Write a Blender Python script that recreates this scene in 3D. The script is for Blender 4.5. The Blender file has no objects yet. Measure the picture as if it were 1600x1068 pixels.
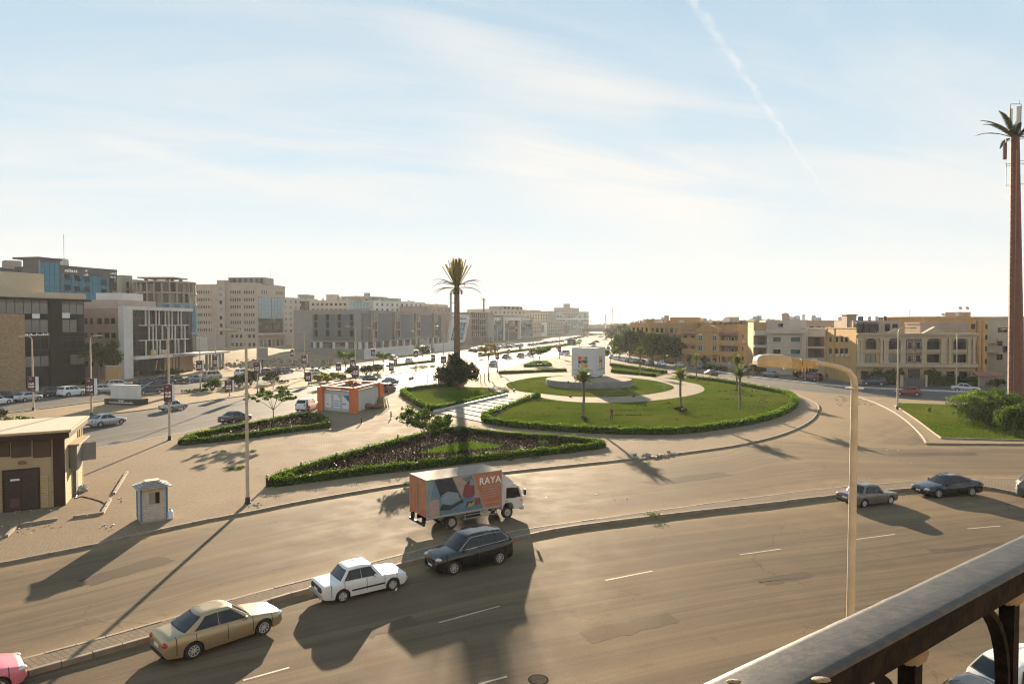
import bpy, bmesh, math, random
import numpy as np
from mathutils import Vector, Matrix
rnd = random.Random(11)
SC = bpy.context.scene
COL = SC.collection
PI = math.pi
# ------------------------------------------------------------------ camera, world, sun, exposure
H, F, TH = 12.5, 1066.7, math.atan(29 / 1066.7)
CT, ST = math.cos(TH), math.sin(TH)
cam_d = bpy.data.cameras.new('camera'); cam = bpy.data.objects.new('camera', cam_d); COL.objects.link(cam)
cam.location = (0, 0, H); cam.rotation_euler = (PI / 2 - TH, 0, 0)
cam_d.sensor_width = 36; cam_d.lens = 24; cam_d.clip_start = 0.05; cam_d.clip_end = 9000
SC.camera = cam
SUN_EL, SUN_AZ = math.radians(12.3), math.atan2(-0.09, 1)     # azimuth measured from +Y towards +X
SC.view_settings.view_transform = 'Standard'; SC.view_settings.look = 'None'
SC.view_settings.gamma = 1; SC.view_settings.use_curve_mapping = False
SC.view_settings.exposure = 1.85
sd = Vector((math.sin(SUN_AZ) * math.cos(SUN_EL), math.cos(SUN_AZ) * math.cos(SUN_EL), math.sin(SUN_EL)))
sl = bpy.data.lights.new('sun', 'SUN'); sl.energy = 5.0; sl.angle = math.radians(0.5); sl.color = (1.0, 0.80, 0.56)
sun = bpy.data.objects.new('sun', sl); COL.objects.link(sun); sun.rotation_euler = sd.to_track_quat('Z', 'Y').to_euler()
sun.location = (0, 0, 80)
W = bpy.data.worlds.new('World'); SC.world = W; W.use_nodes = True

def pixdir(px, py):
    a, b = (px - 800) / F, (534 - py) / F
    return Vector((a, CT + b * ST, -ST + b * CT)).normalized()

def build_world():
    nt = W.node_tree; N = nt.nodes; L = nt.links; N.clear()
    def nd(t, **k):
        n = N.new(t)
        for a, v in k.items(): setattr(n, a, v)
        return n
    def m(op, a, b=None, c=None):
        n = nd('ShaderNodeMath', operation=op)
        for i, v in enumerate((a, b, c)):
            if v is None: continue
            if isinstance(v, (int, float)): n.inputs[i].default_value = v
            else: L.new(v, n.inputs[i])
        return n.outputs[0]
    def rmp(v, a, b, c=0.0, d=1.0, t='SMOOTHSTEP'):
        n = nd('ShaderNodeMapRange', interpolation_type=t)
        L.new(v, n.inputs[0])
        for i, q in enumerate((a, b, c, d)): n.inputs[i + 1].default_value = q
        return n.outputs[0]
    def mix(f, a, b):
        n = nd('ShaderNodeMix', data_type='RGBA')
        for i, v in ((0, f), (6, a), (7, b)):
            if isinstance(v, (tuple, float, int)): n.inputs[i].default_value = v if not isinstance(v, tuple) else v + (1,)
            else: L.new(v, n.inputs[i])
        return n.outputs[2]
    out = nd('ShaderNodeOutputWorld'); bg = nd('ShaderNodeBackground'); L.new(bg.outputs[0], out.inputs[0])
    sky = nd('ShaderNodeTexSky', sky_type='NISHITA', sun_disc=False, sun_elevation=SUN_EL, sun_rotation=SUN_AZ)
    sky.air_density = 1.0; sky.dust_density = 0.0; sky.ozone_density = 2.0; sky.altitude = 100
    sc = nd('ShaderNodeVectorMath', operation='SCALE'); L.new(sky.outputs[0], sc.inputs[0]); sc.inputs[3].default_value = 0.055
    co = nd('ShaderNodeTexCoord'); sep = nd('ShaderNodeSeparateXYZ'); L.new(co.outputs['Generated'], sep.inputs[0])
    x, y, z = sep.outputs
    zz = m('MAXIMUM', z, 0.0)
    # pale high veil: thick towards the horizon, thin overhead, the same all the way round
    base = mix(rmp(zz, 0.03, 0.95, t='LINEAR'), (0.27, 0.318, 0.335), (0.06, 0.145, 0.225))
    c0 = mix(0.86, sc.outputs[0], base)
    hz = m('POWER', m('SUBTRACT', 1.0, zz), 7.0)
    c1 = mix(m('MULTIPLY', hz, 0.93), c0, (0.335, 0.306, 0.284))
    # cirrus on a flat layer high above
    den = m('ADD', zz, 0.12)
    u, v = m('DIVIDE', x, den), m('DIVIDE', y, den)
    cb = nd('ShaderNodeCombineXYZ')
    L.new(m('MULTIPLY', m('ADD', u, m('MULTIPLY', v, 0.35)), 0.55), cb.inputs[0]); L.new(m('MULTIPLY', m('SUBTRACT', v, m('MULTIPLY', u, 0.35)), 1.5), cb.inputs[1])
    n1 = nd('ShaderNodeTexNoise'); L.new(cb.outputs[0], n1.inputs['Vector'])
    n1.inputs['Scale'].default_value = 0.9; n1.inputs['Detail'].default_value = 9; n1.inputs['Roughness'].default_value = 0.6; n1.inputs['Distortion'].default_value = 0.6
    n2 = nd('ShaderNodeTexNoise'); L.new(cb.outputs[0], n2.inputs['Vector']); n2.inputs['Scale'].default_value = 0.35; n2.inputs['Detail'].default_value = 3
    cl = m('MULTIPLY', rmp(n1.outputs[0], 0.36, 0.68), rmp(n2.outputs[0], 0.36, 0.60))
    c2 = mix(m('MULTIPLY', cl, 0.62), c1, (0.345, 0.325, 0.300))
    # one broad thin sheet of cirrus right of centre, one long streak to the left
    def dot(vv):
        n = nd('ShaderNodeVectorMath', operation='DOT_PRODUCT'); L.new(co.outputs['Generated'], n.inputs[0]); n.inputs[1].default_value = vv; return n.outputs['Value']
    for pa, pb, wid, ln, am in (((780, 235), (1120, 330), 0.10, 0.28, 0.75), ((130, 212), (430, 292), 0.016, 0.17, 0.26), ((690, 60), (960, 160), 0.06, 0.25, 0.4)):
        e1, e2 = pixdir(*pa), pixdir(*pb); pn = e1.cross(e2).normalized(); pm = (e1 + e2).normalized(); pl = (e2 - e1).normalized()
        k = m('MULTIPLY', m('SUBTRACT', 1.0, rmp(m('ABSOLUTE', m('ADD', dot(pn), m('MULTIPLY', m('SUBTRACT', n1.outputs[0], 0.5), 0.16 * min(1, wid * 12)))), 0.0, wid)), m('SUBTRACT', 1.0, rmp(m('ABSOLUTE', m('SUBTRACT', dot(pl), pm.dot(pl))), ln * 0.35, ln)))
        c2 = mix(m('MULTIPLY', m('MULTIPLY', k, rmp(n1.outputs[0], 0.25, 0.6, 0.35, 1.0)), m('MULTIPLY', rmp(dot(pm), 0.2, 0.8), am)), c2, (0.36, 0.335, 0.305))
    # vapour trail: a great circle, frayed
    d1, d2 = pixdir(1082, 0), pixdir(1262, 262)
    nn = d1.cross(d2).normalized(); mid = (d1 + d2).normalized(); al = (d1 - d2).normalized()
    def dot(vv):
        n = nd('ShaderNodeVectorMath', operation='DOT_PRODUCT'); L.new(co.outputs['Generated'], n.inputs[0]); n.inputs[1].default_value = vv; return n.outputs['Value']
    n3 = nd('ShaderNodeTexNoise'); L.new(co.outputs['Generated'], n3.inputs['Vector']); n3.inputs['Scale'].default_value = 60; n3.inputs['Detail'].default_value = 6
    wob = m('MULTIPLY', m('SUBTRACT', n3.outputs[0], 0.5), 0.012)
    da = m('ABSOLUTE', m('ADD', dot(nn), wob))
    t = dot(al)
    wd = rmp(t, -0.16, 0.16, 0.003, 0.010, 'LINEAR')
    tr = m('MULTIPLY', m('SUBTRACT', 1.0, rmp(m('DIVIDE', da, wd), 0.1, 1.0)), m('MULTIPLY', rmp(t, -0.26, -0.06), rmp(dot(mid), 0.2, 0.8)))
    c3 = mix(m('MULTIPLY', m('MULTIPLY', tr, rmp(n3.outputs[0], 0.3, 0.6, 0.25, 1.0)), 0.36), c2, (0.36, 0.355, 0.345))
    L.new(c3, bg.inputs[0]); bg.inputs[1].default_value = 0.80
build_world()
SC.render.engine = 'CYCLES'
cy = SC.cycles
cy.max_bounces = 5; cy.diffuse_bounces = 2; cy.glossy_bounces = 3; cy.transmission_bounces = 3; cy.volume_bounces = 0; cy.transparent_max_bounces = 6
cy.filter_width = 1.1; cy.use_denoising = True; cy.sample_clamp_indirect = 4.0; cy.caustics_reflective = False; cy.caustics_refractive = False
try: cy.use_light_tree = False
except Exception: pass

# ------------------------------------------------------------------ measuring the photograph: pixel -> ground point
def G(px, py, z=0.0):
    d = pixdir(px, py); t = (z - H) / d.z
    return Vector((d.x * t, d.y * t, z))
def PZ(px, Z): return Vector(((px - 800) / F * Z, Z, 0.0))
def zt(P, py):
    k = (534 - py) / F
    return H + P[1] * (k * CT - ST) / (CT + k * ST)
def L2(pts, z=0.0): return [G(a, b, z) for a, b in pts]
def smooth(pts, n=4, closed=False):
    out = []; N = len(pts)
    rng = range(N if closed else N - 1)
    for i in rng:
        if closed: p0, p1, p2, p3 = (pts[(i + k - 1) % N] for k in range(4))
        else: p0, p1, p2, p3 = pts[max(i - 1, 0)], pts[i], pts[i + 1], pts[min(i + 2, N - 1)]
        for k in range(n):
            t = k / n
            out.append(0.5 * ((2 * p1) + (p2 - p0) * t + (2 * p0 - 5 * p1 + 4 * p2 - p3) * t * t + (3 * p1 - p0 - 3 * p2 + p3) * t ** 3))
    if not closed: out.append(pts[-1].copy())
    return out
def resample(pts, step):
    d = [0.0]
    for a, b in zip(pts, pts[1:]): d.append(d[-1] + (b - a).length)
    n = max(1, round(d[-1] / step)); out = []; j = 0
    for i in range(n + 1):
        s = d[-1] * i / n
        while j < len(pts) - 2 and d[j + 1] < s: j += 1
        f = (s - d[j]) / max(d[j + 1] - d[j], 1e-9)
        out.append(pts[j].lerp(pts[j + 1], min(max(f, 0), 1)))
    return out
def offset(pts, dist):
    out = []
    for i, p in enumerate(pts):
        a = pts[max(i - 1, 0)]; b = pts[min(i + 1, len(pts) - 1)]
        t = (b - a); t.z = 0; t.normalize(); out.append(p + Vector((-t.y, t.x, 0)) * dist)
    return out

# ------------------------------------------------------------------ objects, tags, meshes
KIDS = {}
def link(o, parent=None):
    COL.objects.link(o)
    if parent is not None:
        o.parent = parent; KIDS.setdefault(parent, []).append(o)
    return o
def tag(o, label=None, cat=None, group=None, kind=None):
    if label: o['label'] = label
    if cat: o['category'] = cat
    if group: o['group'] = group
    if kind: o['kind'] = kind
    return o
def thing(name, label, cat, loc=(0, 0, 0), rz=0.0, group=None):
    o = bpy.data.objects.new(name, None); o.location = loc; o.rotation_euler = (0, 0, rz); o.empty_display_size = 0.2
    return tag(link(o), label, cat, group)
def copy_tree(o, parent=None):
    c = o.copy(); link(c, parent)
    for ch in KIDS.get(o, ()): copy_tree(ch, c)
    return c
def place(o, loc, rz=None, label=None, group=None, scale=None):
    o.location = loc
    if rz is not None: o.rotation_euler = (0, 0, rz)
    if label: o['label'] = label
    if group: o['group'] = group
    if scale is not None: o.scale = (scale,) * 3 if isinstance(scale, (int, float)) else scale
    return o
def mobj(name, me, parent=None, loc=(0, 0, 0), rz=0.0):
    o = bpy.data.objects.new(name, me); o.location = loc; o.rotation_euler = (0, 0, rz)
    return link(o, parent)
class MB:
    def __init__(s): s.v = []; s.f = []; s.m = []; s.uv = None
    def add(s, vs, fs, m=0):
        b = len(s.v); s.v += [tuple(p) for p in vs]; s.f += [tuple(b + i for i in f) for f in fs]; s.m += [m] * len(fs); return s
    def box(s, x0, x1, y0, y1, z0, z1, m=0, M=None):
        vs = [Vector((x, y, z)) for z in (z0, z1) for y in (y0, y1) for x in (x0, x1)]
        if M is not None: vs = [M @ p for p in vs]
        return s.add(vs, [(0, 2, 3, 1), (4, 5, 7, 6), (0, 1, 5, 4), (2, 6, 7, 3), (0, 4, 6, 2), (1, 3, 7, 5)], m)
    def cbox(s, c, d, m=0, M=None): return s.box(c[0] - d[0] / 2, c[0] + d[0] / 2, c[1] - d[1] / 2, c[1] + d[1] / 2, c[2] - d[2] / 2, c[2] + d[2] / 2, m, M)
    def bar(s, a, b, w, h=None, m=0):
        a = Vector(a); b = Vector(b); h = h or w; t = (b - a); ln = t.length
        q = t.to_track_quat('X', 'Z').to_matrix().to_4x4(); q.translation = a
        return s.box(0, ln, -w / 2, w / 2, -h / 2, h / 2, m, q)
    def prism(s, pts, z0, z1, m=0, mt=None):
        n = len(pts); A = sum(pts[i][0] * pts[(i + 1) % n][1] - pts[(i + 1) % n][0] * pts[i][1] for i in range(n))
        if A < 0: pts = pts[::-1]
        vs = [(p[0], p[1], z0) for p in pts] + [(p[0], p[1], z1) for p in pts]
        s.add(vs, [(i, (i + 1) % n, n + (i + 1) % n, n + i) for i in range(n)] + [tuple(range(n - 1, -1, -1))], m)
        b = len(s.v) - n
        s.f.append(tuple(range(b, b + n))); s.m.append(m if mt is None else mt); return s
    def tube(s, pts, rs, n=8, m=0, cap=True):
        pts = [Vector(p) for p in pts]
        if isinstance(rs, (int, float)): rs = [rs] * len(pts)
        vs = []; ref = None
        for i, p in enumerate(pts):
            t = (pts[min(i + 1, len(pts) - 1)] - pts[max(i - 1, 0)]).normalized()
            if ref is None: ref = Vector((1, 0, 0)) if abs(t.x) < 0.9 else Vector((0, 1, 0))
            a = (ref - t * ref.dot(t)).normalized(); ref = a; b = t.cross(a)
            for k in range(n):
                an = 2 * PI * k / n; vs.append(p + (a * math.cos(an) + b * math.sin(an)) * rs[i])
        fs = [(i * n + k, i * n + (k + 1) % n, (i + 1) * n + (k + 1) % n, (i + 1) * n + k) for i in range(len(pts) - 1) for k in range(n)]
        if cap: fs += [tuple(range(n - 1, -1, -1)), tuple(range((len(pts) - 1) * n, len(pts) * n))]
        return s.add(vs, fs, m)
    def lathe(s, prof, n=12, m=0, M=None, cap=True):
        vs = [Vector((r * math.cos(2 * PI * k / n), r * math.sin(2 * PI * k / n), z)) for r, z in prof for k in range(n)]
        if M is not None: vs = [M @ p for p in vs]
        fs = [(i * n + k, i * n + (k + 1) % n, (i + 1) * n + (k + 1) % n, (i + 1) * n + k) for i in range(len(prof) - 1) for k in range(n)]
        if cap: fs += [tuple(range(n - 1, -1, -1)), tuple(range((len(prof) - 1) * n, len(prof) * n))]
        return s.add(vs, fs, m)
    def ell(s, c, r, m=0, n=10, k=6, M=None):
        prof = [(math.sin(PI * i / k), -math.cos(PI * i / k)) for i in range(k + 1)]
        prof[0] = (0.02, -1); prof[-1] = (0.02, 1)
        Q = Matrix.Translation(Vector(c)) @ Matrix.Diagonal((r[0], r[1], r[2], 1))
        return s.lathe(prof, n, m, Q if M is None else M @ Q)
    def grid(s, rows, m=0):
        nr, nc = len(rows), len(rows[0])
        return s.add([p for r in rows for p in r], [(i * nc + j, i * nc + j + 1, (i + 1) * nc + j + 1, (i + 1) * nc + j) for i in range(nr - 1) for j in range(nc - 1)], m)
    def mesh(s, name, mats, smooth=None):
        me = bpy.data.meshes.new(name); me.from_pydata(s.v, [], s.f)
        for x in (mats if isinstance(mats, (list, tuple)) else [mats]): me.materials.append(x)
        if len(me.materials) > 1: me.polygons.foreach_set('material_index', s.m)
        if smooth is not None:
            me.shade_smooth()
            if smooth < 180: me.set_sharp_from_angle(angle=math.radians(smooth))
        me.update(); return me
    def obj(s, name, mats, parent=None, loc=(0, 0, 0), rz=0.0, smooth=None): return mobj(name, s.mesh(name, mats, smooth), parent, loc, rz)

# ------------------------------------------------------------------ materials
MATS = {}
def mat(name, col, rough=0.7, metal=0.0, var=0.12, scale=3.0, bump=0.0, bscale=30.0, dirt=None, dscale=0.6, damt=0.4, coat=0.0, spec=0.5, world=False):
    if name in MATS: return MATS[name]
    M = bpy.data.materials.new(name); M.use_nodes = True; nt = M.node_tree; N = nt.nodes; L = nt.links
    b = N['Principled BSDF']; b.inputs['Roughness'].default_value = rough; b.inputs['Metallic'].default_value = metal
    b.inputs['Specular IOR Level'].default_value = spec; b.inputs['Coat Weight'].default_value = coat; b.inputs['Coat Roughness'].default_value = 0.06
    c = N.new('ShaderNodeTexCoord'); vec = c.outputs['Object']
    if world: vec = N.new('ShaderNodeNewGeometry').outputs['Position']
    n = N.new('ShaderNodeTexNoise'); n.inputs['Scale'].default_value = scale; n.inputs['Detail'].default_value = 5; L.new(vec, n.inputs['Vector'])
    r = N.new('ShaderNodeMapRange'); L.new(n.outputs[0], r.inputs[0]); r.inputs[1].default_value = 0.3; r.inputs[2].default_value = 0.7
    mx = N.new('ShaderNodeMix'); mx.data_type = 'RGBA'; L.new(r.outputs[0], mx.inputs[0])
    mx.inputs[6].default_value = tuple(q * (1 - var) for q in col) + (1,); mx.inputs[7].default_value = tuple(min(1, q * (1 + var)) for q in col) + (1,)
    o = mx.outputs[2]
    if dirt:
        n2 = N.new('ShaderNodeTexNoise'); n2.inputs['Scale'].default_value = dscale; n2.inputs['Detail'].default_value = 8; n2.inputs['Roughness'].default_value = 0.65; L.new(vec, n2.inputs['Vector'])
        r2 = N.new('ShaderNodeMapRange'); L.new(n2.outputs[0], r2.inputs[0]); r2.inputs[1].default_value = 0.45; r2.inputs[2].default_value = 0.75; r2.inputs[4].default_value = damt
        m2 = N.new('ShaderNodeMix'); m2.data_type = 'RGBA'; L.new(r2.outputs[0], m2.inputs[0]); L.new(o, m2.inputs[6]); m2.inputs[7].default_value = dirt + (1,); o = m2.outputs[2]
    L.new(o, b.inputs['Base Color'])
    if bump:
        n3 = N.new('ShaderNodeTexNoise'); n3.inputs['Scale'].default_value = bscale; n3.inputs['Detail'].default_value = 4; L.new(vec, n3.inputs['Vector'])
        bp = N.new('ShaderNodeBump'); bp.inputs['Strength'].default_value = bump; bp.inputs['Distance'].default_value = 0.02; L.new(n3.outputs[0], bp.inputs['Height']); L.new(bp.outputs[0], b.inputs['Normal'])
    MATS[name] = M; return M
def leafmat(name, c1, c2, trans=0.35, rough=0.5):
    if name in MATS: return MATS[name]
    M = bpy.data.materials.new(name); M.use_nodes = True; nt = M.node_tree; N = nt.nodes; L = nt.links
    b = N['Principled BSDF']; b.inputs['Roughness'].default_value = rough; b.inputs['Specular IOR Level'].default_value = 0.04
    g = N.new('ShaderNodeNewGeometry'); mx = N.new('ShaderNodeMix'); mx.data_type = 'RGBA'
    L.new(g.outputs['Random Per Island'], mx.inputs[0]); mx.inputs[6].default_value = c1 + (1,); mx.inputs[7].default_value = c2 + (1,)
    L.new(mx.outputs[2], b.inputs['Base Color'])
    t = N.new('ShaderNodeBsdfTranslucent'); hs = N.new('ShaderNodeHueSaturation'); hs.inputs['Value'].default_value = 1.8; hs.inputs['Saturation'].default_value = 1.1
    L.new(mx.outputs[2], hs.inputs['Color']); L.new(hs.outputs[0], t.inputs[0])
    s = N.new('ShaderNodeMixShader'); s.inputs[0].default_value = trans; L.new(b.outputs[0], s.inputs[1]); L.new(t.outputs[0], s.inputs[2])
    L.new(s.outputs[0], N['Material Output'].inputs[0]); MATS[name] = M; return M
def glassmat(name, col, rough=0.06, spec=0.8, metal=0.0):
    return mat(name, col, rough, metal, var=0.25, scale=0.35, spec=spec)
def ground_mat(name, c1, c2, c3, kind='asphalt', rough=0.8, joints=None, spec=0.055):
    """large outdoor surfaces: two-scale mottling, grain, drifts of dust; roads also get lengthwise streaks from their UVs (u metres along, v 0..1 across)"""
    M = bpy.data.materials.new(name); M.use_nodes = True; nt = M.node_tree; N = nt.nodes; L = nt.links
    b = N['Principled BSDF']; b.inputs['Specular IOR Level'].default_value = spec
    P = N.new('ShaderNodeNewGeometry').outputs['Position']
    def noise(sc, det=5, ro=0.55, vec=P, dist=0.0):
        n = N.new('ShaderNodeTexNoise'); n.inputs['Scale'].default_value = sc; n.inputs['Detail'].default_value = det; n.inputs['Roughness'].default_value = ro; n.inputs['Distortion'].default_value = dist
        L.new(vec, n.inputs['Vector']); return n.outputs[0]
    def rmp(v, a, bb, c=0.0, d=1.0):
        n = N.new('ShaderNodeMapRange'); L.new(v, n.inputs[0])
        for i, q in enumerate((a, bb, c, d)): n.inputs[i + 1].default_value = q
        return n.outputs[0]
    def mth(op, a, bb):
        n = N.new('ShaderNodeMath'); n.operation = op; n.use_clamp = op in ('ADD',)
        for i, v in enumerate((a, bb)):
            if isinstance(v, (int, float)): n.inputs[i].default_value = v
            else: L.new(v, n.inputs[i])
        return n.outputs[0]
    def mix(f, a, bb, bl='MIX'):
        n = N.new('ShaderNodeMix'); n.data_type = 'RGBA'; n.blend_type = bl
        for i, v in ((0, f), (6, a), (7, bb)):
            if isinstance(v, tuple): n.inputs[i].default_value = v + (1,)
            elif isinstance(v, (int, float)): n.inputs[i].default_value = v
            else: L.new(v, n.inputs[i])
        return n.outputs[2]
    big = noise(0.05, 4); med = noise(0.45, 6, 0.6); fine = noise(9.0, 3, 0.7)
    col = mix(rmp(med, 0.3, 0.7), c1, c2)
    dust = rmp(big, 0.42, 0.68)
    if kind == 'asphalt':
        uv = N.new('ShaderNodeUVMap'); uv.uv_map = 'UVMap'; sp = N.new('ShaderNodeSeparateXYZ'); L.new(uv.outputs[0], sp.inputs[0])
        cb = N.new('ShaderNodeCombineXYZ'); L.new(mth('MULTIPLY', sp.outputs[0], 0.025), cb.inputs[0]); L.new(mth('MULTIPLY', sp.outputs[1], 16.0), cb.inputs[1])
        st = noise(1.0, 7, 0.62, cb.outputs[0], 0.3)
        cb2 = N.new('ShaderNodeCombineXYZ'); L.new(mth('MULTIPLY', sp.outputs[0], 0.05), cb2.inputs[0]); L.new(mth('MULTIPLY', sp.outputs[1], 70.0), cb2.inputs[1])
        st2 = noise(1.0, 4, 0.6, cb2.outputs[0], 0.2)
        edge = mth('ABSOLUTE', mth('SUBTRACT', sp.outputs[1], 0.5), 0.0)
        e = rmp(mth('ADD', edge, mth('MULTIPLY', mth('SUBTRACT', med, 0.5), 0.22)), 0.34, 0.5)
        dust = mth('ADD', mth('MULTIPLY', dust, 0.35), mth('ADD', mth('MULTIPLY', rmp(st, 0.47, 0.68), 0.5), mth('MULTIPLY', e, 0.75)))
        col = mix(rmp(st2, 0.42, 0.66, 0.0, 0.55), col, tuple(q * 0.72 for q in c1))
        crk = N.new('ShaderNodeTexVoronoi'); crk.feature = 'DISTANCE_TO_EDGE'; crk.inputs['Scale'].default_value = 0.13
        wv = N.new('ShaderNodeVectorMath'); wv.operation = 'ADD'; nv = N.new('ShaderNodeTexNoise'); nv.inputs['Scale'].default_value = 0.6; nv.inputs['Detail'].default_value = 4; L.new(P, nv.inputs['Vector'])
        sc = N.new('ShaderNodeVectorMath'); sc.operation = 'SCALE'; sc.inputs[3].default_value = 2.5; L.new(nv.outputs['Color'], sc.inputs[0]); L.new(P, wv.inputs[0]); L.new(sc.outputs[0], wv.inputs[1]); L.new(wv.outputs[0], crk.inputs['Vector'])
        ck = mth('MULTIPLY', rmp(crk.outputs['Distance'], 0.0, 0.006, 0.65, 0.0), rmp(noise(0.09, 2), 0.5, 0.6))
    col = mix(mth('MULTIPLY', dust, 0.85), col, c3)
    col = mix(rmp(fine, 0.3, 0.7, 0.0, 0.3), col, tuple(q * 0.55 for q in c1))
    if kind == 'asphalt': col = mix(ck, col, (0.03, 0.027, 0.024))
    stain = rmp(noise(0.7, 3, 0.5), 0.66, 0.74, 0.0, 0.35)
    col = mix(stain, col, tuple(q * 0.5 for q in c1))
    h = fine
    if joints:
        tx, ty, ang = joints
        mp = N.new('ShaderNodeMapping'); mp.inputs['Rotation'].default_value = (0, 0, ang); L.new(P, mp.inputs['Vector'])
        br = N.new('ShaderNodeTexBrick'); L.new(mp.outputs[0], br.inputs['Vector']); br.inputs['Scale'].default_value = 1.0
        br.inputs['Brick Width'].default_value = tx; br.inputs['Row Height'].default_value = ty; br.inputs['Mortar Size'].default_value = 0.014; br.inputs['Mortar Smooth'].default_value = 0.3
        br.inputs['Color1'].default_value = (1, 1, 1, 1); br.inputs['Color2'].default_value = (0.84, 0.83, 0.82, 1); br.inputs['Mortar'].default_value = (0.5, 0.48, 0.45, 1)
        col = mix(1.0, col, br.outputs[0], 'MULTIPLY')
        h = mth('ADD', mth('MULTIPLY', br.outputs['Fac'], -0.7), mth('MULTIPLY', fine, 0.3))
    L.new(col, b.inputs['Base Color'])
    L.new(rmp(med, 0.3, 0.7, rough - 0.06, rough + 0.1), b.inputs['Roughness'])
    bp = N.new('ShaderNodeBump'); bp.inputs['Strength'].default_value = 0.35; bp.inputs['Distance'].default_value = 0.012; L.new(h, bp.inputs['Height']); L.new(bp.outputs[0], b.inputs['Normal'])
    MATS[name] = M; return M
ASPH = ground_mat('asphalt', (0.102, 0.075, 0.050), (0.145, 0.107, 0.071), (0.27, 0.187, 0.102))
ASPH2 = ground_mat('asphalt_dusty', (0.12, 0.089, 0.060), (0.165, 0.123, 0.081), (0.285, 0.20, 0.112))
ASPHG = ground_mat('asphalt_grey', (0.085, 0.08, 0.076), (0.115, 0.108, 0.10), (0.21, 0.18, 0.145), rough=0.7, spec=0.055)
SAND = ground_mat('sand', (0.23, 0.165, 0.095), (0.30, 0.215, 0.13), (0.36, 0.27, 0.17), 'sand', 0.85)
PAVE = ground_mat('block_paving', (0.235, 0.176, 0.120), (0.285, 0.216, 0.148), (0.35, 0.257, 0.162), 'sand', 0.9, (0.22, 0.11, 0.5))
PAVE2 = ground_mat('median_paving', (0.185, 0.145, 0.105), (0.235, 0.185, 0.135), (0.28, 0.215, 0.14), 'sand', 0.9, (0.4, 0.2, 0.6))
PALEP = ground_mat('pale_paving', (0.28, 0.225, 0.16), (0.33, 0.265, 0.19), (0.36, 0.285, 0.195), 'sand', 0.9, (0.5, 0.5, 0.3))
GRASS = ground_mat('lawn_turf', (0.040, 0.070, 0.006), (0.068, 0.100, 0.010), (0.125, 0.122, 0.022), 'sand', 1.0, spec=0.0)
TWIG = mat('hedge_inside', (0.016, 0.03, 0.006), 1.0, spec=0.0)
SOIL = ground_mat('bed_soil', (0.035, 0.027, 0.017), (0.055, 0.04, 0.025), (0.075, 0.056, 0.034), 'sand', 0.9)
KERB = mat('kerb_concrete', (0.25, 0.195, 0.14), 0.85, var=0.2, scale=1.6, bump=0.3, bscale=12, dirt=(0.13, 0.10, 0.075), dscale=1.1, damt=0.6, world=True)
CONC = mat('concrete', (0.34, 0.31, 0.27), 0.85, var=0.12, bump=0.2, dirt=(0.2, 0.17, 0.14), dscale=0.5)
PAINTL = mat('road_paint', (0.36, 0.31, 0.25), 0.7, var=0.2, scale=2.5, dirt=(0.22, 0.18, 0.13), dscale=2.2, damt=0.9, world=True)
BLACK = mat('black_plastic', (0.012, 0.012, 0.013), 0.5)
RUBBER = mat('tyre_rubber', (0.016, 0.015, 0.015), 0.8, dirt=(0.08, 0.065, 0.05), dscale=5, damt=0.35)
ALLOY = mat('wheel_alloy', (0.48, 0.47, 0.45), 0.4, 0.4)
CHROME = mat('chrome', (0.7, 0.7, 0.7), 0.15, 1.0)
CARGL = mat('car_glass', (0.008, 0.010, 0.011), 0.05, spec=0.45, var=0.2)
LAMPG = mat('headlight_glass', (0.55, 0.55, 0.53), 0.1, 0.2, spec=0.8)
REDL = mat('tail_light_red', (0.30, 0.012, 0.012), 0.2, spec=0.7)
WHITE = mat('white_paint', (0.72, 0.71, 0.69), 0.5, var=0.05, dirt=(0.45, 0.40, 0.34), damt=0.35)
LGREY = mat('pale_grey_paint', (0.5, 0.49, 0.47), 0.6, var=0.06, dirt=(0.3, 0.27, 0.23), damt=0.4)
STEEL = mat('galvanised_steel', (0.42, 0.40, 0.37), 0.5, 0.3, dirt=(0.25, 0.2, 0.14), dscale=2.0)
CREAMP = mat('cream_pole_paint', (0.46, 0.385, 0.275), 0.5, var=0.1, scale=6, dirt=(0.30, 0.22, 0.13), dscale=3.5, damt=0.5)
DARKM = mat('dark_metal', (0.03, 0.028, 0.027), 0.5, 0.3)
MAROON = mat('maroon_banner', (0.075, 0.012, 0.018), 0.5, var=0.08)
LETTER = mat('white_lettering', (0.75, 0.73, 0.71), 0.5, var=0.02)
ORANGE = mat('orange_paint', (0.62, 0.135, 0.03), 0.6, var=0.08, dirt=(0.4, 0.2, 0.1), damt=0.3)
BARK = mat('bark', (0.13, 0.095, 0.065), 0.9, var=0.3, scale=8, bump=0.5, bscale=20)
PALMB = mat('palm_bark', (0.16, 0.115, 0.075), 0.9, var=0.35, scale=6, bump=0.6, bscale=14)
LEAFD = leafmat('leaf_dark', (0.012, 0.026, 0.006), (0.032, 0.056, 0.011), 0.22)
LEAFM = leafmat('leaf_mid', (0.026, 0.055, 0.007), (0.068, 0.108, 0.016), 0.32)
LEAFL = leafmat('leaf_light', (0.07, 0.115, 0.014), (0.15, 0.20, 0.03), 0.4)
LEAFY = leafmat('leaf_yellow', (0.14, 0.15, 0.012), (0.26, 0.25, 0.03), 0.4)
HEDGL = leafmat('hedge_leaf', (0.034, 0.075, 0.006), (0.085, 0.14, 0.014), 0.42)
PURPL = leafmat('purple_leaf', (0.014, 0.006, 0.006), (0.030, 0.022, 0.010), 0.06)
PALML = leafmat('palm_leaf', (0.06, 0.085, 0.022), (0.13, 0.15, 0.045), 0.35)
OLIVE = leafmat('olive_blade', (0.10, 0.085, 0.025), (0.17, 0.14, 0.05), 0.25)
GRASSB = leafmat('grass_blade', (0.05, 0.085, 0.007), (0.12, 0.145, 0.02), 0.3)

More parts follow.
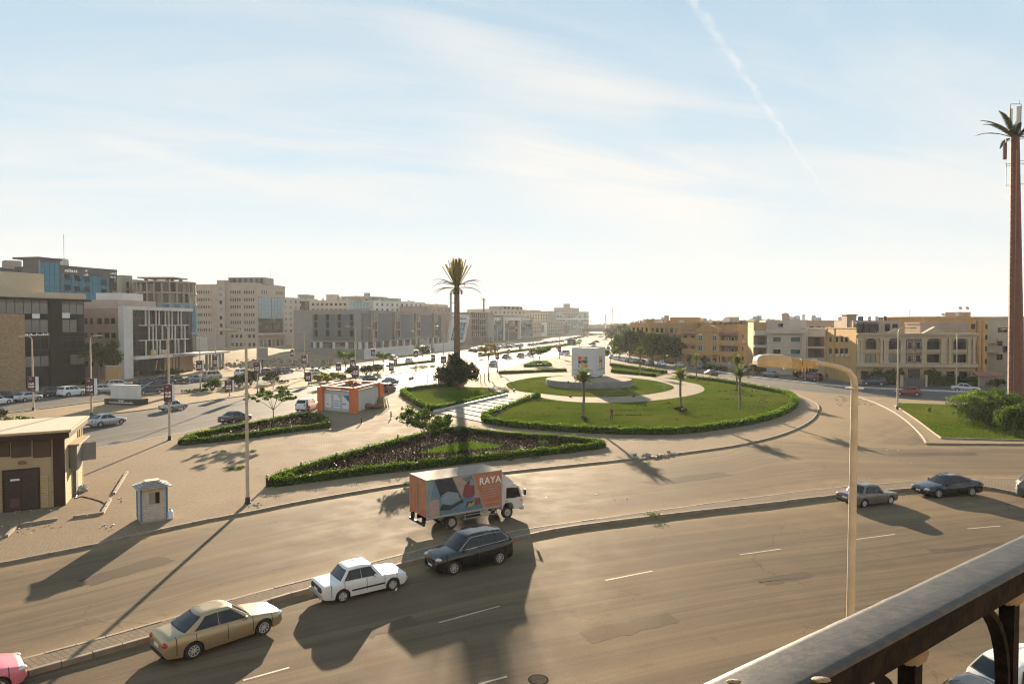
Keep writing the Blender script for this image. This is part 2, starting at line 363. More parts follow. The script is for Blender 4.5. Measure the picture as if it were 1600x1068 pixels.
# ------------------------------------------------------------------ foliage helpers
nr = np.random.default_rng(5)
def leaf_mesh(name, P, size, material, aspect=0.55, up=0.0, jitter=0.35):
    """one small folded blade per point of P (n x 3), turned at random"""
    P = np.asarray(P, float); n = len(P)
    a = nr.normal(size=(n, 3)); a[:, 2] = a[:, 2] * (1 - up) + up * 1.5; a /= np.linalg.norm(a, axis=1, keepdims=True)
    b = nr.normal(size=(n, 3)); b -= a * (a * b).sum(1, keepdims=True); b /= np.linalg.norm(b, axis=1, keepdims=True)
    c = np.cross(a, b)
    s = size * (1 + jitter * nr.uniform(-1, 1, (n, 1)))
    V = np.empty((n, 4, 3)); V[:, 0] = P - a * s * 0.5; V[:, 1] = P + b * s * aspect * 0.5 + c * s * 0.1; V[:, 2] = P + a * s * 0.5; V[:, 3] = P - b * s * aspect * 0.5 + c * s * 0.1
    me = bpy.data.meshes.new(name); me.vertices.add(n * 4); me.vertices.foreach_set('co', V.ravel())
    me.loops.add(n * 4); me.loops.foreach_set('vertex_index', np.arange(n * 4, dtype=np.int32))
    me.polygons.add(n); me.polygons.foreach_set('loop_start', np.arange(0, n * 4, 4, dtype=np.int32))
    me.materials.append(material); me.update(calc_edges=True); return me
def ball_pts(c, r, n, shell=0.55):
    d = nr.normal(size=(n, 3)); d /= np.linalg.norm(d, axis=1, keepdims=True)
    rad = (shell + (1 - shell) * nr.uniform(0, 1, (n, 1)) ** 0.6)
    return np.array(c) + d * rad * np.array(r)
def clumpy(c, r, nclump, per, cr, squash=0.8, low=-0.6):
    out = []
    for _ in range(nclump):
        d = nr.normal(size=3); d /= np.linalg.norm(d)
        if d[2] < low: d[2] = -d[2]
        k = nr.uniform(0.55, 1.0); cc = np.array(c) + d * np.array(r) * k; q = cr * nr.uniform(0.6, 1.25)
        out.append(ball_pts(cc, (q, q, q * squash), per, 0.3))
    return np.concatenate(out)

def text_mesh(body, size, m, extrude=.004, name='lettering', bold=.012, space=1.0):
    fc = bpy.data.curves.new(name, 'FONT'); fc.body = body; fc.size = size; fc.extrude = extrude; fc.align_x = 'CENTER'; fc.offset = size * bold; fc.space_character = space; fc.resolution_u = 3
    o = bpy.data.objects.new(name, fc); me = bpy.data.meshes.new_from_object(o); me.name = name; me.materials.clear(); me.materials.append(m)
    bpy.data.objects.remove(o); bpy.data.curves.remove(fc); return me
def link_to(o, p):
    o.parent = p; del o['kind']
# ------------------------------------------------------------------ ground, roads, islands
def struct(o): o['kind'] = 'structure'; return o
MB().box(-3600, 3600, -60, 3900, -0.5, -0.03).obj('ground', SAND)['kind'] = 'structure'
def ribbon(name, A, B, z, material, n=120):
    def even(P):
        d = sum((b - a).length for a, b in zip(P, P[1:])); return resample(P, d / n), d
    a, d = even(A); b, _ = even(B); nn = min(len(a), len(b))
    me = bpy.data.meshes.new(name)
    vs = []; K = 6
    for i in range(nn):
        for k in range(K + 1): p = a[i].lerp(b[i], k / K); vs.append((p.x, p.y, z))
    fs = [(i * (K + 1) + k, i * (K + 1) + k + 1, (i + 1) * (K + 1) + k + 1, (i + 1) * (K + 1) + k) for i in range(nn - 1) for k in range(K)]
    me.from_pydata(vs, [], fs); me.materials.append(material)
    if me.polygons[0].normal.z < 0: me.flip_normals()
    uv = me.uv_layers.new(name='UVMap'); lp = np.empty(len(me.loops), np.int32); me.loops.foreach_get('vertex_index', lp)
    U = np.stack([(lp // (K + 1)) / (nn - 1) * d, (lp % (K + 1)) / K], 1); uv.data.foreach_set('uv', U.ravel()); me.update()
    return struct(mobj(name, me))
def sheet(name, pts, z, material):
    me = bpy.data.meshes.new(name); me.from_pydata([(p.x, p.y, z) for p in pts], [], [tuple(range(len(pts)))]); me.materials.append(material)
    if me.polygons[0].normal.z < 0: me.flip_normals()
    uv = me.uv_layers.new(name='UVMap')
    for i, l in enumerate(me.loops):
        p = pts[l.vertex_index]; uv.data[i].uv = (p.x * 0.7 + p.y * 0.7, 0.5 + (p.x - p.y) * 0.012)
    return struct(mobj(name, me))
def slab(name, pts, z0, z1, side, top, parent=None):
    o = MB().prism(pts, z0, z1, 0, 1).obj(name, [side, top], parent)
    return struct(o) if parent is None else o
M1 = smooth(L2([(-420, 1190), (-200, 1125), (37, 1059), (246, 999), (340, 970), (450, 935), (540, 911), (627, 886), (711, 866), (796, 847), (880, 829), (1000, 813), (1100, 801), (1200, 790), (1290, 779), (1428, 766), (1522, 762), (1577, 771), (1640, 785), (1750, 806), (1900, 830)]), 5)
M2 = smooth(L2([(-420, 1128), (-200, 1084), (0, 1035), (150, 996), (291, 956), (375, 930), (480, 903), (545, 886), (620, 866), (720, 842), (800, 828.5), (860, 819), (1000, 799.5), (1150, 779), (1290, 762), (1433, 750.5), (1513, 747.5), (1600, 746), (1750, 744), (1900, 742)], 0.22), 5)
for p in M2: p.z = 0
P1 = smooth(L2([(-420, 970), (-250, 928), (0, 883), (54, 872), (150, 853), (210, 839), (320, 815), (390, 802), (450, 789.5), (520, 776.5), (590, 764.5), (640, 757), (785, 739.5), (880, 729.5), (980, 719), (1062, 709.5), (1150, 697), (1215, 682), (1255, 666), (1274, 652), (1279, 641)]), 4)
D1 = smooth(L2([(1279, 641), (1276, 632), (1255, 621), (1220, 609), (1165, 597), (1110, 587.5), (1055, 579.5), (1000, 570), (975, 564), (948, 559)]), 4)
E1 = smooth(L2([(948, 559), (900, 557), (856, 560), (819, 567.5), (776, 579.5), (735, 589), (668, 602), (591, 617), (500, 638), (470, 644.5), (320, 670.5), (263, 682), (129, 706), (0, 733), (-200, 778), (-420, 835)]), 4)
F1 = smooth(L2([(-420, 712), (-200, 688), (0, 667), (110, 652.5), (202, 643.5), (247, 637.5), (320, 627), (401, 615.5), (505, 600), (560, 592.5), (650, 579), (690, 573), (760, 562), (807, 556), (851, 549), (877, 544.5), (900, 540.5), (924, 536), (950, 530.5), (966, 521)]), 4)
F2 = smooth(L2([(-420, 690), (-200, 668), (0, 647), (136, 629.5), (223, 620), (320, 610.5), (460, 592), (520, 584), (600, 575), (640, 567.5), (700, 558), (736, 553), (778, 548.6), (806, 546), (862, 539), (911, 531.5), (940, 525), (960, 518)], 0.1), 4)
G2 = smooth(L2([(-420, 660), (-200, 636), (0, 615), (90, 607), (163, 604), (240, 599), (320, 592.5), (460, 580), (555, 570), (630, 560), (702, 551), (780, 542), (860, 534), (920, 526.5), (952, 519)]), 4)
near_inner = smooth([Vector(p) for p in ((-75, -30, 0), (-60, -14, 0), (-30, 2, 0), (-10, 12, 0), (0, 16, 0), (12, 20.5, 0), (25, 24, 0), (50, 30, 0), (110, 32, 0))], 5)
near_road = ribbon('near_road', M1, near_inner, 0.0, ASPH)
R2 = smooth(L2([(1150, 690), (1215, 683), (1300, 690), (1445, 696), (1600, 696.5), (1900, 698)]), 4)
midA = [p for p in P1 if p.x < R2[0].x - 1] + R2
middle_road = ribbon('middle_road', midA, M2, 0.004, ASPH2)
E1r = E1[::-1]
tail = smooth([E1r[-1], G(975, 545), G(990, 535), G(1000, 528), G(985, 521)], 3)[1:]
boulevard = ribbon('boulevard', F1, E1r + tail, 0.0, ASPHG)
service_road = ribbon('service_road', F2, G2, 0.0, ASPHG)
S1 = smooth(L2([(960, 545), (990, 556), (1040, 566), (1100, 577), (1162, 588), (1245, 597), (1329, 605), (1438, 610), (1600, 617), (1900, 632)]), 4)
villa_lo = smooth(L2([(948, 552), (975, 563.5), (1000, 570), (1055, 579.5), (1110, 587.5), (1165, 597), (1225, 608), (1320, 617), (1365, 620), (1485, 628), (1600, 637), (1900, 662)]), 4)
villa_road = ribbon('villa_road', villa_lo, S1, 0.004, ASPHG)
S0 = smooth(L2([(955, 540), (990, 550), (1040, 560), (1100, 569), (1162, 577), (1245, 587), (1329, 595), (1438, 602), (1600, 609), (1900, 618)]), 4)
villa_lane = ribbon('villa_service_lane', [p + Vector((0, 0.0, 0)) for p in S1], S0, 0.0, ASPHG)
link_road = sheet('link_road', L2([(1200, 684), (1290, 694), (1447, 698), (1420, 660), (1385, 632), (1330, 616), (1225, 607), (1240, 640)]), 0.0, ASPH2)
def kerb_run(parent, line, w, h, step, z=0.0, name='kerb_stone'):
    """single kerb stones laid end to end along a line; their outer face is on the line, the stones lie to the left of it"""
    P = resample(line, step); d = sum((b - a).length for a, b in zip(P, P[1:])) / (len(P) - 1)
    mes = []
    for k in range(3):
        b = MB(); g = 0.012; c = 0.02
        b.add([(g, 0, 0), (d - g, 0, 0), (d - g, w, 0), (g, w, 0), (g, 0, h - c), (d - g, 0, h - c), (d - g, c, h), (d - g, w, h), (g, w, h), (g, c, h)],
              [(0, 3, 2, 1), (0, 1, 5, 4), (4, 5, 6, 9), (9, 6, 7, 8), (3, 8, 7, 2), (1, 2, 7, 6, 5), (0, 4, 9, 8, 3)])
        mes.append(b.mesh(name, KERB))
    for a, b in zip(P, P[1:]):
        t = b - a
        o = mobj(name, rnd.choice(mes), parent, (a.x, a.y, z + rnd.uniform(-0.012, 0.006)), math.atan2(t.y, t.x) + rnd.uniform(-0.006, 0.006))
ZK = 0.14
def cut(line, lo, hi): return [p for p in line if lo <= p.x <= hi]
# median between the two nearest roads
med_core = offset(M1, 0.17) + offset(M2, -0.17)[::-1]
road_median = slab('road_median', med_core, 0.0, 0.205, KERB, PAVE2)
kerb_run(road_median, M1, 0.17, 0.22, 1.0)
kerb_run(road_median, M2[::-1], 0.17, 0.22, 1.0)
# the plaza
inn = offset(P1, 0.17)
plaza = slab('plaza_pavement', inn + D1[1:] + E1[1:], 0.0, ZK, KERB, PAVE)
kerb_run(plaza, P1, 0.17, ZK + 0.012, 0.95)
bk = MB()
for line in (D1, E1):
    for a, b in zip(line, line[1:]):
        if (b - a).length > 0.01: bk.bar(a + Vector((0, 0, 0.075)), b + Vector((0, 0, 0.075)), 0.22, 0.16)
bk.obj('far_kerb', KERB, plaza)
F1k = F1; median_f = slab('boulevard_median', F1 + F2[::-1], 0.0, 0.1, KERB, SAND)
bk = MB()
for a, b in zip(F1, F1[1:]): bk.bar(a + Vector((0, 0, 0.06)), b + Vector((0, 0, 0.06)), 0.25, 0.13)
for a, b in zip(F2, F2[1:]): bk.bar(a + Vector((0, 0, 0.05)), b + Vector((0, 0, 0.05)), 0.25, 0.12)
bk.obj('kerb', KERB, median_f)
G2b = offset(G2, 5.0)
sidewalk = slab('office_sidewalk', G2 + G2b[::-1], 0.0, 0.13, KERB, PALEP)
# strip of kerb between the villa road and its service lane
sp = [p for p in S1 if p.x > G(1140, 586).x]
lane_strip = slab('lane_divider', offset(sp, 0.55) + sp[::-1], 0.0, 0.24, LGREY, LGREY)
villa_walk = slab('villa_sidewalk', S0 + offset(S0, 7)[::-1], 0.0, 0.12, KERB, PALEP)
# right-hand island
isl = smooth(L2([(1446, 693), (1437, 679), (1414, 657), (1390, 641), (1362, 628), (1335, 619)]), 4) + smooth(L2([(1335, 618), (1365, 621), (1485, 629), (1600, 638.5), (1900, 664)]), 3)[1:] + L2([(1900, 696), (1600, 694)])
island = slab('right_island', isl, 0.0, 0.12, KERB, SAND)
kr = smooth(L2([(1335, 619), (1362, 628), (1390, 641), (1414, 657), (1437, 679), (1446, 693)]), 4)
kerb_run(island, kr, 0.2, 0.17, 1.2); kerb_run(island, L2([(1446, 694), (1600, 695.2), (1900, 697)]), 0.2, 0.17, 1.2)
isl_lawn = smooth(L2([(1398, 633), (1420, 647), (1440, 661), (1457, 674), (1471, 684)], 0.2), 3) + L2([(1600, 687), (1900, 690), (1900, 668), (1600, 642), (1485, 632), (1405, 629)], 0.2)
slab('right_island_lawn', isl_lawn, 0.1, 0.2, KERB, GRASS)
ik = MB()
for a, b in zip(isl_lawn[:14], isl_lawn[1:14]): ik.bar(Vector((a.x, a.y, 0.18)), Vector((b.x, b.y, 0.18)), 0.14, 0.16)
ik.obj('lawn_edging', KERB, island)
# pavement on our side, below the balcony
near_walk = slab('near_pavement', near_inner + [Vector((110, -30, 0))], 0.0, 0.14, KERB, PAVE2)
# ------------------------------------------------------------------ lane markings, manhole, road patches
def mark(a, b, w, parent=near_road, name='lane_dash'):
    a = G(*a); b = G(*b); t = (b - a).normalized(); nrm = Vector((-t.y, t.x, 0)) * w / 2
    me = bpy.data.meshes.new(name); pts = []
    n = 6
    for k in range(n + 1):
        p = a.lerp(b, k / n); j = 1 + rnd.uniform(-0.12, 0.12); pts.append((p - nrm * j, p + nrm * j))
    vs = [(q.x, q.y, 0.004) for pr in pts for q in pr]
    me.from_pydata(vs, [], [(2 * i, 2 * i + 2, 2 * i + 3, 2 * i + 1) for i in range(n)]); me.materials.append(PAINTL)
    if me.polygons[0].normal.z < 0: me.flip_normals()
    return mobj(name, me, parent)
for a, b in (((686, 972), (781, 946)), ((946, 906), (1019, 891.5)), ((1156, 866), (1220, 857)), ((1338, 842), (1398, 834)), ((1511, 825.5), (1563, 821)), ((380, 1062), (452, 1042)), ((748, 1068), (792, 1056)), ((1600, 815), (1640, 811))):
    mark(a, b, 0.105)
DPATCH = ground_mat('asphalt_patch', (0.068, 0.053, 0.038), (0.10, 0.078, 0.055), (0.18, 0.13, 0.078), 'sand', .85)
for q in (((905, 985), (1040, 955), (1062, 972), (925, 1004)), ((1180, 905), (1262, 893), (1275, 901), (1196, 914)), ((560, 985), (640, 962), (655, 973), (578, 996)), ((1450, 858), (1560, 848), (1570, 853), (1462, 864))):
    c_ = L2(q); cc_ = [c_[i].lerp(c_[(i + 1) % 4], k / 7) + Vector((rnd.uniform(-.12, .12), rnd.uniform(-.12, .12), 0)) for i in range(4) for k in range(7)]
    o = sheet('asphalt_patch', cc_, .0035, DPATCH); link_to(o, near_road)
for q in (((1000, 752), (1120, 737), (1150, 742), (1030, 758)), ((120, 905), (250, 868), (275, 876), (140, 915)), ((1385, 708), (1520, 706), (1530, 711), (1392, 713))):
    c_ = L2(q); cc_ = [c_[i].lerp(c_[(i + 1) % 4], k / 7) + Vector((rnd.uniform(-.15, .15), rnd.uniform(-.15, .15), 0)) for i in range(4) for k in range(7)]
    o = sheet('asphalt_patch', cc_, .0085, DPATCH); link_to(o, middle_road)
mh = G(841, 1061)
t = thing('manhole_cover', 'round iron manhole cover in the near road at the bottom edge', 'manhole cover', (mh.x, mh.y, 0.0))
MB().lathe([(0.36, 0.0), (0.36, 0.008), (0.33, 0.008)], 24).obj('frame_ring', mat('iron_ring', (.035, .03, .026), .95, spec=0.0), t)
b = MB().lathe([(0.31, 0.0), (0.31, 0.011), (0.29, 0.013), (0.26, 0.010)], 24)
b.obj('lid', mat('iron_lid', (0.085, 0.068, 0.05), 0.95, spec=0.0, dirt=(0.14, 0.11, 0.07), dscale=6), t)
# ------------------------------------------------------------------ roundabout garden
ZP = 0.8
plat = smooth(L2([(841, 620), (870, 625), (905, 628), (944, 629), (985, 628), (1030, 624.5), (1070, 619), (1093, 613.5), (1101, 608), (1094, 601.5), (1075, 597), (1047, 592), (1002, 587), (960, 584), (900, 582), (850, 582), (800, 586), (775, 593), (762, 603), (775, 611)], ZP), 3) + L2([(793.5, 617.8), (820.5, 621.5)], ZP)
slab('roundabout_platform', plat, 0.0, ZP, KERB, PALEP)
inner = smooth(L2([(791, 600), (796, 606.5), (812, 611), (831, 613.5), (854, 615.5), (890, 619), (948, 620), (991, 618), (1025, 614), (1047, 609), (1053, 605), (1047, 601), (1025, 595), (995, 591), (960, 588), (905, 586.5), (852, 588), (827, 590.5), (800, 596)], ZP), 3, True)
cen = Vector((14.6, 128, 0))
def lawn_mesh(name, loop, z0, cz, crown):
    n = len(loop); vs = []; fs = []; K = 4
    for k in range(K):
        for p in loop:
            q = p.lerp(Vector((cen.x, cen.y, 0)), k / K * 0.9); vs.append((q.x, q.y, z0 + crown * math.sin(PI / 2 * k / K)))
    fs = [(k * n + i, k * n + (i + 1) % n, (k + 1) * n + (i + 1) % n, (k + 1) * n + i) for k in range(K - 1) for i in range(n)]
    fs.append(tuple((K - 1) * n + i for i in range(n)))
    me = bpy.data.meshes.new(name); me.from_pydata(vs, [], fs); me.materials.append(GRASS); me.shade_smooth()
    if me.polygons[0].normal.z < 0: me.flip_normals()
    return struct(mobj(name, me))
lawn_mesh('inner_lawn', inner, ZP + 0.02, 0, 0.12)
hout = L2([(838, 621), (800, 637), (770, 648), (757, 654), (765, 661), (795, 666), (840, 670.5), (890, 674), (957, 677), (1022, 678), (1070, 676), (1120, 670.5), (1175, 661), (1215, 650), (1238, 637), (1242, 628), (1233, 619), (1211, 613), (1159, 603), (1117, 596), (1075, 591)], 0.15)
hout[0] = G(841, 619.5, ZP)
ho = smooth(hout, 4)
# lawn between hedge and path, rising to the path
vs = []; fs = []; K = 6
for p in ho:
    d = Vector((p.x - cen.x, p.y - cen.y, 0)); d.normalize(); best = None
    for a, b in zip(plat, plat[1:] + plat[:1]):
        e = Vector((b.x - a.x, b.y - a.y, 0)); den = d.x * e.y - d.y * e.x
        if abs(den) < 1e-9: continue
        w = Vector((a.x - cen.x, a.y - cen.y, 0)); tt = (w.x * e.y - w.y * e.x) / den; ss = (w.x * d.y - w.y * d.x) / den
        if tt > 0 and -1e-6 <= ss <= 1 + 1e-6 and (best is None or tt < best): best = tt
    q = cen + d * max(best - 0.1, 1)
    for k in range(K + 1):
        f = k / K; r = Vector((p.x, p.y, 0)).lerp(q, f); vs.append((r.x, r.y, 0.19 + (ZP - 0.22) * math.sin(f * PI / 2)))
n = K + 1
fs = [(i * n + k, i * n + k + 1, (i + 1) * n + k + 1, (i + 1) * n + k) for i in range(len(ho) - 1) for k in range(K)]
me = bpy.data.meshes.new('outer_lawn'); me.from_pydata(vs, [], fs); me.materials.append(GRASS); me.shade_smooth()
if me.polygons[len(fs) // 2].normal.z < 0: me.flip_normals()
struct(mobj('outer_lawn', me)); LAWN_V = np.array(vs).reshape(-1, n, 3)
def lawn_z(x, y):
    d = (LAWN_V[:, :, 0] - x) ** 2 + (LAWN_V[:, :, 1] - y) ** 2; i = int(d.argmin()); return float(LAWN_V[i // n, i % n, 2])
def GL(px, py):
    z = 0.3
    for _ in range(4): p = G(px, py, z); z = lawn_z(p.x, p.y)
    return G(px, py, z)
# steps up to the platform
stp = struct(bpy.data.objects.new('plaza_steps', None)); link(stp)
bl, brr, tl, tr_ = G(679.5, 644, ZK), G(754.5, 659.8, ZK), G(793.5, 617.8, ZP), G(820.5, 621.5, ZP)
for v in (bl, brr, tl, tr_): v.z = 0
STEPM = mat('step_stone', (0.30, 0.245, 0.185), 0.85, var=0.08, dirt=(0.28, 0.22, 0.16), dscale=0.9, world=True, spec=.08)
for k in range(8):
    a, b = bl.lerp(tl, k / 8), brr.lerp(tr_, k / 8); c, d = brr.lerp(tr_, (k + 1) / 8), bl.lerp(tl, (k + 1) / 8)
    MB().prism([a, b, c, d], 0.1, ZK + (ZP - ZK) * (k + 1) / 8).obj('step', STEPM, stp)
wl = thing('step_wall', 'low pale wall running up along the left side of the plaza steps', 'wall', (bl.x, bl.y, 0.14))
w = MB(); nrm = (tl - bl).normalized(); nrm = Vector((-nrm.y, nrm.x, 0)) * 0.3
a, b = bl - bl, tl - bl
w.add([a, b, b + nrm, a + nrm, a + Vector((0, 0, 0.3)), b + Vector((0, 0, 1.0)), b + nrm + Vector((0, 0, 1.0)), a + nrm + Vector((0, 0, 0.3))], [(0, 3, 2, 1), (4, 5, 6, 7), (0, 1, 5, 4), (2, 3, 7, 6), (1, 2, 6, 5), (0, 4, 7, 3)])
w.obj('wall_body', LGREY, wl)
# ------------------------------------------------------------------ hedges and beds
def hedge(label, line, w, h, closed=False, leaf=0.11, dens=95, material=None, zf=None, core=None):
    P = list(line) + ([line[0]] if closed else [])
    P = resample(P, 0.8); t = thing('hedge', label, 'hedge', (P[0].x, P[0].y, P[0].z))
    o = P[0]; b = MB(); rows = []
    for i, p in enumerate(P):
        a, c = P[max(i - 1, 0)], P[min(i + 1, len(P) - 1)]; tt = (c - a); tt.z = 0; tt.normalize(); nn = Vector((-tt.y, tt.x, 0))
        q = p - o; hh = h * rnd.uniform(0.82, 0.98); ww = w * rnd.uniform(0.82, 0.95) / 2
        z = q.z
        rows.append([q - nn * ww, q - nn * ww * 1.04 + Vector((0, 0, hh * 0.6)), q - nn * ww * 0.75 + Vector((0, 0, hh * 0.95)), q + nn * ww * 0.75 + Vector((0, 0, hh * 0.95)), q + nn * ww * 1.04 + Vector((0, 0, hh * 0.6)), q + nn * ww])
    b.grid(rows)
    for r in (rows[0], rows[-1]): b.add(r, [tuple(range(6))])
    b.obj('inner_twigs', core or TWIG, t, smooth=60)
    pts = []
    for i in range(len(P) - 1):
        a, c = P[i] - o, P[i + 1] - o; ln = (c - a).length; tt = (c - a).normalized(); nn = Vector((-tt.y, tt.x, 0))
        k = int(dens * ln * (w + 1.6 * h) * 0.55)
        bump = 1 + 0.14 * math.sin(i * 1.7) + rnd.uniform(-0.08, 0.1)
        for _ in range(k):
            p = a.lerp(c, rnd.random()); s = rnd.random()
            if s < 0.45: q = nn * rnd.uniform(-0.5, 0.5) * w + Vector((0, 0, h * rnd.uniform(0.9, 1.12) * bump))
            else: q = nn * (0.5 if rnd.random() < 0.5 else -0.5) * w * rnd.uniform(0.9, 1.12) + Vector((0, 0, h * rnd.uniform(0.02, 1.02)))
            pts.append(p + q)
    mobj('foliage', leaf_mesh('foliage', pts, leaf, material or HEDGL, 0.6), t)
    return t
hedge('clipped green hedge curving round the large lawn of the roundabout', ho, 0.9, 0.75, leaf=0.16, dens=95)
lb = L2([(793, 617), (735, 631), (690, 640), (672, 641), (650, 630), (631, 617), (633, 612), (665, 607.5), (708, 604)], 0.2)
hedge('clipped hedge round the small lawn under the bushy tree left of the steps', smooth(lb, 3), 0.9, 0.8, leaf=0.16, dens=60)
slab('left_garden_lawn', smooth(lb, 3) + L2([(760, 606), (780, 612)], 0.2), 0.1, 0.3, KERB, GRASS)
tri = L2([(427, 759.5), (500, 750), (560, 742), (640, 733), (730, 722.5), (800, 715), (880, 707), (935, 700), (944, 696.5), (900, 690.5), (830, 685.5), (770, 680.5), (714, 673), (690, 676), (640, 689), (576, 707), (520, 723), (470, 738), (428, 754)], 0.15)
hedge('bright clipped hedge round the long triangular bed of purple plants beside the box truck', tri, 0.85, 0.62, True, leaf=0.12, dens=110)
slab('triangle_bed_soil', tri, 0.1, 0.2, KERB, SOIL)
bda = L2([(284, 695), (344, 689), (403, 681.5), (458, 674), (511, 667.5), (513, 662), (497, 653), (485, 650), (455, 654), (390, 667), (340, 677), (300, 685)], 0.15)
hedge('clipped hedge round the narrow purple bed with the young umbrella shaped tree', bda, 0.8, 0.6, True, leaf=0.13, dens=95)
slab('narrow_bed_soil', bda, 0.1, 0.2, KERB, SOIL)
def in_poly(P, n):
    xs = [p.x for p in P]; ys = [p.y for p in P]; out = []
    while len(out) < n:
        x, y = rnd.uniform(min(xs), max(xs)), rnd.uniform(min(ys), max(ys)); c = False
        for a, b in zip(P, P[1:] + P[:1]):
            if (a.y > y) != (b.y > y) and x < (b.x - a.x) * (y - a.y) / (b.y - a.y) + a.x: c = not c
        if c: out.append((x, y))
    return out
def inside(P, x, y):
    c = False
    for a, b in zip(P, P[1:] + P[:1]):
        if (a.y > y) != (b.y > y) and x < (b.x - a.x) * (y - a.y) / (b.y - a.y) + a.x: c = not c
    return c
grc = L2([(648, 712), (690, 698), (735, 691), (790, 698), (770, 703), (700, 709)], 0.15)
pp, gg = [], []
for x, y in in_poly(tri, 21000):
    (gg if inside(grc, x, y) else pp).append((x, y, rnd.uniform(0.2, 0.5) if not inside(grc, x, y) else rnd.uniform(0.2, 0.34)))
tag(mobj('purple_bedding', leaf_mesh('purple_bedding', pp, 0.15, PURPL, 0.6, 0.7)), kind='stuff')
tag(mobj('bed_grass', leaf_mesh('bed_grass', gg + [(x, y, rnd.uniform(0.2, 0.36)) for x, y in in_poly(grc, 4000)], 0.13, HEDGL, 0.35, 0.6)), kind='stuff')
tag(mobj('purple_bedding', leaf_mesh('purple_bedding', [(x, y, rnd.uniform(0.2, 0.5)) for x, y in in_poly(bda, 6000)], 0.16, PURPL, 0.6, 0.7)), kind='stuff')
hedge('long low hedge behind the white cube on the villa side, rear row', L2([(955, 571), (1005, 578.5), (1040, 583)], 0.15), 1.2, 0.8, leaf=0.2, dens=40)
hedge('low hedge just behind the plinth on the villa side, front row', L2([(957, 581), (990, 585), (1022, 588.5)], 0.15), 1.2, 0.8, leaf=0.2, dens=40)
hedge('low hedge behind the inner lawn left of the white cube', L2([(780, 583.5), (825, 582), (884, 579.5)], 0.15), 1.0, 0.7, leaf=0.2, dens=40)
mt = L2([(822, 573), (858, 571.5), (851, 567), (838, 566.5)], 0.15)
hedge('small triangular hedge under a round young tree beyond the roundabout', mt, 1.6, 0.7, True, leaf=0.22, dens=30)
slab('backright_bed', L2([(955, 572), (1005, 579), (1042, 584), (1022, 589), (957, 583)], 0.15), 0.1, 0.2, KERB, GRASS)
hedge('long low hedge strip on the sandy boulevard median', L2([(606, 573), (640, 569), (677, 565)], 0.1), 1.3, 0.6, leaf=0.2, dens=30)
hedge('low planted strip on the boulevard median beyond the palm shaped mast', L2([(752, 556), (800, 550), (838, 545.5)], 0.1), 2.2, 0.8, leaf=0.28, dens=20)
hedge('far low planted strip on the boulevard median near the blue billboard', L2([(845, 545), (880, 540), (905, 536)], 0.1), 2.5, 0.9, leaf=0.3, dens=16)
# grass blades on the lawns
bl_ = []
for _ in range(26000):
    i = rnd.randrange(len(LAWN_V) - 1); k = rnd.randrange(K); f, g2 = rnd.random(), rnd.random()
    p = (LAWN_V[i, k] * (1 - f) + LAWN_V[i + 1, k] * f) * (1 - g2) + (LAWN_V[i, k + 1] * (1 - f) + LAWN_V[i + 1, k + 1] * f) * g2
    bl_.append((p[0], p[1], p[2] + 0.03))
for x, y in in_poly(inner, 9000): bl_.append((x, y, ZP + 0.12))
for x, y in in_poly(isl_lawn[:14] + L2([(1700, 690), (1700, 650), (1600, 642), (1485, 632), (1405, 629)], 0.2), 9000): bl_.append((x, y, 0.24))
for x, y in in_poly(lb, 3000): bl_.append((x, y, 0.34))
tag(mobj('grass', leaf_mesh('grass', bl_, 0.13, GRASSB, 0.3, 0.8)), kind='stuff')
dk = []
for _ in range(70):
    i = rnd.randrange(len(LAWN_V) - 1); p = LAWN_V[i, rnd.randrange(1, K)]; a_ = rnd.uniform(-.3, .3)
    for k in range(rnd.randrange(4, 16)): dk.append((p[0] + k * .16 + rnd.uniform(-.1, .1), p[1] + k * .16 * a_ + rnd.uniform(-.12, .12), p[2] + .03))
tag(mobj('lawn_clods', leaf_mesh('lawn_clods', dk, .22, SOIL, .8, .9)), kind='stuff')
# ------------------------------------------------------------------ cars
PAINTS = {}
def paint(name, col, metal=0.35, rough=0.28, dust=0.35):
    if name not in PAINTS:
        PAINTS[name] = mat('car_paint_' + name, col, rough, metal, var=0.04, scale=1.0, dirt=tuple(q * 0.5 + a for q, a in zip(col, (0.13, 0.105, 0.075))), dscale=1.6, damt=dust, coat=0.35)
    return PAINTS[name]
paint('black', (0.004, 0.004, 0.005), 0.0, 0.12, 0.0); paint('white', (0.68, 0.67, 0.65), 0.0, 0.35, 0.3); paint('silver', (0.42, 0.42, 0.41), 0.5)
paint('gold', (0.36, 0.27, 0.15), 0.45, 0.32, 0.4); paint('grey', (0.10, 0.105, 0.11), 0.4); paint('dark_blue', (0.02, 0.035, 0.07), 0.4); paint('red', (0.20, 0.02, 0.025), 0.3)
paint('maroon', (0.09, 0.015, 0.02), 0.3); paint('blue_grey', (0.14, 0.18, 0.22), 0.4); paint('pink', (0.62, 0.16, 0.20), 0.1, 0.35, 0.15); paint('beige', (0.42, 0.37, 0.29), 0.3); paint('bronze', (0.17, 0.145, 0.125), 0.45, 0.3, 0.35); paint('charcoal', (0.035, 0.036, 0.04), 0.3, 0.22)
def lerp_tab(tab, x):
    for (x0, v0), (x1, v1) in zip(tab, tab[1:]):
        if x <= x1: return v0 + (v1 - v0) * max(0, min(1, (x - x0) / max(x1 - x0, 1e-6)))
    return tab[-1][1]
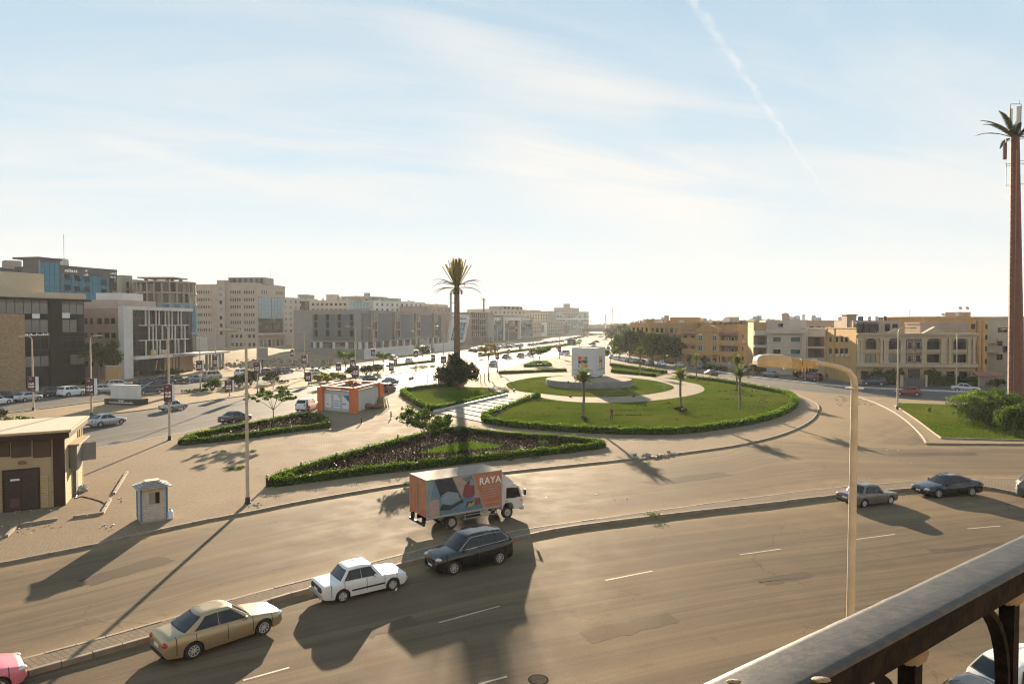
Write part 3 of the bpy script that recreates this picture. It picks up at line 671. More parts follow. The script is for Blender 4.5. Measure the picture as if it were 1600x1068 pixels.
# x runs from 0 at the front bumper to L at the rear; top = outline of bonnet, belt and boot; cab = screen foot, screen top, roof end, rear foot
SPEC = {
 'sedan': dict(L=4.62, W=1.78, wb=2.72, fo=0.88, r=0.32, belt=0.93, top=[(0, .52), (.04, .66), (.2, .735), (.7, .83), (1.2, .90), (1.6, .93), (3.5, .97), (3.9, 1.0), (4.45, .97), (4.58, .86), (4.62, .7)], cab=[(1.22, .88), (2.02, 1.42), (3.2, 1.42), (4.0, .98)], wr=.56, cr=.035, win=[(.10, .49), (.53, .87)]),
 'fastback': dict(L=4.8, W=1.84, wb=2.8, fo=0.92, r=0.34, belt=0.92, top=[(0, .5), (.04, .63), (.2, .72), (.8, .83), (1.3, .90), (1.7, .93), (3.7, .99), (4.2, 1.02), (4.65, 1.0), (4.77, .85), (4.8, .66)], cab=[(1.3, .88), (2.15, 1.42), (3.2, 1.43), (4.4, 1.02)], wr=.57, cr=.035, win=[(.10, .47), (.50, .84)]),
 'old_sedan': dict(L=4.1, W=1.62, wb=2.44, fo=0.72, r=0.29, belt=0.88, top=[(0, .48), (.03, .70), (.12, .76), (.6, .81), (1.15, .86), (1.6, .89), (3.1, .90), (3.4, .90), (4.0, .87), (4.08, .80), (4.1, .55)], cab=[(1.2, .85), (1.66, 1.37), (2.88, 1.37), (3.26, .89)], wr=.64, cr=.012, sq=.3, win=[(.10, .49), (.53, .83), (.85, .94)]),
 'suv': dict(L=4.5, W=1.82, wb=2.7, fo=0.88, r=0.36, belt=1.08, top=[(0, .60), (.04, .80), (.18, .92), (.6, 1.03), (1.05, 1.10), (1.5, 1.12), (3.4, 1.18), (4.2, 1.21), (4.42, 1.16), (4.48, .98), (4.5, .70)], cab=[(1.0, 1.05), (1.8, 1.70), (3.95, 1.69), (4.42, 1.19)], wr=.64, cr=.03, win=[(.08, .36), (.385, .68), (.705, .93)]),
 'hatch': dict(L=4.1, W=1.74, wb=2.55, fo=0.82, r=0.31, belt=0.95, top=[(0, .52), (.04, .68), (.2, .77), (.65, .88), (1.05, .95), (1.4, .97), (3.2, 1.02), (3.8, 1.04), (4.02, 1.0), (4.08, .85), (4.1, .6)], cab=[(1.02, .92), (1.85, 1.47), (3.35, 1.45), (3.95, 1.04)], wr=.58, cr=.03, win=[(.10, .45), (.48, .86)]),
 'van': dict(L=4.6, W=1.7, wb=2.6, fo=0.75, r=0.31, belt=1.1, top=[(0, .55), (.04, .85), (.15, 1.0), (.5, 1.1), (.8, 1.12), (3.6, 1.12), (4.4, 1.12), (4.55, 1.08), (4.6, .6)], cab=[(.35, 1.06), (1.0, 1.88), (4.3, 1.9), (4.52, 1.12)], wr=.68, cr=.03, win=[(.10, .30), (.33, .60), (.63, .92)]),
}
def sect(S, x):
    W, L, r = S['W'] / 2, S['L'], S['r']
    zt_ = lerp_tab(S['top'], x)
    w = W * lerp_tab([(a if a < 2 else L - (4 - a), 1 - (1 - q) * S.get('sq', 1.0)) for a, q in ((0, .70), (.05, .80), (.22, .90), (.6, .975), (1.1, 1.0), (2.9, 1.0), (3.5, .965), (3.85, .90), (3.96, .84), (4, .76))], x)
    zb = lerp_tab([(0, .34), (.12, .22), (.5, .2), (L - .6, .21), (L - .12, .27), (L, .40)], x)
    for xc in (S['fo'], S['fo'] + S['wb']):
        R_ = r + .065
        if abs(x - xc) < R_: zb = max(zb, r + math.sqrt(R_ * R_ - (x - xc) ** 2))
    cr = S['cr']; lo = zb; q = S.get('sq', 1.0)
    P = [(0, zt_ + cr), (.5 * w, zt_ + cr * .7), ((.90 - .10 * q) * w, zt_ - .005), ((.975 - .06 * q) * w, zt_ - .015 - .025 * q), ((.997 - .022 * q) * w, zt_ - .06 - .05 * q), (w, max(lo, .62 * zt_ + .06)), (w * 1.0, max(lo, .46)), (.985 * w, max(lo, .34)), (.955 * w, lo)]
    return [(y, max(z, lo)) if i else (y, z) for i, (y, z) in enumerate(P)]
def car_parts(kind):
    S = SPEC[kind]; L, W, r, fo, wb = S['L'], S['W'], S['r'], S['fo'], S['wb']
    mx = fo + wb / 2
    X = lambda x: mx - x
    xs = {0, .04, .12, .25, .45, L - .04, L - .12, L - .3, L - .5, L}
    for xc in (fo, fo + wb):
        for k in range(-5, 6): xs.add(xc + (r + .065) * math.sin(k / 5 * PI / 2))
        xs |= {xc - r - .075, xc + r + .075}
    for x, _ in S['top']: xs.add(x)
    k = 1.0
    while k < L - .6: xs.add(k); k += .28
    xs = sorted(x for x in xs if 0 <= x <= L); xs = [x for i, x in enumerate(xs) if i == 0 or x - xs[i - 1] > .012]
    rows = []
    for x in xs:
        P = sect(S, x); rows.append([(X(x), y, z) for y, z in P[::-1]] + [(X(x), -y, z) for y, z in P[1:]])
    b = MB(); b.grid(rows); n = len(rows[0])
    b.add([rows[0][i] for i in range(n)], [tuple(range(n - 1, -1, -1))]); b.add([rows[-1][i] for i in range(n)], [tuple(range(n))])
    # cabin shell
    (a0, za0), (a1, za1), (c1, zc1), (c0, zc0) = S['cab']; wb_ = W / 2 * .925; wr = S['wr'] * W * .5 / .5 * .62 if False else S['wr']
    wr = wr * W / 1.8; sq = S.get('sq', 1.0)
    def edge(v): return a0 + (a1 - a0) * v, c0 + (c1 - c0) * v
    def shell(x, y, v):   # height of the shell at level v
        f = max(0, min(1, (x - a0) / (c0 - a0))); z0 = za0 + (zc0 - za0) * f; z0 = max(z0, lerp_tab(S['top'], x) - .05)
        xa, xc = edge(1); g = max(0, min(1, (x - xa) / (xc - xa))); z1 = za1 + (zc1 - za1) * g + .035 * math.sin(PI * g)
        return z0 + (z1 - z0) * v
    def hw(v): return wb_ + (wr - wb_) * (max(v, 0) ** 1.25)
    def sidept(u, v, off=0.0):
        xa, xc = edge(v); x = xa + .06 + (xc - xa - .12) * u
        nar = 1 - .10 * sq * max(0, (abs(u - .5) - .32) / .18) ** 2
        return (X(x), hw(v) * nar + off, shell(x, 0, v) + off * .2)
    def frontpt(s, v, off=0.0):
        xa, _ = edge(v); y = s * hw(v) * .90; bow = (.13 * s * s - .05) * sq
        return (X(xa + bow - off), y, shell(xa, y, v) + off * .6)
    def rearpt(s, v, off=0.0):
        _, xc = edge(v); y = s * hw(v) * .90; bow = (.10 * s * s - .04) * sq
        return (X(xc - bow + off), y, shell(xc, y, v) + off * .6)
    def ring(v, sc=1.0, dz=0.0):
        pts = [frontpt(s / 3, v) for s in range(-3, 4)] + [sidept(u, v) for u in (0, .2, .4, .6, .8, 1)] + [rearpt(-s / 3, v) for s in range(-3, 4)] + [(p[0], -p[1], p[2]) for p in (sidept(u, v) for u in (1, .8, .6, .4, .2, 0))]
        if sc != 1:
            cx = X((a1 + c1) / 2); pts = [(cx + (p[0] - cx) * sc, p[1] * sc, p[2] + dz) for p in pts]
        return pts + [pts[0]]
    b.grid([ring(-.12), ring(0), ring(.3), ring(.6), ring(.85), ring(.96), ring(1.0, .97, .018), ring(1.0, .86, .04), ring(1.0, .6, .055)])
    top = ring(1.0, .6, .055)[:-1]; b.add(top, [tuple(range(len(top)))])
    return S, b, X, sidept, frontpt, rearpt, hw
MESH = {}
def car_meshes(kind):
    if kind in MESH: return MESH[kind]
    S, b, X, side, front, rear, hw = car_parts(kind); L, W, r, fo, wb = S['L'], S['W'], S['r'], S['fo'], S['wb']
    D = {}
    wp = PAINTS['white']
    D['body'] = b.mesh('body', wp, 38)
    u = MB(); u.box(X(fo + wb + r + .3), X(fo - r - .25), -W / 2 + .16, W / 2 - .16, .2, .62); u.box(X(fo + wb - r - .1), X(fo + r + .1), -W / 2 + .09, W / 2 - .09, .17, .4)
    D['underbody'] = u.mesh('underbody', BLACK)
    def patch(fn, s0, s1, v0, v1, n=4, off=.010, mir=False):
        rows = []
        for i in range(n + 1):
            row = []
            for j in range(n + 1):
                p = fn(s0 + (s1 - s0) * i / n, v0 + (v1 - v0) * j / n, off); row.append((p[0], -p[1], p[2]) if mir else p)
            rows.append(row)
        return rows
    sb = MB()
    [sb.grid(patch(side, u0 - .013, u1 + .013, .10, .895, 4, .006, mir)) for mir in (False, True) for u0, u1 in S['win']]
    sb.grid(patch(front, -.99, .99, .02, .95, 4, .005)); sb.grid(patch(rear, -.96, .96, .10, .93, 4, .005)); D['window_surround'] = sb.mesh('window_surround', BLACK, 180)
    D['windscreen'] = MB().grid(patch(front, -.93, .93, .06, .90)).mesh('windscreen', CARGL, 180)
    D['rear_window'] = MB().grid(patch(rear, -.90, .90, .16, .88)).mesh('rear_window', CARGL, 180)
    D['side_window'] = [MB().grid(patch(side, u0, u1, .13, .86, 3, .010, mir)).mesh('side_window', CARGL, 180) for mir in (False, True) for u0, u1 in S['win']]
    # doors: patches of the flank standing 5 mm proud, leaving a shut line all round
    D['door'] = []
    xa, xc = S['cab'][0][0], S['cab'][3][0]
    xd = [fo + r + .14, (fo + wb / 2 + .08), fo + wb - r * .35]
    sl_ = MB()
    for sg in (1, -1):
        for q in (xd[0] - .012, xd[1], xd[2] + .012, L - .42, .52): P = [(y, z) for y, z in sect(S, q)[2:8]]; sl_.grid([[(X(q + e), sg * (y + .004), max(z, .33) + .001) for y, z in P] for e in (-.014, .014)])
    D['shut_lines'] = sl_.mesh('shut_lines', BLACK)
    for x0, x1 in ((xd[0], xd[1] - .014), (xd[1] + .014, xd[2])):
        for sg in (1, -1):
            rows = []
            for i in range(7):
                x = x0 + (x1 - x0) * i / 6; P = sect(S, x); P = [(y, z) for y, z in P[3:8]]
                rows.append([(X(x), sg * (y + .006), max(z, .33)) for y, z in P])
            D['door'].append((MB().grid(rows).mesh('door', wp, 60), X(x1 - .14), sg, (sect(S, x1 - .14)[5][0] + .006)))
    hm = MB().ell((0, 0, 0), (.09, .022, .018), n=8, k=4).mesh('handle', wp, 180); D['handle'] = hm
    P = sect(S, .2)
    D['headlight'] = MB().ell((0, 0, 0), (.20, .17, .085), n=10, k=6).mesh('headlight', LAMPG, 180)
    D['tail_light'] = MB().ell((0, 0, 0), (.12, .19, .10), n=10, k=6).mesh('tail_light', REDL, 180)
    zh = lerp_tab(S['top'], .2) - .10; zr = lerp_tab(S['top'], L - .2) - .20
    D['pos'] = (X(.17), W / 2 * .70, zh, X(L - .09), W / 2 * .70, zr)
    g = MB(); g.box(X(.03), X(-.012), -.36, .36, .50, .62); 
    D['grille'] = g.mesh('grille', BLACK)
    D['bumper'] = [MB().box(X(.1), X(-.02), -W * .33, W * .33, .27, .40).mesh('bumper', BLACK), MB().box(X(L + .02), X(L - .1), -W * .33, W * .33, .30, .44).mesh('bumper', BLACK)]
    D['number_plate'] = [MB().box(X(.02), X(-.028), -.2, .2, .42, .52).mesh('number_plate', WHITE), MB().box(X(L + .026), X(L - .04), -.2, .2, .58, .69).mesh('number_plate', WHITE)]
    m_ = MB().ell((0, 0, 0), (.07, .11, .075), n=8, k=5).mesh('mirror', wp, 180); D['mirror'] = m_
    D['mpos'] = (X(S['cab'][0][0] + .42), W / 2 * .93 + .10, S['belt'] + .06)
    tw = .2
    RX = Matrix.Rotation(PI / 2, 4, 'X')
    D['tyre'] = MB().lathe([(r * .64, -tw / 2), (r * .92, -tw / 2), (r, -tw / 2 + .03), (r, tw / 2 - .03), (r * .92, tw / 2), (r * .64, tw / 2 - .01)], 20, 0, RX, False).mesh('tyre', RUBBER, 40)
    rm = MB(); rm.lathe([(.02, -.02), (r * .60, -.02), (r * .66, .085), (r * .62, .088), (r * .58, .0), (.03, .0)], 20, 0, RX)
    ns = 9 if kind != 'old_sedan' else 4
    for k in range(ns):
        A = Matrix.Rotation(2 * PI * k / ns, 4, 'Y'); sw = .02 if ns > 4 else .07; rm.box(.03, r * .6, -.088, -.06, -sw, sw, 1, A); rm.box(.03, r * .6, .06, .088, -sw, sw, 1, A)
    for y in (-.09, .09): rm.lathe([(r * .56, y - .006), (r * .655, y - .006), (r * .655, y + .006), (r * .56, y + .006), (r * .56, y - .006)], 20, 1, RX, False)
    rm.ell((0, -.07, 0), (.06, .03, .06), 1, 8, 4); rm.ell((0, .07, 0), (.06, .03, .06), 1, 8, 4)
    D['rim'] = rm.mesh('rim', [BLACK, ALLOY], 40)
    D['S'] = S; MESH[kind] = D; return D
def setpaint(o, m_):
    o.material_slots[0].link = 'OBJECT'; o.material_slots[0].material = m_
PROTO = {}
def make_car(kind, color, label, loc, rz, group=None, name=None, cat='car'):
    key = (kind, color); pm = PAINTS[color]
    if key in PROTO:
        t = copy_tree(PROTO[key]); place(t, loc, rz, label, group)
        if name: t.name = name
        t['category'] = cat; return t
    D = car_meshes(kind); S = D['S']
    t = thing(name or 'parked_car', label, cat, loc, rz, group)
    def p(nm, me, l=(0, 0, 0), par=None, z=0.0, col=False):
        o = mobj(nm, me, par or t, l, z)
        if col: setpaint(o, pm)
        return o
    p('body', D['body'], col=True); p('underbody', D['underbody'])
    p('window_surround', D['window_surround']); p('shut_lines', D['shut_lines'])['kind'] = 'stuff'; p('windscreen', D['windscreen']); p('rear_window', D['rear_window'])
    for m_ in D['side_window']: p('side_window', m_)
    for m_, hx, sg, hy in D['door']:
        d = p('door', m_, col=True); p('handle', D['handle'], (hx + .06, sg * hy, S['belt'] - .16), d, col=True)
    x, y, z, x2, y2, z2 = D['pos']
    for sg in (1, -1):
        p('headlight', D['headlight'], (x, sg * y, z), z=-sg * .35); p('tail_light', D['tail_light'], (x2, sg * y2, z2), z=sg * .2)
        mx_, my, mz = D['mpos']; p('mirror', D['mirror'], (mx_, sg * my, mz), col=True)
    p('grille', D['grille'])
    for m_ in D['bumper']: p('bumper', m_)
    for m_ in D['number_plate']: p('number_plate', m_)
    for sx in (1, -1):
        for sg in (1, -1):
            w = mobj('wheel', None, t, (sx * S['wb'] / 2, sg * (S['W'] / 2 - .125), S['r'])); p('tyre', D['tyre'], par=w); p('rim', D['rim'], par=w)
    if kind == 'old_sedan' and color == 'white':
        L_ = S['L']; b = MB()
        for sg in (1, -1): b.grid([[(x_, sg * (S['W'] / 2 + .008), .44), (x_, sg * (S['W'] / 2 + .008), .52)] for x_ in (S['wb'] / 2 - .42, 0, -S['wb'] / 2 + .42)])
        b.box(-2.185, -2.12, -.6, .6, .58, .80); b.obj('dark_trim', BLACK, t)['kind'] = 'stuff'
        for x_ in (1.955, -2.18): MB().box(x_ - .05, x_ + .05, -.76, .76, .40, .50).obj('bumper_bar', STEEL, t)
    PROTO[key] = t
    t['_'] = 1; del t['_']
    return t
def pose(rear, front, W=1.78, side=-1, z=0.0, L=None):
    """ground contact pixels of the rear and front wheel on the side that faces us -> centre and heading"""
    a, b = G(*rear, z), G(*front, z); h = b - a; h.normalize(); nrm = Vector((-h.y, h.x, 0))
    c = (a + b) / 2; s = 1 if nrm.dot(c) > 0 else -1
    c = c + nrm * s * (W / 2 - .1); return (c.x, c.y, z), math.atan2(h.y, h.x)
def head(px, py, line, sgn=1, z=0.0):
    p = G(px, py, z); best = min(range(len(line) - 1), key=lambda i: (line[i] - p).length); t = (line[best + 1] - line[best]) * sgn
    return (p.x, p.y, z), math.atan2(t.y, t.x)
def car(kind, color, label, P, **k): return make_car(kind, color, label, P[0], P[1], **k)
car('sedan', 'gold', 'dusty gold sedan parked against the near median, closest whole car to us', pose((298, 1030), (415, 990)))
car('old_sedan', 'white', 'old boxy white sedan parked between the gold sedan and the black family car', pose((533, 941), (615, 921), 1.62))
bs = car('suv', 'black', 'glossy black family car with bright window trim facing left beside the box truck', pose((780, 881), (709, 897.5), 1.82))
car('old_sedan', 'bronze', 'small grey brown sedan parked at the near median just right of the foreground lamp pole', pose((1351.5, 792.5), (1390, 787.5), 1.66))
car('fastback', 'black', 'low black sedan facing left at the widening end of the near median', pose((1514, 775), (1470, 777.5), 1.84))
car('suv', 'grey', 'dark grey car cut off by the right edge beside the black sedan', pose((1618, 783), (1688, 791), 1.82))
car('hatch', 'pink', 'pink car with only its front corner showing at the bottom left', pose((-135, 1127), (-27, 1094), 1.74))
car('suv', 'white', 'white hatchback seen through the railing scrollwork at the bottom right', pose((1606, 1134), (1714, 1106), 1.82))
car('sedan', 'charcoal', 'dark car of which only the roof shows under the railing, left of the white hatchback', ((14.6, 20.9, 0), 0.5))
# traffic and parked cars of the middle distance
car('sedan', 'silver', 'silver sedan driving past the small brick building', pose((154, 667.5), (192, 662)), name='moving_car')
car('old_sedan', 'silver', 'older silver sedan passing the black and white monument', pose((262, 643), (294, 638), 1.68), name='moving_car')
car('sedan', 'charcoal', 'dark sedan at the near kerb of the boulevard by the umbrella shaped tree', pose((356, 664), (396, 656)), name='moving_car')
car('suv', 'white', 'white sport utility car stopped left of the orange booth', pose((484, 642), (493, 639.5), 1.82, L=4), name='moving_car')
car('sedan', 'charcoal', 'black sedan on the boulevard straight behind the orange booth, nearest the shrubs', pose((574, 597.5), (594, 594)), name='moving_car')
car('fastback', 'grey', 'grey saloon on the sunlit lane right of the orange booth', pose((607, 602), (624, 599)), name='moving_car')
car('suv', 'maroon', 'dark red sport utility car right of the orange booth', pose((601, 615.5), (622, 610.5), 1.82), name='moving_car')
car('suv', 'silver', 'silver sport utility car on the service road left of the palm shaped mast', pose((637, 569), (650, 566), 1.82), name='moving_car')
FARM = {}
def far_car(kind, color, label, P, group=None, name='parked_car'):
    """a car too small in the photograph to show parts: body, glass, lamps and wheels as one mesh"""
    if kind not in FARM:
        S, b, X, side, front, rear, hw = car_parts(kind); L, W, r, fo, wb = S['L'], S['W'], S['r'], S['fo'], S['wb']
        def patch(fn, s0, s1, v0, v1, mir=False):
            rows = [[(lambda p: (p[0], -p[1], p[2]) if mir else p)(fn(s0 + (s1 - s0) * i / 2, v0 + (v1 - v0) * j / 2, .012)) for j in range(3)] for i in range(3)]
            b.grid(rows, 1)
        patch(front, -.9, .9, .06, .9); patch(rear, -.88, .88, .14, .88)
        for u0, u1 in S['win']: patch(side, u0, u1, .12, .87); patch(side, u0, u1, .12, .87, True)
        b.box(X(fo + wb + .5), X(fo - .5), -W / 2 + .15, W / 2 - .15, .2, .6, 2)
        RX = Matrix.Rotation(PI / 2, 4, 'X')
        for x in (fo, fo + wb):
            for sg in (1, -1):
                M = Matrix.Translation((X(x), sg * (W / 2 - .12), r)) @ RX
                b.lathe([(.1, -.1), (r, -.1), (r, .1), (.1, .1)], 12, 2, M); b.lathe([(.02, -.105), (r * .6, -.105), (r * .6, .105), (.02, .105)], 8, 3, M)
        for sg in (1, -1):
            b.ell((X(.14), sg * W * .34, lerp_tab(S['top'], .2) - .1), (.16, .16, .08), 4, 6, 4); b.ell((X(L - .08), sg * W * .34, lerp_tab(S['top'], L - .2) - .18), (.11, .16, .09), 5, 6, 4)
        FARM[kind] = b.mesh('parked_car', [PAINTS['white'], CARGL, BLACK, ALLOY, LAMPG, REDL], 40)
    o = mobj(name, FARM[kind], None, P[0], P[1]); setpaint(o, PAINTS[color]); return tag(o, label, 'car', group)
g = 'cars parked along the office service road'
for px, py, kd, cl, lb_ in ((-6, 632, 'sedan', 'white', 'white car at the left edge on the service road, nearest row'), (8, 624, 'sedan', 'charcoal', 'dark car at the left edge behind the white one on the service road'),
    (44, 626, 'hatch', 'silver', 'silver hatchback under the second lamp pole on the service road'), (80, 619, 'suv', 'charcoal', 'black car behind the silver hatchback and left of the white sport utility'),
    (112, 618, 'suv', 'white', 'large white sport utility car left of the white monument'), (163, 613, 'hatch', 'silver', 'pale hatchback half hidden behind the left end of the white monument'),
    (186, 607, 'suv', 'silver', 'silver estate car showing above the white monument'), (205, 611, 'sedan', 'charcoal', 'dark car just behind the top of the white monument'),
    (234, 615, 'sedan', 'dark_blue', 'dark blue saloon right beside the white monument'), (243, 608, 'sedan', 'charcoal', 'dark grey car just behind the dark blue saloon'),
    (229, 602, 'sedan', 'dark_blue', 'blue black car parked before the white framed glass office'), (256, 601, 'suv', 'dark_blue', 'second dark car from the left before the white framed glass office'),
    (278, 598, 'sedan', 'charcoal', 'third dark car before the white framed glass office, right of the tall pole'), (306, 596, 'sedan', 'blue_grey', 'blue grey car parked at the right end of the glass office'),
    (333, 592, 'van', 'beige', 'pale old car left of the bare sand lot'), (381, 587, 'suv', 'white', 'white car parked at the edge of the bare sand lot'), (417, 584.5, 'sedan', 'maroon', 'left one of two dark red cars at the sand lot'),
    (434, 583, 'sedan', 'red', 'right one of two dark red cars at the sand lot'), (447, 582.5, 'sedan', 'grey', 'grey saloon beside the two dark red cars'), (493, 585.5, 'sedan', 'silver', 'silver car alone on the service road behind the yellow bushes'),
    (615, 561.5, 'hatch', 'grey', 'dark car parked under the long white hoarding')):
    far_car(kd, cl, lb_, head(px, py, G2), g)
for px, py, kd, cl, lb_ in ((326, 553, 'sedan', 'maroon', 'leftmost car on the high sand lot by the white hoarding'), (341, 552, 'sedan', 'charcoal', 'second dark car on the high sand lot'), (356, 551, 'sedan', 'silver', 'silver car in the middle of the sand lot row'), (370, 550.5, 'sedan', 'grey', 'right hand grey car of the sand lot row'), (424, 541, 'suv', 'charcoal', 'dark car before the entrance of the brown office block')):
    p = G(px, py); far_car(kd, cl, lb_, ((p.x, p.y, 0), 0.2 + rnd.uniform(-.2, .2)), 'cars on the bare lot')
g = 'cars driving on the boulevard'
for px, py, kd, cl, lb_ in ((770, 572, 'suv', 'blue_grey', 'car coming towards us just right of the bushy tree'), (790, 560.5, 'suv', 'charcoal', 'dark off road car on the sunlit boulevard'), (813, 558.5, 'suv', 'charcoal', 'dark car following the off road car on the boulevard'),
    (827, 556.5, 'hatch', 'silver', 'silver car behind the two dark ones on the boulevard'), (881, 554.5, 'van', 'white', 'white minibus on the boulevard left of the white cube'), (926, 543.5, 'sedan', 'blue_grey', 'small blue car far up the boulevard above the cube'), (925, 538.5, 'sedan', 'maroon', 'small red car far up the boulevard above the cube')):
    far_car(kd, cl, lb_, head(px, py, E1, 1), g, 'moving_car')
for i, (px, py, cl, wd) in enumerate(((952, 539, 'charcoal', 'farthest'), (949, 545, 'grey', 'second farthest'), (957, 548, 'maroon', 'red tinted'), (950, 551, 'dark_blue', 'dark blue'), (951, 555, 'silver', 'silver'), (955, 560, 'white', 'white nearest'))):
    far_car('sedan', cl, f'{wd} car in the cluster on the road just right of the white cube', ((G(px, py).x, G(px, py).y, 0), 1.5 + rnd.uniform(-.15, .15)), 'cars beside the cube')
gq = 'cars in the slanting row under the villa trees'
nm = ['first', 'second', 'third', 'fourth', 'fifth', 'sixth', 'seventh']
for i, (px, py, cl) in enumerate(((966, 563, 'white'), (973, 564.3, 'silver'), (979, 565.3, 'white'), (986, 566.2, 'charcoal'), (992, 567, 'silver'), (999, 567.8, 'grey'), (1004, 568.5, 'charcoal'))):
    p = G(px, py); far_car('sedan' if i % 2 else 'hatch', cl, f'{nm[i]} car from the left in the slanting row under the villa trees', ((p.x, p.y, 0), -1.15), gq)
gv = 'cars along the villa road'
for px, py, kd, cl, dr, lb_ in ((1015, 571, 'suv', 'black', -1, 'black car parked at the right end of the villa trees'), (1034, 571, 'sedan', 'white', 1, 'white saloon parked before the villa garden wall'), (1062, 573, 'sedan', 'silver', 1, 'pale silver coupe beside the slim villa lamp pole'),
    (1094, 576, 'suv', 'grey', 1, 'grey sport utility car before the tan pediment villa'), (1111, 586.5, 'sedan', 'charcoal', -1, 'dark saloon driving on the villa road behind the big palm'), (1164, 580, 'hatch', 'grey', 1, 'car half hidden by the palm crown before the pediment villa'),
    (1204, 588, 'sedan', 'blue_grey', -1, 'blue grey saloon parked under the foreground lamp head'), (1270, 594.5, 'suv', 'maroon', -1, 'very dark red car below the broken lamp casing'), (1366, 601.5, 'suv', 'dark_blue', -1, 'dark blue minivan parked at the ornate villa hedge'),
    (1349, 605.5, 'sedan', 'charcoal', -1, 'dark car nose just left of the dark blue minivan'), (1419, 617.5, 'hatch', 'red', -1, 'bright red hatchback passing the white lamp pole'), (1509, 611, 'sedan', 'silver', 1, 'pale silver car beyond the right hand bushes')):
    if lb_.startswith('dark car nose'): continue
    far_car(kd, cl, lb_, head(px, py, S1, dr), gv, 'moving_car' if 'driving' in lb_ or 'passing' in lb_ else 'parked_car')
gf = 'rows of cars parked before the far shops'
k = 0
for (x0, y0, x1, y1, n_) in ((738, 550, 812, 541.5, 13), (742, 546.5, 800, 539.5, 9), (826, 540.5, 876, 534, 9), (884, 532, 930, 523, 8)):
    for i in range(n_):
        f = i / (n_ - 1); px, py = x0 + (x1 - x0) * f + rnd.uniform(-1, 1), y0 + (y1 - y0) * f
        P = head(px, py, G2); far_car(rnd.choice(['sedan', 'suv', 'hatch']), rnd.choice(['white', 'white', 'silver', 'silver', 'charcoal', 'grey', 'dark_blue', 'beige']), 'tiny distant car in the rows parked before the far office fronts', (P[0], P[1] + 1.0 + rnd.uniform(-.1, .1)), gf)
for px, py in ((905, 533), (931, 535), (944, 531), (938, 527), (951, 527), (956, 523), (948, 521.5)):
    far_car('sedan', rnd.choice(['white', 'silver', 'charcoal']), 'tiny distant car far up the sunlit boulevard', head(px, py, E1, 1), 'far traffic on the boulevard', 'moving_car')
# bright trim round the black car's windows, roof rails
S_ = SPEC['suv']; _, _, X_, side_, *_r = car_parts('suv')
for mir in (1, -1):
    q = [side_(u, v, .016) for u, v in ([(0.03, .10)] + [(k / 8, .10) for k in range(1, 8)] + [(.96, .12), (.97, .5), (.93, .9)] + [(1 - k / 8, .91) for k in range(1, 8)] + [(.07, .88), (.03, .10)])]
    MB().tube([(a, mir * b, c) for a, b, c in q], .013, 5).obj('window_trim', CHROME, bs, smooth=180)
    q = [side_(u, 1.0, .0) for u in (.08, .3, .6, .9)]
    MB().tube([(a, mir * (b - .04), c + .06) for a, b, c in q], .018, 6).obj('roof_rail', BLACK, bs, smooth=180)

# ------------------------------------------------------------------ the box truck
(tx, ty, _), trz = pose((704, 826), (791, 809.5), 2.0)
t = thing('box_truck', 'box truck with an orange and blue luggage advert driving along the middle road', 'truck', (tx, ty, 0.004), trz)
BX0, BX1, BW, BZ0, BZ1 = -3.75, 1.5, 1.13, 0.98, 3.18      # wheelbase 4.0 -> axles at +-2.0
TORG = mat('truck_orange', (0.42, 0.135, 0.055), 0.55, var=0.1, scale=0.8, dirt=(0.5, 0.34, 0.22), dscale=1.2, damt=0.5)
TPCH = mat('truck_peach', (0.40, 0.22, 0.14), 0.55, var=0.1, dirt=(0.5, 0.4, 0.3), damt=0.3)
TBLU = mat('print_blue', (0.10, 0.185, 0.23), 0.55, var=0.25, scale=2.2); TLBL = mat('print_pale_blue', (0.20, 0.265, 0.29), 0.55, var=0.15, scale=3); TNAV = mat('print_navy', (0.025, 0.03, 0.045), 0.5, var=0.3)
TRED = mat('print_dull_red', (0.20, 0.045, 0.045), 0.55, var=0.2); TPNK = mat('print_pale_pink', (0.38, 0.27, 0.235), 0.55, var=0.12, scale=4); TYEL = mat('print_straw', (0.36, 0.28, 0.14), 0.55)
b = MB(); b.box(BX0, BX1, -BW, BW, BZ0, BZ1); b.obj('cargo_box', TPCH, t)
b = MB(); b.box(BX0 - .03, BX1 + .03, -BW - .03, BW + .03, BZ1 - .004, BZ1 + .06); b.obj('box_roof', mat('truck_roof', (0.30, 0.25, 0.20), 0.8, spec=.1, dirt=(0.2, 0.16, 0.12), dscale=1.0), t)
b = MB()
for sg in (1, -1):
    b.box(BX0 - .02, BX1 + .02, sg * BW - .03, sg * BW + .03, BZ0 - .10, BZ0 + .02); b.box(BX0 - .03, BX0 + .05, sg * BW - .035, sg * BW + .035, BZ0, BZ1)
    b.box(BX1 - .04, BX1 + .03, sg * BW - .034, sg * BW + .034, BZ0, BZ1)
b.obj('box_edging', CONC, t)
Ln, Hh = BX1 - BX0, BZ1 - BZ0
def printed(polys, sg, lift, name='side_print'):
    bb = MB(); ms = []
    for pl, m_ in polys:
        if m_ not in ms: ms.append(m_)
    for j, (pl, m_) in enumerate(polys):
        y = sg * (BW + lift + j * .0012)
        bb.add([(BX0 + Ln * u, y, BZ0 + Hh * v) for u, v in pl], [tuple(range(len(pl)))], ms.index(m_))
    return bb.obj(name, ms, t)
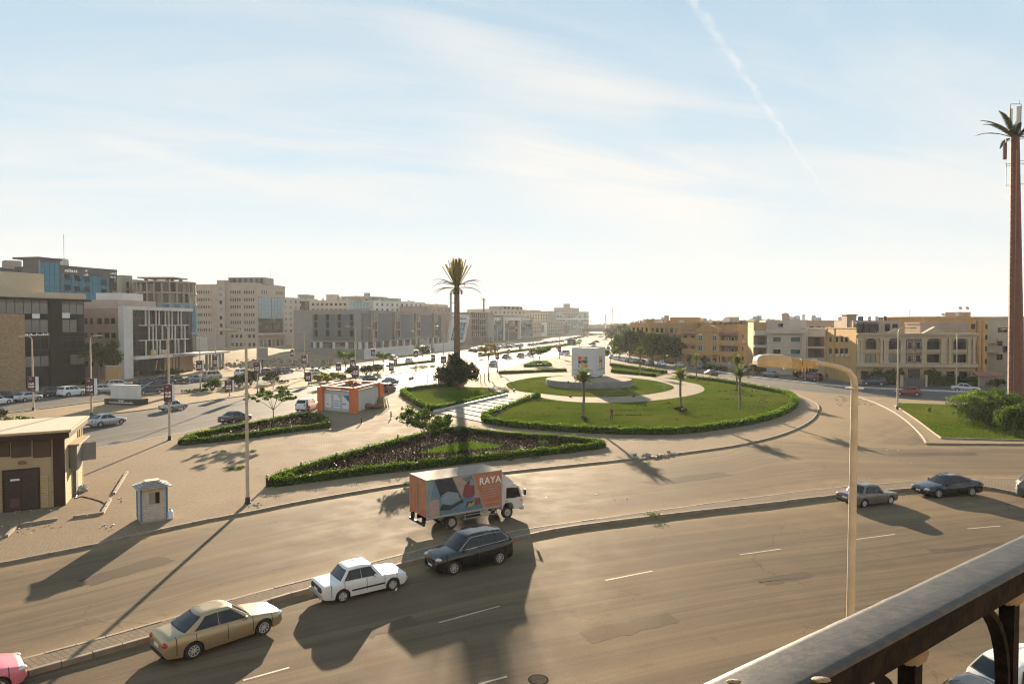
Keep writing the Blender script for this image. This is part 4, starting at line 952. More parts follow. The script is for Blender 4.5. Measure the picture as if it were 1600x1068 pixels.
side_polys = [([(0, 0), (1, 0), (1, 1), (0, 1)], TBLU), ([(.0, .0), (.0, 1), (.10, 1), (.05, .5), (.16, .0)], TLBL), ([(.10, 1), (.33, 1), (.44, .42), (.3, .38), (.18, .5)], TNAV),
    ([(.33, 1), (.59, 1), (.66, .62), (.60, .45), (.46, .40)], TPNK), ([(.44, .95), (.585, .98), (.64, .70), (.55, .78)], TBLU), ([(.46, .44), (.49, .75), (.62, .72), (.63, .42), (.55, .36)], TRED), ([(.50, .74), (.53, .84), (.56, .84), (.57, .74)], TRED), ([(.56, .72), (.57, .88), (.64, .86), (.66, .70)], TLBL), ([(.62, .36), (.63, .58), (.68, .55), (.685, .34)], TPNK),
    ([(.18, .30), (.19, .56), (.27, .64), (.40, .56), (.43, .36), (.32, .26)], TLBL), ([(.16, .16), (.20, .32), (.32, .24), (.46, .36), (.48, .28), (.34, .10)], TNAV), ([(.02, .02), (.02, .44), (.05, .47), (.14, .47), (.16, .44), (.16, .02)], TPNK), ([(.10, .02), (.12, .16), (.15, .16), (.16, .02)], TYEL),
    ([(.50, .10), (.52, .26), (.62, .28), (.60, .12)], TNAV), ([(.52, .12), (.55, .24), (.58, .2), (.62, .27), (.64, .18), (.58, .12)], TYEL), ([(.62, .16), (.63, .34), (.70, .33), (.70, .14)], TRED), ([(.24, .0), (.27, .10), (.44, .26), (.5, .12), (.74, .12), (.74, 0)], TBLU),
    ([(.59, 1), (1, 1), (1, 0), (.755, 0)], TORG), ([(.585, 1), (.615, 1), (.775, 0), (.745, 0)], TPCH)]
printed(side_polys, -1, .003); printed(side_polys, 1, .003)
printed([([(.0, 0), (1, 0), (1, .012), (0, .012)], LGREY)], -1, .04, 'lower_trim')
def strokes(w, h, n, seed, hmin=.5):
    """lines of print too small to read: short dashes of uneven length"""
    r_ = random.Random(seed); out = []; x = 0
    while x < w:
        l = r_.uniform(.02, .06) * w * 8 / n; l = min(l, w - x); hh = h * r_.uniform(hmin, 1); out.append((x, x + l * .82, hh)); x += l
    return out
for sg in (-1, 1):
    o = mobj('logo', text_mesh('RAYA', .60, LETTER, .004, 'logo', .02, 1.08), t, (BX0 + Ln * .838, sg * (BW + .034), BZ0 + Hh * .69)); o.rotation_euler = (PI / 2, 0, 0 if sg < 0 else PI)
    bb = MB()
    for i in range(5):
        for x0, x1, hh in strokes(Ln * .24 * (1 - .1 * (i % 2)), .085, 10, 40 + i):
            z = BZ0 + Hh * (.61 - i * .075); xx = BX0 + Ln * .73
            bb.box(xx + x0, xx + x1, sg * (BW + .033) - .002, sg * (BW + .033) + .002, z - hh / 2, z + hh / 2)
    for x0, x1, hh in strokes(Ln * .18, .10, 8, 77): bb.box(BX0 + Ln * .77 + x0, BX0 + Ln * .77 + x1, sg * (BW + .033) - .002, sg * (BW + .033) + .002, BZ0 + Hh * .15 - hh / 2, BZ0 + Hh * .15 + hh / 2)
    bb.obj('advert_lettering', TPNK, t)['kind'] = 'stuff'
d_ = [MB().box(BX0 - .035, BX0 - .005, s0, s1, BZ0 + .03, BZ1 - .05).obj('rear_door', TORG, t) for s0, s1 in ((-BW + .06, -.01), (.01, BW - .06))]
for i, d in enumerate(d_): MB().box(BX0 - .06, BX0 - .036, (-.12, .08)[i] - .015, (-.12, .08)[i] + .015, BZ0 + .1, BZ1 - .15).obj('lock_bar', STEEL, d)
b = MB(); b.box(BX0 + .1, 2.6, -.42, -.30, .62, .86); b.box(BX0 + .1, 2.6, .30, .42, .62, .86)
for x in (-3.2, -2, -.8, .4, 1.4): b.box(x - .05, x + .05, -1.05, 1.05, .86, .97)
b.box(-.9, .1, -.95, -.55, .45, .8); b.box(-.2, .7, .55, .95, .45, .8)
b.obj('chassis_frame', BLACK, t)
b = MB(); b.box(BX0 - .16, BX0 - .04, -1.0, 1.0, .48, .60); b.box(BX0 - .12, BX0 + .1, -.8, -.7, .55, .95); b.box(BX0 - .12, BX0 + .1, .7, .8, .55, .95); b.obj('rear_bumper', DARKM, t)
b = MB()
for z in (.5, .72): b.box(-1.2, 1.3, -1.06, -1.03, z - .02, z + .02)
for x in (-1.1, 0, 1.2): b.box(x - .02, x + .02, -1.07, -1.02, .45, .95)
b.obj('side_guard', STEEL, t)
b = MB(); b.tube([(BX0 + .05, -1.18, 1.0), (BX0 + .02, -1.25, .95)], .02)
# cab
prof = [(1.62, .62), (1.62, 2.10), (1.75, 2.24), (2.55, 2.22), (2.98, 1.98), (3.22, 1.32), (3.28, 1.05), (3.28, .55), (2.55, .55), (2.50, .85), (2.32, 1.02), (1.85, 1.02), (1.70, .80)]
rows = []
for y in (-1.0, -.97, -.90, .90, .97, 1.0):
    s = 1.0 if abs(y) < .95 else (.985 if abs(y) < .98 else .96); cx, cz = 2.4, 1.35
    rows.append([(cx + (x - cx) * s, y, cz + (z - cz) * s) for x, z in prof] + [(cx + (prof[0][0] - cx) * s, y, cz + (prof[0][1] - cz) * s)])
b = MB(); b.grid(rows); b.add(rows[0][:-1], [tuple(range(len(prof)))]); b.add(rows[-1][:-1], [tuple(range(len(prof) - 1, -1, -1))])
TCAB = mat('cab_white', (0.60, 0.57, 0.53), 0.4, var=0.05, dirt=(0.35, 0.28, 0.2), dscale=2, damt=0.4, coat=0.3)
cab = b.obj('cab', TCAB, t, smooth=35)
b = MB(); b.grid([[(3.005, y, 1.95), (3.11, y, 1.66), (3.222, y, 1.36)] for y in (-.88, -.4, 0, .4, .88)]); b.obj('windscreen', CARGL, t)
for sg in (-1, 1):
    y = sg * 1.006; MB().add([(1.95, y, 1.32), (2.62, y, 1.28), (3.06, y, 1.30), (2.86, y, 1.92), (1.98, y, 2.0)], [(0, 1, 2, 3, 4)]).obj('side_window', CARGL, t)
    d = MB().box(1.86, 2.9, y - .004, y + .010, 1.06, 1.24).obj('door', TCAB, t); MB().box(1.92, 2.08, y + sg * .01 - .01, y + sg * .01 + .01, 1.14, 1.18).obj('handle', BLACK, d)
    b = MB(); b.tube([(2.95, sg * .98, 1.75), (3.25, sg * 1.2, 1.8), (3.25, sg * 1.22, 1.45), (3.0, sg * 1.0, 1.32)], .015, 6); b.box(3.2, 3.27, sg * 1.24 - .1, sg * 1.24 + .1, 1.45, 1.82); b.obj('mirror', BLACK, t)
    MB().ell((3.26, sg * .78, .92), (.05, .15, .10), n=10).obj('headlight', LAMPG, t, smooth=180)
    MB().box(3.0, 3.2, sg * .985 - .025, sg * .985 + .025, 1.02, 1.12).obj('turn_signal', ORANGE, t)
MB().box(3.18, 3.36, -.98, .98, .42, .70).obj('front_bumper', LGREY, t); MB().box(3.24, 3.30, -.5, .5, .78, 1.02).obj('grille', BLACK, t)
b = MB(); b.add([(1.66, -.9, 2.22), (1.66, .9, 2.22), (2.75, .75, 2.20), (2.75, -.75, 2.20), (1.62, -.9, 3.02), (1.62, .9, 3.02)], [(0, 1, 5, 4), (0, 4, 3), (1, 2, 5), (4, 5, 2, 3), (0, 3, 2, 1)]); b.obj('wind_deflector', TCAB, t)
RX = Matrix.Rotation(PI / 2, 4, 'X'); r = .40
ty_ = MB().lathe([(r * .6, -.11), (r * .93, -.11), (r, -.08), (r, .08), (r * .93, .11), (r * .6, .10)], 22, 0, RX, False).mesh('tyre', RUBBER, 40)
rb = MB(); rb.lathe([(.03, -.02), (r * .55, -.05), (r * .63, -.10), (r * .6, .10), (r * .5, .05), (.03, .05)], 18, 0, RX); rb.ell((0, -.05, 0), (.1, .06, .1), 0, 10, 5)
ri = rb.mesh('rim', mat('steel_rim', (0.40, 0.36, 0.30), 0.5, 0.3, dirt=(0.2, 0.15, 0.1), dscale=8), 40)
for x, y in ((2.1, -.86), (2.1, .86), (-1.95, -.84), (-1.95, .84), (-1.95, -.60), (-1.95, .60)):
    w = mobj('wheel', None, t, (x, y, r), 0 if y < 0 else PI); mobj('tyre', ty_, w); mobj('rim', ri, w)
b = MB(); b.box(-2.5, -1.4, -1.08, 1.08, .86, .9); b.obj('mudguard', BLACK, t)
# ------------------------------------------------------------------ buildings
GLD = glassmat('glass_dark', (0.014, 0.017, 0.019), .1, .10); GLB = glassmat('glass_blue', (0.03, 0.19, 0.285), 0.12, .15); GLG = glassmat('glass_green', (0.04, 0.11, 0.11), 0.1, .15); GLL = glassmat('glass_curtain', (0.20, 0.195, 0.17), 0.12, .2); GLP = glassmat('glass_pale_blue', (0.17, 0.29, 0.345), 0.12, .3)
def wallm(n, c, **k):
    a = dict(rough=0.85, var=0.07, scale=0.7, dirt=tuple(q * 0.62 for q in c), dscale=0.25, damt=0.35, bump=0.1, bscale=6, spec=.15); a.update(k); return mat(n, c, **a)
WSAND = wallm('wall_sand', (0.42, 0.295, 0.16)); WTAN = wallm('wall_tan', (0.41, 0.262, 0.12)); WORN = wallm('wall_ochre', (0.47, 0.285, 0.115)); WPINK = wallm('wall_pinkish', (0.42, 0.32, 0.26)); WBRN = wallm('wall_brown', (0.31, 0.225, 0.18)); WCRM = wallm('wall_cream', (0.48, 0.42, 0.345)); WTPE = wallm('wall_taupe', (0.41, 0.335, 0.285))
WGRY = wallm('wall_grey', (0.26, 0.255, 0.245)); WDGR = wallm('wall_dark_grey', (0.11, 0.112, 0.115)); WWHT = wallm('wall_white', (0.58, 0.56, 0.53)); WBLK = wallm('cladding_black', (0.010, 0.011, 0.015), rough=0.6, spec=.08); WSTN = wallm('wall_stone', (0.33, 0.225, 0.125), var=0.25, scale=2.5); WRED = wallm('roof_tile_red', (0.28, 0.12, 0.085)); WOLV = wallm('wall_olive_grey', (0.29, 0.262, 0.215)); WBEI = wallm('wall_beige', (0.50, 0.41, 0.29))
FRD = mat('frame_dark', (0.03, 0.03, 0.032), 0.5); FRW = mat('frame_white', (0.55, 0.54, 0.52), 0.5)
PM = {}
def shared(key, fn):
    if key not in PM: PM[key] = fn()
    return PM[key]
class Fac:
    """one facade: s metres along from A to B, o metres outward, z up"""
    def __init__(f, root, A, B):
        f.root = root; f.A = Vector((A.x, A.y, 0)); d = Vector((B.x - A.x, B.y - A.y, 0)); f.len = d.length; f.u = d.normalized(); f.n = Vector((f.u.y, -f.u.x, 0)); f.rz = math.atan2(f.u.y, f.u.x); f.o = f.A - Vector(root.location)
    def at(f, s, o=0.0, z=0.0): p = f.o + f.u * s + f.n * o; return (p.x, p.y, z)
    def s_of(f, px):
        k = (px - 800) / F; return (k * f.A.y - f.A.x) / (f.u.x - k * f.u.y)
    def P(f, s): return f.A + f.u * s
    def z_of(f, s, py): return zt(f.P(s), py)
    def put(f, name, me, s, o, z, parent=None):
        if parent is None: return mobj(name, me, f.root, f.at(s, o, z), f.rz)
        return mobj(name, me, parent)
    def box(f, name, s0, s1, z0, z1, o0, o1, m, parent=None):
        me = MB().box(0, s1 - s0, -o1, -o0, 0, z1 - z0).mesh(name, m); return f.put(name, me, s0, 0, z0)
    def win(f, s, z, w, h, glass=GLD, frame=FRD, mull=1, sill=None, arch=False, sub=False, fw=.07, name='window'):
        """a window centred on s with its foot at z: frame standing out of the wall, pane set back in it, sill below"""
        key = ('win', round(w, 2), round(h, 2), glass.name, frame.name, mull, sill.name if sill else 0, arch, sub)
        def mk(only=None):
            b = MB(); gi = 1
            if only != 'pane':
                b.box(-w / 2, -w / 2 + fw, -.10, .02, 0, h); b.box(w / 2 - fw, w / 2, -.10, .02, 0, h); b.box(-w / 2 + fw, w / 2 - fw, -.10, .02, 0, fw); b.box(-w / 2 + fw, w / 2 - fw, -.10, .02, h - fw, h)
                for k in range(1, mull): x = -w / 2 + w * k / mull; b.box(x - fw * .4, x + fw * .4, -.085, .02, fw, h - fw)
                if sill: b.box(-w / 2 - .15, w / 2 + .15, -.22, 0, -.16, -.01, 2)
                if arch:
                    n = 8; pts = [(w / 2 * math.cos(PI * k / n), h + w * .32 * math.sin(PI * k / n)) for k in range(n + 1)]
                    b.add([(x, -.04, z) for x, z in pts], [tuple(range(n + 1))], 1 if only != 'frame' else 0)
                    if sill:
                        q = [(1.22 * x, h + (z - h) * 1.3) for x, z in pts]
                        for k in range(n): b.add([(pts[k][0], -.12, pts[k][1]), (q[k][0], -.12, q[k][1]), (q[k + 1][0], -.12, q[k + 1][1]), (pts[k + 1][0], -.12, pts[k + 1][1]), (pts[k][0], 0, pts[k][1]), (q[k][0], 0, q[k][1]), (q[k + 1][0], 0, q[k + 1][1]), (pts[k + 1][0], 0, pts[k + 1][1])], [(0, 1, 2, 3), (1, 5, 6, 2), (0, 3, 7, 4)], 2)
            if only != 'frame': b.add([(-w / 2 + fw, -.03, fw), (w / 2 - fw, -.03, fw), (w / 2 - fw, -.03, h - fw), (-w / 2 + fw, -.03, h - fw)], [(0, 1, 2, 3)], 1)
            return b.mesh(name if only != 'pane' else 'pane', [frame, glass, sill or frame])
        if sub:
            o = f.put(name, shared(key + ('f',), lambda: mk('frame')), s, 0, z); mobj('pane', shared(key + ('p',), lambda: mk('pane')), o); return o
        return f.put(name, shared(key, mk), s, 0, z)
    def wins(f, ss, zs, w, h, glass=GLD, **k):
        for z in zs:
            for s in ss: f.win(s, z, w, h, rnd.choice(glass) if isinstance(glass, (list, tuple)) else glass, **k)
    def curtain(f, s0, s1, z0, z1, nx, nz, glass, frame=FRD, fw=.08, o=.03, name='glass_pane'):
        dx, dz = (s1 - s0) / nx, (z1 - z0) / nz; gl = glass if isinstance(glass, (list, tuple)) else [glass]
        for i in range(nx):
            for j in range(nz):
                g = rnd.choice(gl); me = shared(('cp', round(dx, 2), round(dz, 2), g.name), lambda: MB().box(0, dx, -.03, 0, 0, dz).mesh(name, g))
                f.put(name, me, s0 + i * dx, o - .03, z0 + j * dz)
        b = MB()
        for i in range(nx + 1): b.box(i * dx - fw / 2, i * dx + fw / 2, -o - .07, -o + .03, 0, z1 - z0)
        for j in range(nz + 1): b.box(0, s1 - s0, -o - .06, -o + .03, j * dz - fw / 2, j * dz + fw / 2)
        f.put('mullion_frame', b.mesh('mullion_frame', frame), s0, 0, z0)
def bld(label, A, B, depth, ztop, m, name='office_building', roofm=None, parapet=.5, z0=0.0, group=None):
    root = thing(name, label, 'building' if name != 'villa' else 'villa', (A.x, A.y, 0), 0, group)
    f = Fac(root, A, B); o = f.o; ii = -f.n
    pts = [o, o + f.u * f.len, o + f.u * f.len + ii * depth, o + ii * depth]
    MB().prism(pts, z0, ztop).obj('wall', [m], root)
    if parapet:
        b = MB(); q = pts + [pts[0]]
        for a, c in zip(q, q[1:]):
            if (c - a).length > .1: b.bar((a.x, a.y, ztop + parapet / 2), (c.x, c.y, ztop + parapet / 2), .3, parapet)
        b.obj('parapet', roofm or m, root)
    f.depth = depth; f.ztop = ztop
    f.left = Fac(root, A - f.n * depth, A); f.right = Fac(root, B, B - f.n * depth); return f
def extra(f, name, s0, s1, d0, d1, z0, z1, m):
    """a further block of the same building, set back d0..d1 from the facade"""
    p = [f.o + f.u * a - f.n * b for a, b in ((s0, d0), (s1, d0), (s1, d1), (s0, d1))]; return MB().prism(p, z0, z1).obj(name, m, f.root)
def tank(f, s, d, z, r=.6, h=1.3, m=None): 
    p = f.o + f.u * s - f.n * d; return MB().lathe([(r * .6, 0), (r, .05), (r, h * .85), (r * .5, h)], 10).obj('water_tank', m or LGREY, f.root, (p.x, p.y, z), smooth=40)
def dish(f, s, d, z):
    p = f.o + f.u * s - f.n * d; b = MB().bar((0, 0, 0), (0, 0, .8), .06); M = Matrix.Translation((0, -.1, .9)) @ Matrix.Rotation(1.1, 4, 'X'); b.lathe([(.02, -.12), (.3, -.07), (.5, .05), (.48, .06), (.02, -.08)], 10, 0, M); return b.obj('satellite_dish', LGREY, f.root, (p.x, p.y, z))
def mast(f, s, d, z, h): p = f.o + f.u * s - f.n * d; return MB().bar((0, 0, 0), (0, 0, h), .09).obj('antenna_mast', STEEL, f.root, (p.x, p.y, z))
def lin(a, b, n): return [a + (b - a) * (i + .5) / n for i in range(n)]
def text(parent, body, loc, rz, size, m, extrude=.03, name='lettering'):
    o = mobj(name, text_mesh(body, size, m, extrude, name), parent, loc); o.rotation_euler = (PI / 2, 0, rz); return o
def print_lines(w, rows, h, seed, m, name='lettering'):
    """unreadable small print as raised strokes"""
    b = MB(); r_ = random.Random(seed)
    for j, (frac, z) in enumerate(rows):
        x = -w * frac / 2
        while x < w * frac / 2:
            l = r_.uniform(.25, .7) * h; hh = h * r_.uniform(.45, 1); b.box(x, min(x + l, w * frac / 2), -.02, 0, z, z + hh); x += l + h * r_.uniform(.12, .3)
    return b.mesh(name, m)

# --- 1 black glazed office with stone panel, far left
f = bld('black glazed office block with a sand stone panel at the far left', PZ(-80, 117), PZ(132, 140), 26, zt(PZ(132, 140), 468), WBLK, parapet=0)
sx, zz = f.s_of, lambda y: f.z_of(f.len, y)
rowsz = [(zz(491), zz(470)), (zz(518.5), zz(499.5)), (zz(544), zz(526)), (zz(568), zz(553))]
MIX = [GLL, GLL, GLL, GLD]
for i, (z0, z1) in enumerate(rowsz):
    f.curtain(sx(97), sx(131), z0, z1, 3, 1, MIX if i != 2 else [GLD, GLD, GLL], FRD)
    f.box('transom', sx(97), sx(131), z1 - .62, z1 - .52, .03, .10, FRD)
    if i == 0: f.curtain(sx(-78), sx(75), z0, z1, 11, 1, MIX, FRD); f.box('transom', sx(-78), sx(75), z1 - .62, z1 - .52, .03, .10, FRD)
    else: f.curtain(sx(36), sx(75), z0, z1, 3, 1, MIX if i != 2 else [GLD], FRD)
f.box('stone_panel', 0, sx(36), 0, zz(491.5), 0, .5, WSTN)
f.box('roof_fascia', 0, f.len + .2, f.ztop, zz(459), -1.2, .4, WBEI); f.box('roof_canopy', 0, sx(139), f.ztop - .45, f.ztop, -2, .9, WBLK)
extra(f, 'roof_penthouse', 0, sx(84), 2.5, 14, f.ztop, zz(437) + .8, WBEI)
for px, y0, y1 in ((56, 491, 498), (103, 489, 497)): f.box('sale_banner', sx(px - 6), sx(px + 6), zz(y1), zz(y0), .1, .14, WHITE)
o = f.put('lettering', print_lines(6, [(1, 0)], .5, 5, LETTER), sx(62), .12, zz(523)); f.box('sign_strip', sx(38), sx(78), zz(523.5), zz(521), .05, .1, MAROON)
f.box('pier', sx(76), sx(95), 0, f.ztop - .5, .0, .35, WBLK)
# --- 2 blue glass tower behind
f = bld('tall blue glass office tower behind the black office', PZ(95.5, 190), PZ(184, 207), 26, zt(PZ(95.5, 190), 417), WDGR)
zz = lambda y: f.z_of(0, y); sx = f.s_of
f.curtain(sx(96.5), sx(171), zz(495), zz(428), 14, 9, GLB, wallm('mullion_blue', (0.05, 0.15, 0.2)), .07)
f.curtain(sx(172.5), sx(183), zz(495), zz(428), 3, 9, [GLD, GLB], FRD, .06)
om = MB(); om.add([(-.8, -.05, 1.5), (.8, -.05, 1.5), (.8, -.55, 0), (-.8, -.55, 0), (-.8, -.02, 1.5), (.8, -.02, 1.5), (.8, -.5, 0), (-.8, -.5, 0)], [(0, 3, 2, 1), (4, 5, 6, 7), (0, 1, 5, 4), (2, 3, 7, 6), (1, 2, 6, 5), (0, 4, 7, 3)]); om = om.mesh('open_sash', GLD)
for px, y in ((106, 436), (121, 437), (136, 437.5), (163, 440), (121, 454), (136, 454), (106, 453), (163, 456), (163, 471)): f.put('open_sash', om, sx(px), .05, zz(y))
f.put('roof_sign', print_lines(f.len * .22, [(1, 0)], .9, 3, LETTER), sx(113), .05, zz(424)); f.put('roof_sign', print_lines(f.len * .08, [(1, 0), (.6, 1.2)], .7, 4, LETTER), sx(136), .05, zz(428)); f.put('roof_sign', print_lines(f.len * .1, [(1, 0), (1, 1.1), (1, 2.2)], .8, 9, LETTER), sx(178), .06, zz(428.5))
extra(f, 'roof_plant_room', sx(108), sx(131), 4, 10, f.ztop, zz(412), WGRY); tank(f, sx(114), 5, zz(412), 1.2, 2); tank(f, sx(121), 5, zz(412), 1.5, 2); mast(f, sx(122), 5, zz(412), 9)
A2 = PZ(62, 183); f2 = Fac(f.root, A2, PZ(95.4, 189.5)); z2 = f2.z_of(0, 404)
MB().prism([f2.o, f2.o + f2.u * f2.len, f2.o + f2.u * f2.len - f2.n * 5, f2.o - f2.n * 5], 0, z2).obj('stair_block', WDGR, f.root)
f2.curtain(.3, f2.len - .3, 8, z2 - .8, 4, 12, GLB, wallm('mullion_blue', (0.05, 0.15, 0.2)), .07); f2.box('roof_slab', -.4, f2.len + .3, z2, z2 + .5, -8, .5, WDGR)
fl = Fac(f.root, PZ(42, 196), A2); MB().prism([fl.o, fl.o + fl.u * fl.len, fl.o + fl.u * fl.len - fl.n * .4, fl.o - fl.n * .4], 0, z2).obj('side_block', WGRY, f.root); fl.wins(lin(.4, fl.len - .4, 2), [z2 - 3, z2 - 6.5, z2 - 10], 1.8, 2.2, [GLP, GLD])
st = MB(); k = 0
for k in range(4): st.bar(fl.at(1 if k % 2 else fl.len - 1, .5, z2 - 3.5 * k), fl.at(fl.len - 1 if k % 2 else 1, .5, z2 - 3.5 * k - 3.3), .5, .3)
st.obj('fire_stair', WGRY, f.root)
fb = bld('low dark grey annex left of the blue glass tower', PZ(-60, 186), PZ(44, 196), 20, zt(PZ(24, 190), 421), WDGR); fb.wins(lin(2, fb.len - 1, 7), [fb.ztop - 3.4, fb.ztop - 7, fb.ztop - 10.5], 1.8, 1.6, [GLD, GLB]); extra(fb, 'roof_shed', fb.len - 5, fb.len - 1, 2, 8, fb.ztop, fb.ztop + 3, WTPE)
# --- 3 white framed glass office
f = bld('white framed dark glass office with thin white fins and a brown end wall', PZ(189, 153), PZ(300, 180), 30, zt(PZ(189, 153), 482), WDGR, parapet=0)
ERG = f; sx = f.s_of; zz = lambda y: f.z_of(0, y); zt0 = f.ztop; zb = zz(563)
f.box('frame_pier', -.3, sx(202), 0, zt0 + .6, -.4, .9, WWHT); f.box('frame_top', sx(202), sx(297), zt0 - .2, zt0 + .6, -1, .9, WWHT); f.box('frame_sill', sx(202), f.len + 6, zb, zb + .75, -.2, 1.6, WWHT)
f.curtain(sx(203), f.len, zb + .8, zt0 - .25, 12, 6, GLD, FRD, .07)
zr = [zb + .8, zb + .8 + (zt0 - .25 - zb - .8) / 3, zb + .8 + (zt0 - .25 - zb - .8) * 2 / 3, zt0 - .25]
for j, cols in enumerate(((226, 237, 243, 248, 259, 272, 277, 287), (231, 237, 242, 252, 262, 267, 272, 282, 287), (226, 231, 242, 247, 257, 262, 267, 277, 282))):
    for c in cols: f.box('white_fin', sx(c) - .13, sx(c) + .13, zr[j], zr[j + 1], .1, .42, WWHT)
    if j: f.box('white_band', sx(215), sx(293), zr[j] - .1, zr[j] + .1, .1, .4, WWHT)
f.curtain(sx(204), sx(275), .3, zb - .1, 8, 1, [GLD, GLD, GLL], FRD, .08); f.box('shop_front', sx(279), sx(299), .3, zb - .1, .0, .3, WBRN)
for k in range(5): f.box('bronze_panel', sx(255 + k * 4.5), sx(258 + k * 4.5), .4, zb - .2, .05, .25, wallm('bronze_panel', (0.30, 0.2, 0.1), rough=0.4))
GOLDL = mat('sign_gold', (0.50, 0.36, 0.14), 0.5)
p = f.at(sx(248), 1.3, zb + .78); text(f.root, 'ERG', p, f.rz, 1.75, mat('sign_cream', (0.62, 0.55, 0.42), .5), .12, 'sign_letters'); f.box('sign_logo', sx(227.5), sx(235.5), zb + .78, zb + 2.0, 1.2, 1.4, GOLDL)
f.put('small_sign', print_lines(7, [(1, 0)], .5, 6, FRD), sx(274), 1.62, zb + .15)
b = MB(); b.tube([f.at(sx(240), .35, 1.0), f.at(sx(243), .35, 3.6)], .12, 6); b.obj('gold_sculpture', GOLDL, f.root)
extra(f, 'roof_penthouse', sx(203), sx(262), 3, 16, zt0, zz(470) + .4, WTPE); extra(f, 'lift_tower', sx(224), sx(254), 5, 12, zt0, zz(459) + .6, WWHT)
e = f.left; eb = MB(); MB().box(0, e.len - .2, -.15, 0, 0, zt0 + .1).obj('end_wall', WBRN, f.root, e.at(0, 0, 0), e.rz)
for y, hh in ((506, 1.35), (528, 1.2), (551, 1.2), (573, 1.2)):
    for px, w in ((135.5, .7), (144.5, .6), (157, 1.1), (166.5, .55), (170, .55), (178, 1.0)):
        e.win(e.s_of(px), e.z_of(e.len, y), w, hh, GLD, FRD).location = Vector(e.at(e.s_of(px), .15, e.z_of(e.len, y)))
# canopy with grey screen wall running right
cz = zb + .2; f.box('canopy', f.len - 6, f.len + 10, cz, cz + .5, 1.7, 5, WWHT)
for k in range(6): f.box('canopy_fin', f.len + 1 + k * 1.6, f.len + 1.5 + k * 1.6, 0, cz, 3, 3.5, WGRY)
# --- 4 round unfinished building
c = PZ(259, 240); t = thing('unfinished_building', 'round unfinished concrete building with bare open floors', 'building', (c.x, c.y, 0))
r = 45 / F * 240; zs = [zt(c, y) for y in (525, 509, 492, 475, 458.5, 442)]
MB().lathe([(r * .86, 0), (r * .86, zs[-1] - .5)], 28).obj('inner_wall', WOLV, t)
for k, z in enumerate(zs): MB().lathe([(r, z - .28), (r, z + .28)], 36).obj('floor_slab', WOLV, t)
for k in range(26):
    a = 2 * PI * k / 26
    if math.sin(a) < .3: MB().box(-.28, .28, -.28, .28, 0, zs[-1]).obj('column', WOLV, t, (r * .95 * math.cos(a), r * .95 * math.sin(a), 0), a)
for j in (3, 4):
    for k in range(26):
        a = 2 * PI * (k + .5) / 26
        if math.sin(a) < .1 and rnd.random() < .6: MB().box(-1.05, 1.05, -.05, .05, zs[j] + .3, zs[j + 1] - .3).obj('wall_panel', [GLD, WDGR][k % 2], t, (r * .91 * math.cos(a), r * .91 * math.sin(a), 0), a + PI / 2)
for k in range(9):
    a = -1.25 + k * .17; MB().box(-.75, .75, -.05, .05, zs[0], zs[3] - .3).obj('glass_strip', [GLP, GLB][k % 2], t, (r * 1.02 * math.cos(a), r * 1.02 * math.sin(a), 0), a + PI / 2)
MB().box(-7, 5.6, -5, 5, zs[-1] + 1.35, zs[-1] + 1.8).obj('roof_slab', WOLV, t)
for x, y in ((-5, -3), (4, -3), (-5, 3), (4, 3), (2.5, -3.5)): MB().box(x - .5, x + .5, y - .4, y + .4, zs[-1], zs[-1] + 1.36).obj('roof_post', WOLV, t)
f = bld('bare concrete stair tower beside the round unfinished building', PZ(191, 236), PZ(208, 240), 9, zt(PZ(191, 236), 429.5), WOLV, 'stair_tower', parapet=0)
f.wins([f.len / 2 + .2], [f.z_of(0, y) for y in (449, 463, 476, 489)], 1.2, 2.2, GLD, frame=WOLV)
extra(f, 'link_block', f.len, f.len + 6, 1, 7, 0, zt(PZ(215, 240), 436), WOLV)
# --- 5 brown office block
f = bld('long brown office block with rows of tiny windows, its left wing', PZ(306, 345), PZ(343, 340), 30, zt(PZ(306, 345), 446), WTPE); sx = f.s_of
ys = (459, 470.5, 482, 494, 506, 517.5)
f.wins([sx(px) for px in (310, 313, 316, 319.5, 323, 327, 331, 335)], [f.z_of(0, y) for y in ys], .62, 1.55, GLD)
f.box('base_wall', 0, f.len, 0, 7, .0, .3, WTPE)
f = bld('brown office block with a tall mirrored glass bay on its right corner', PZ(354, 331), PZ(402.5, 330), 34, zt(PZ(380, 330), 443), WTPE); sx = f.s_of
f.wins([sx(px) for px in (361.5, 365, 368.5, 372, 375.5, 383, 386.5, 390, 393.5, 397)], [f.z_of(0, y) for y in ys], .62, 1.55, GLD)
extra(f, 'entrance_pier', sx(342), sx(354), -1.5, 8, 0, zt(PZ(348, 330), 437.5), WTPE)
fp = Fac(f.root, f.P(sx(342)) + f.n * 1.5, f.P(sx(354)) + f.n * 1.5); fp.wins([fp.len / 2], [fp.z_of(0, y) for y in (453, 463, 475, 487, 499, 511, 523)], 1.5, 1.8, [GLD, GLP], frame=WTPE)
extra(f, 'roof_plant_room', sx(350), sx(407), 5, 16, f.ztop, zt(PZ(380, 330), 432), WGRY)
for px in (352, 358, 366, 375, 384, 393, 400): f.box('vent_louvre', sx(px), sx(px + 5), f.ztop + .6, f.ztop + 2.8, -4.9, -4.7, FRD)
f.wins(lin(sx(360), sx(400), 6), [1.5, 5.5], 1.2, 1.6, GLD)
gA, gB = PZ(402.5, 330), PZ(445, 352); g = Fac(f.root, gA, gB); MB().prism([g.o, g.o + g.u * g.len, g.o + g.u * g.len - g.n * 26, g.o - g.n * 26], 0, zt(gA, 443.5)).obj('corner_wing', WTPE, f.root)
gz = lambda y: g.z_of(0, y); sx = g.s_of
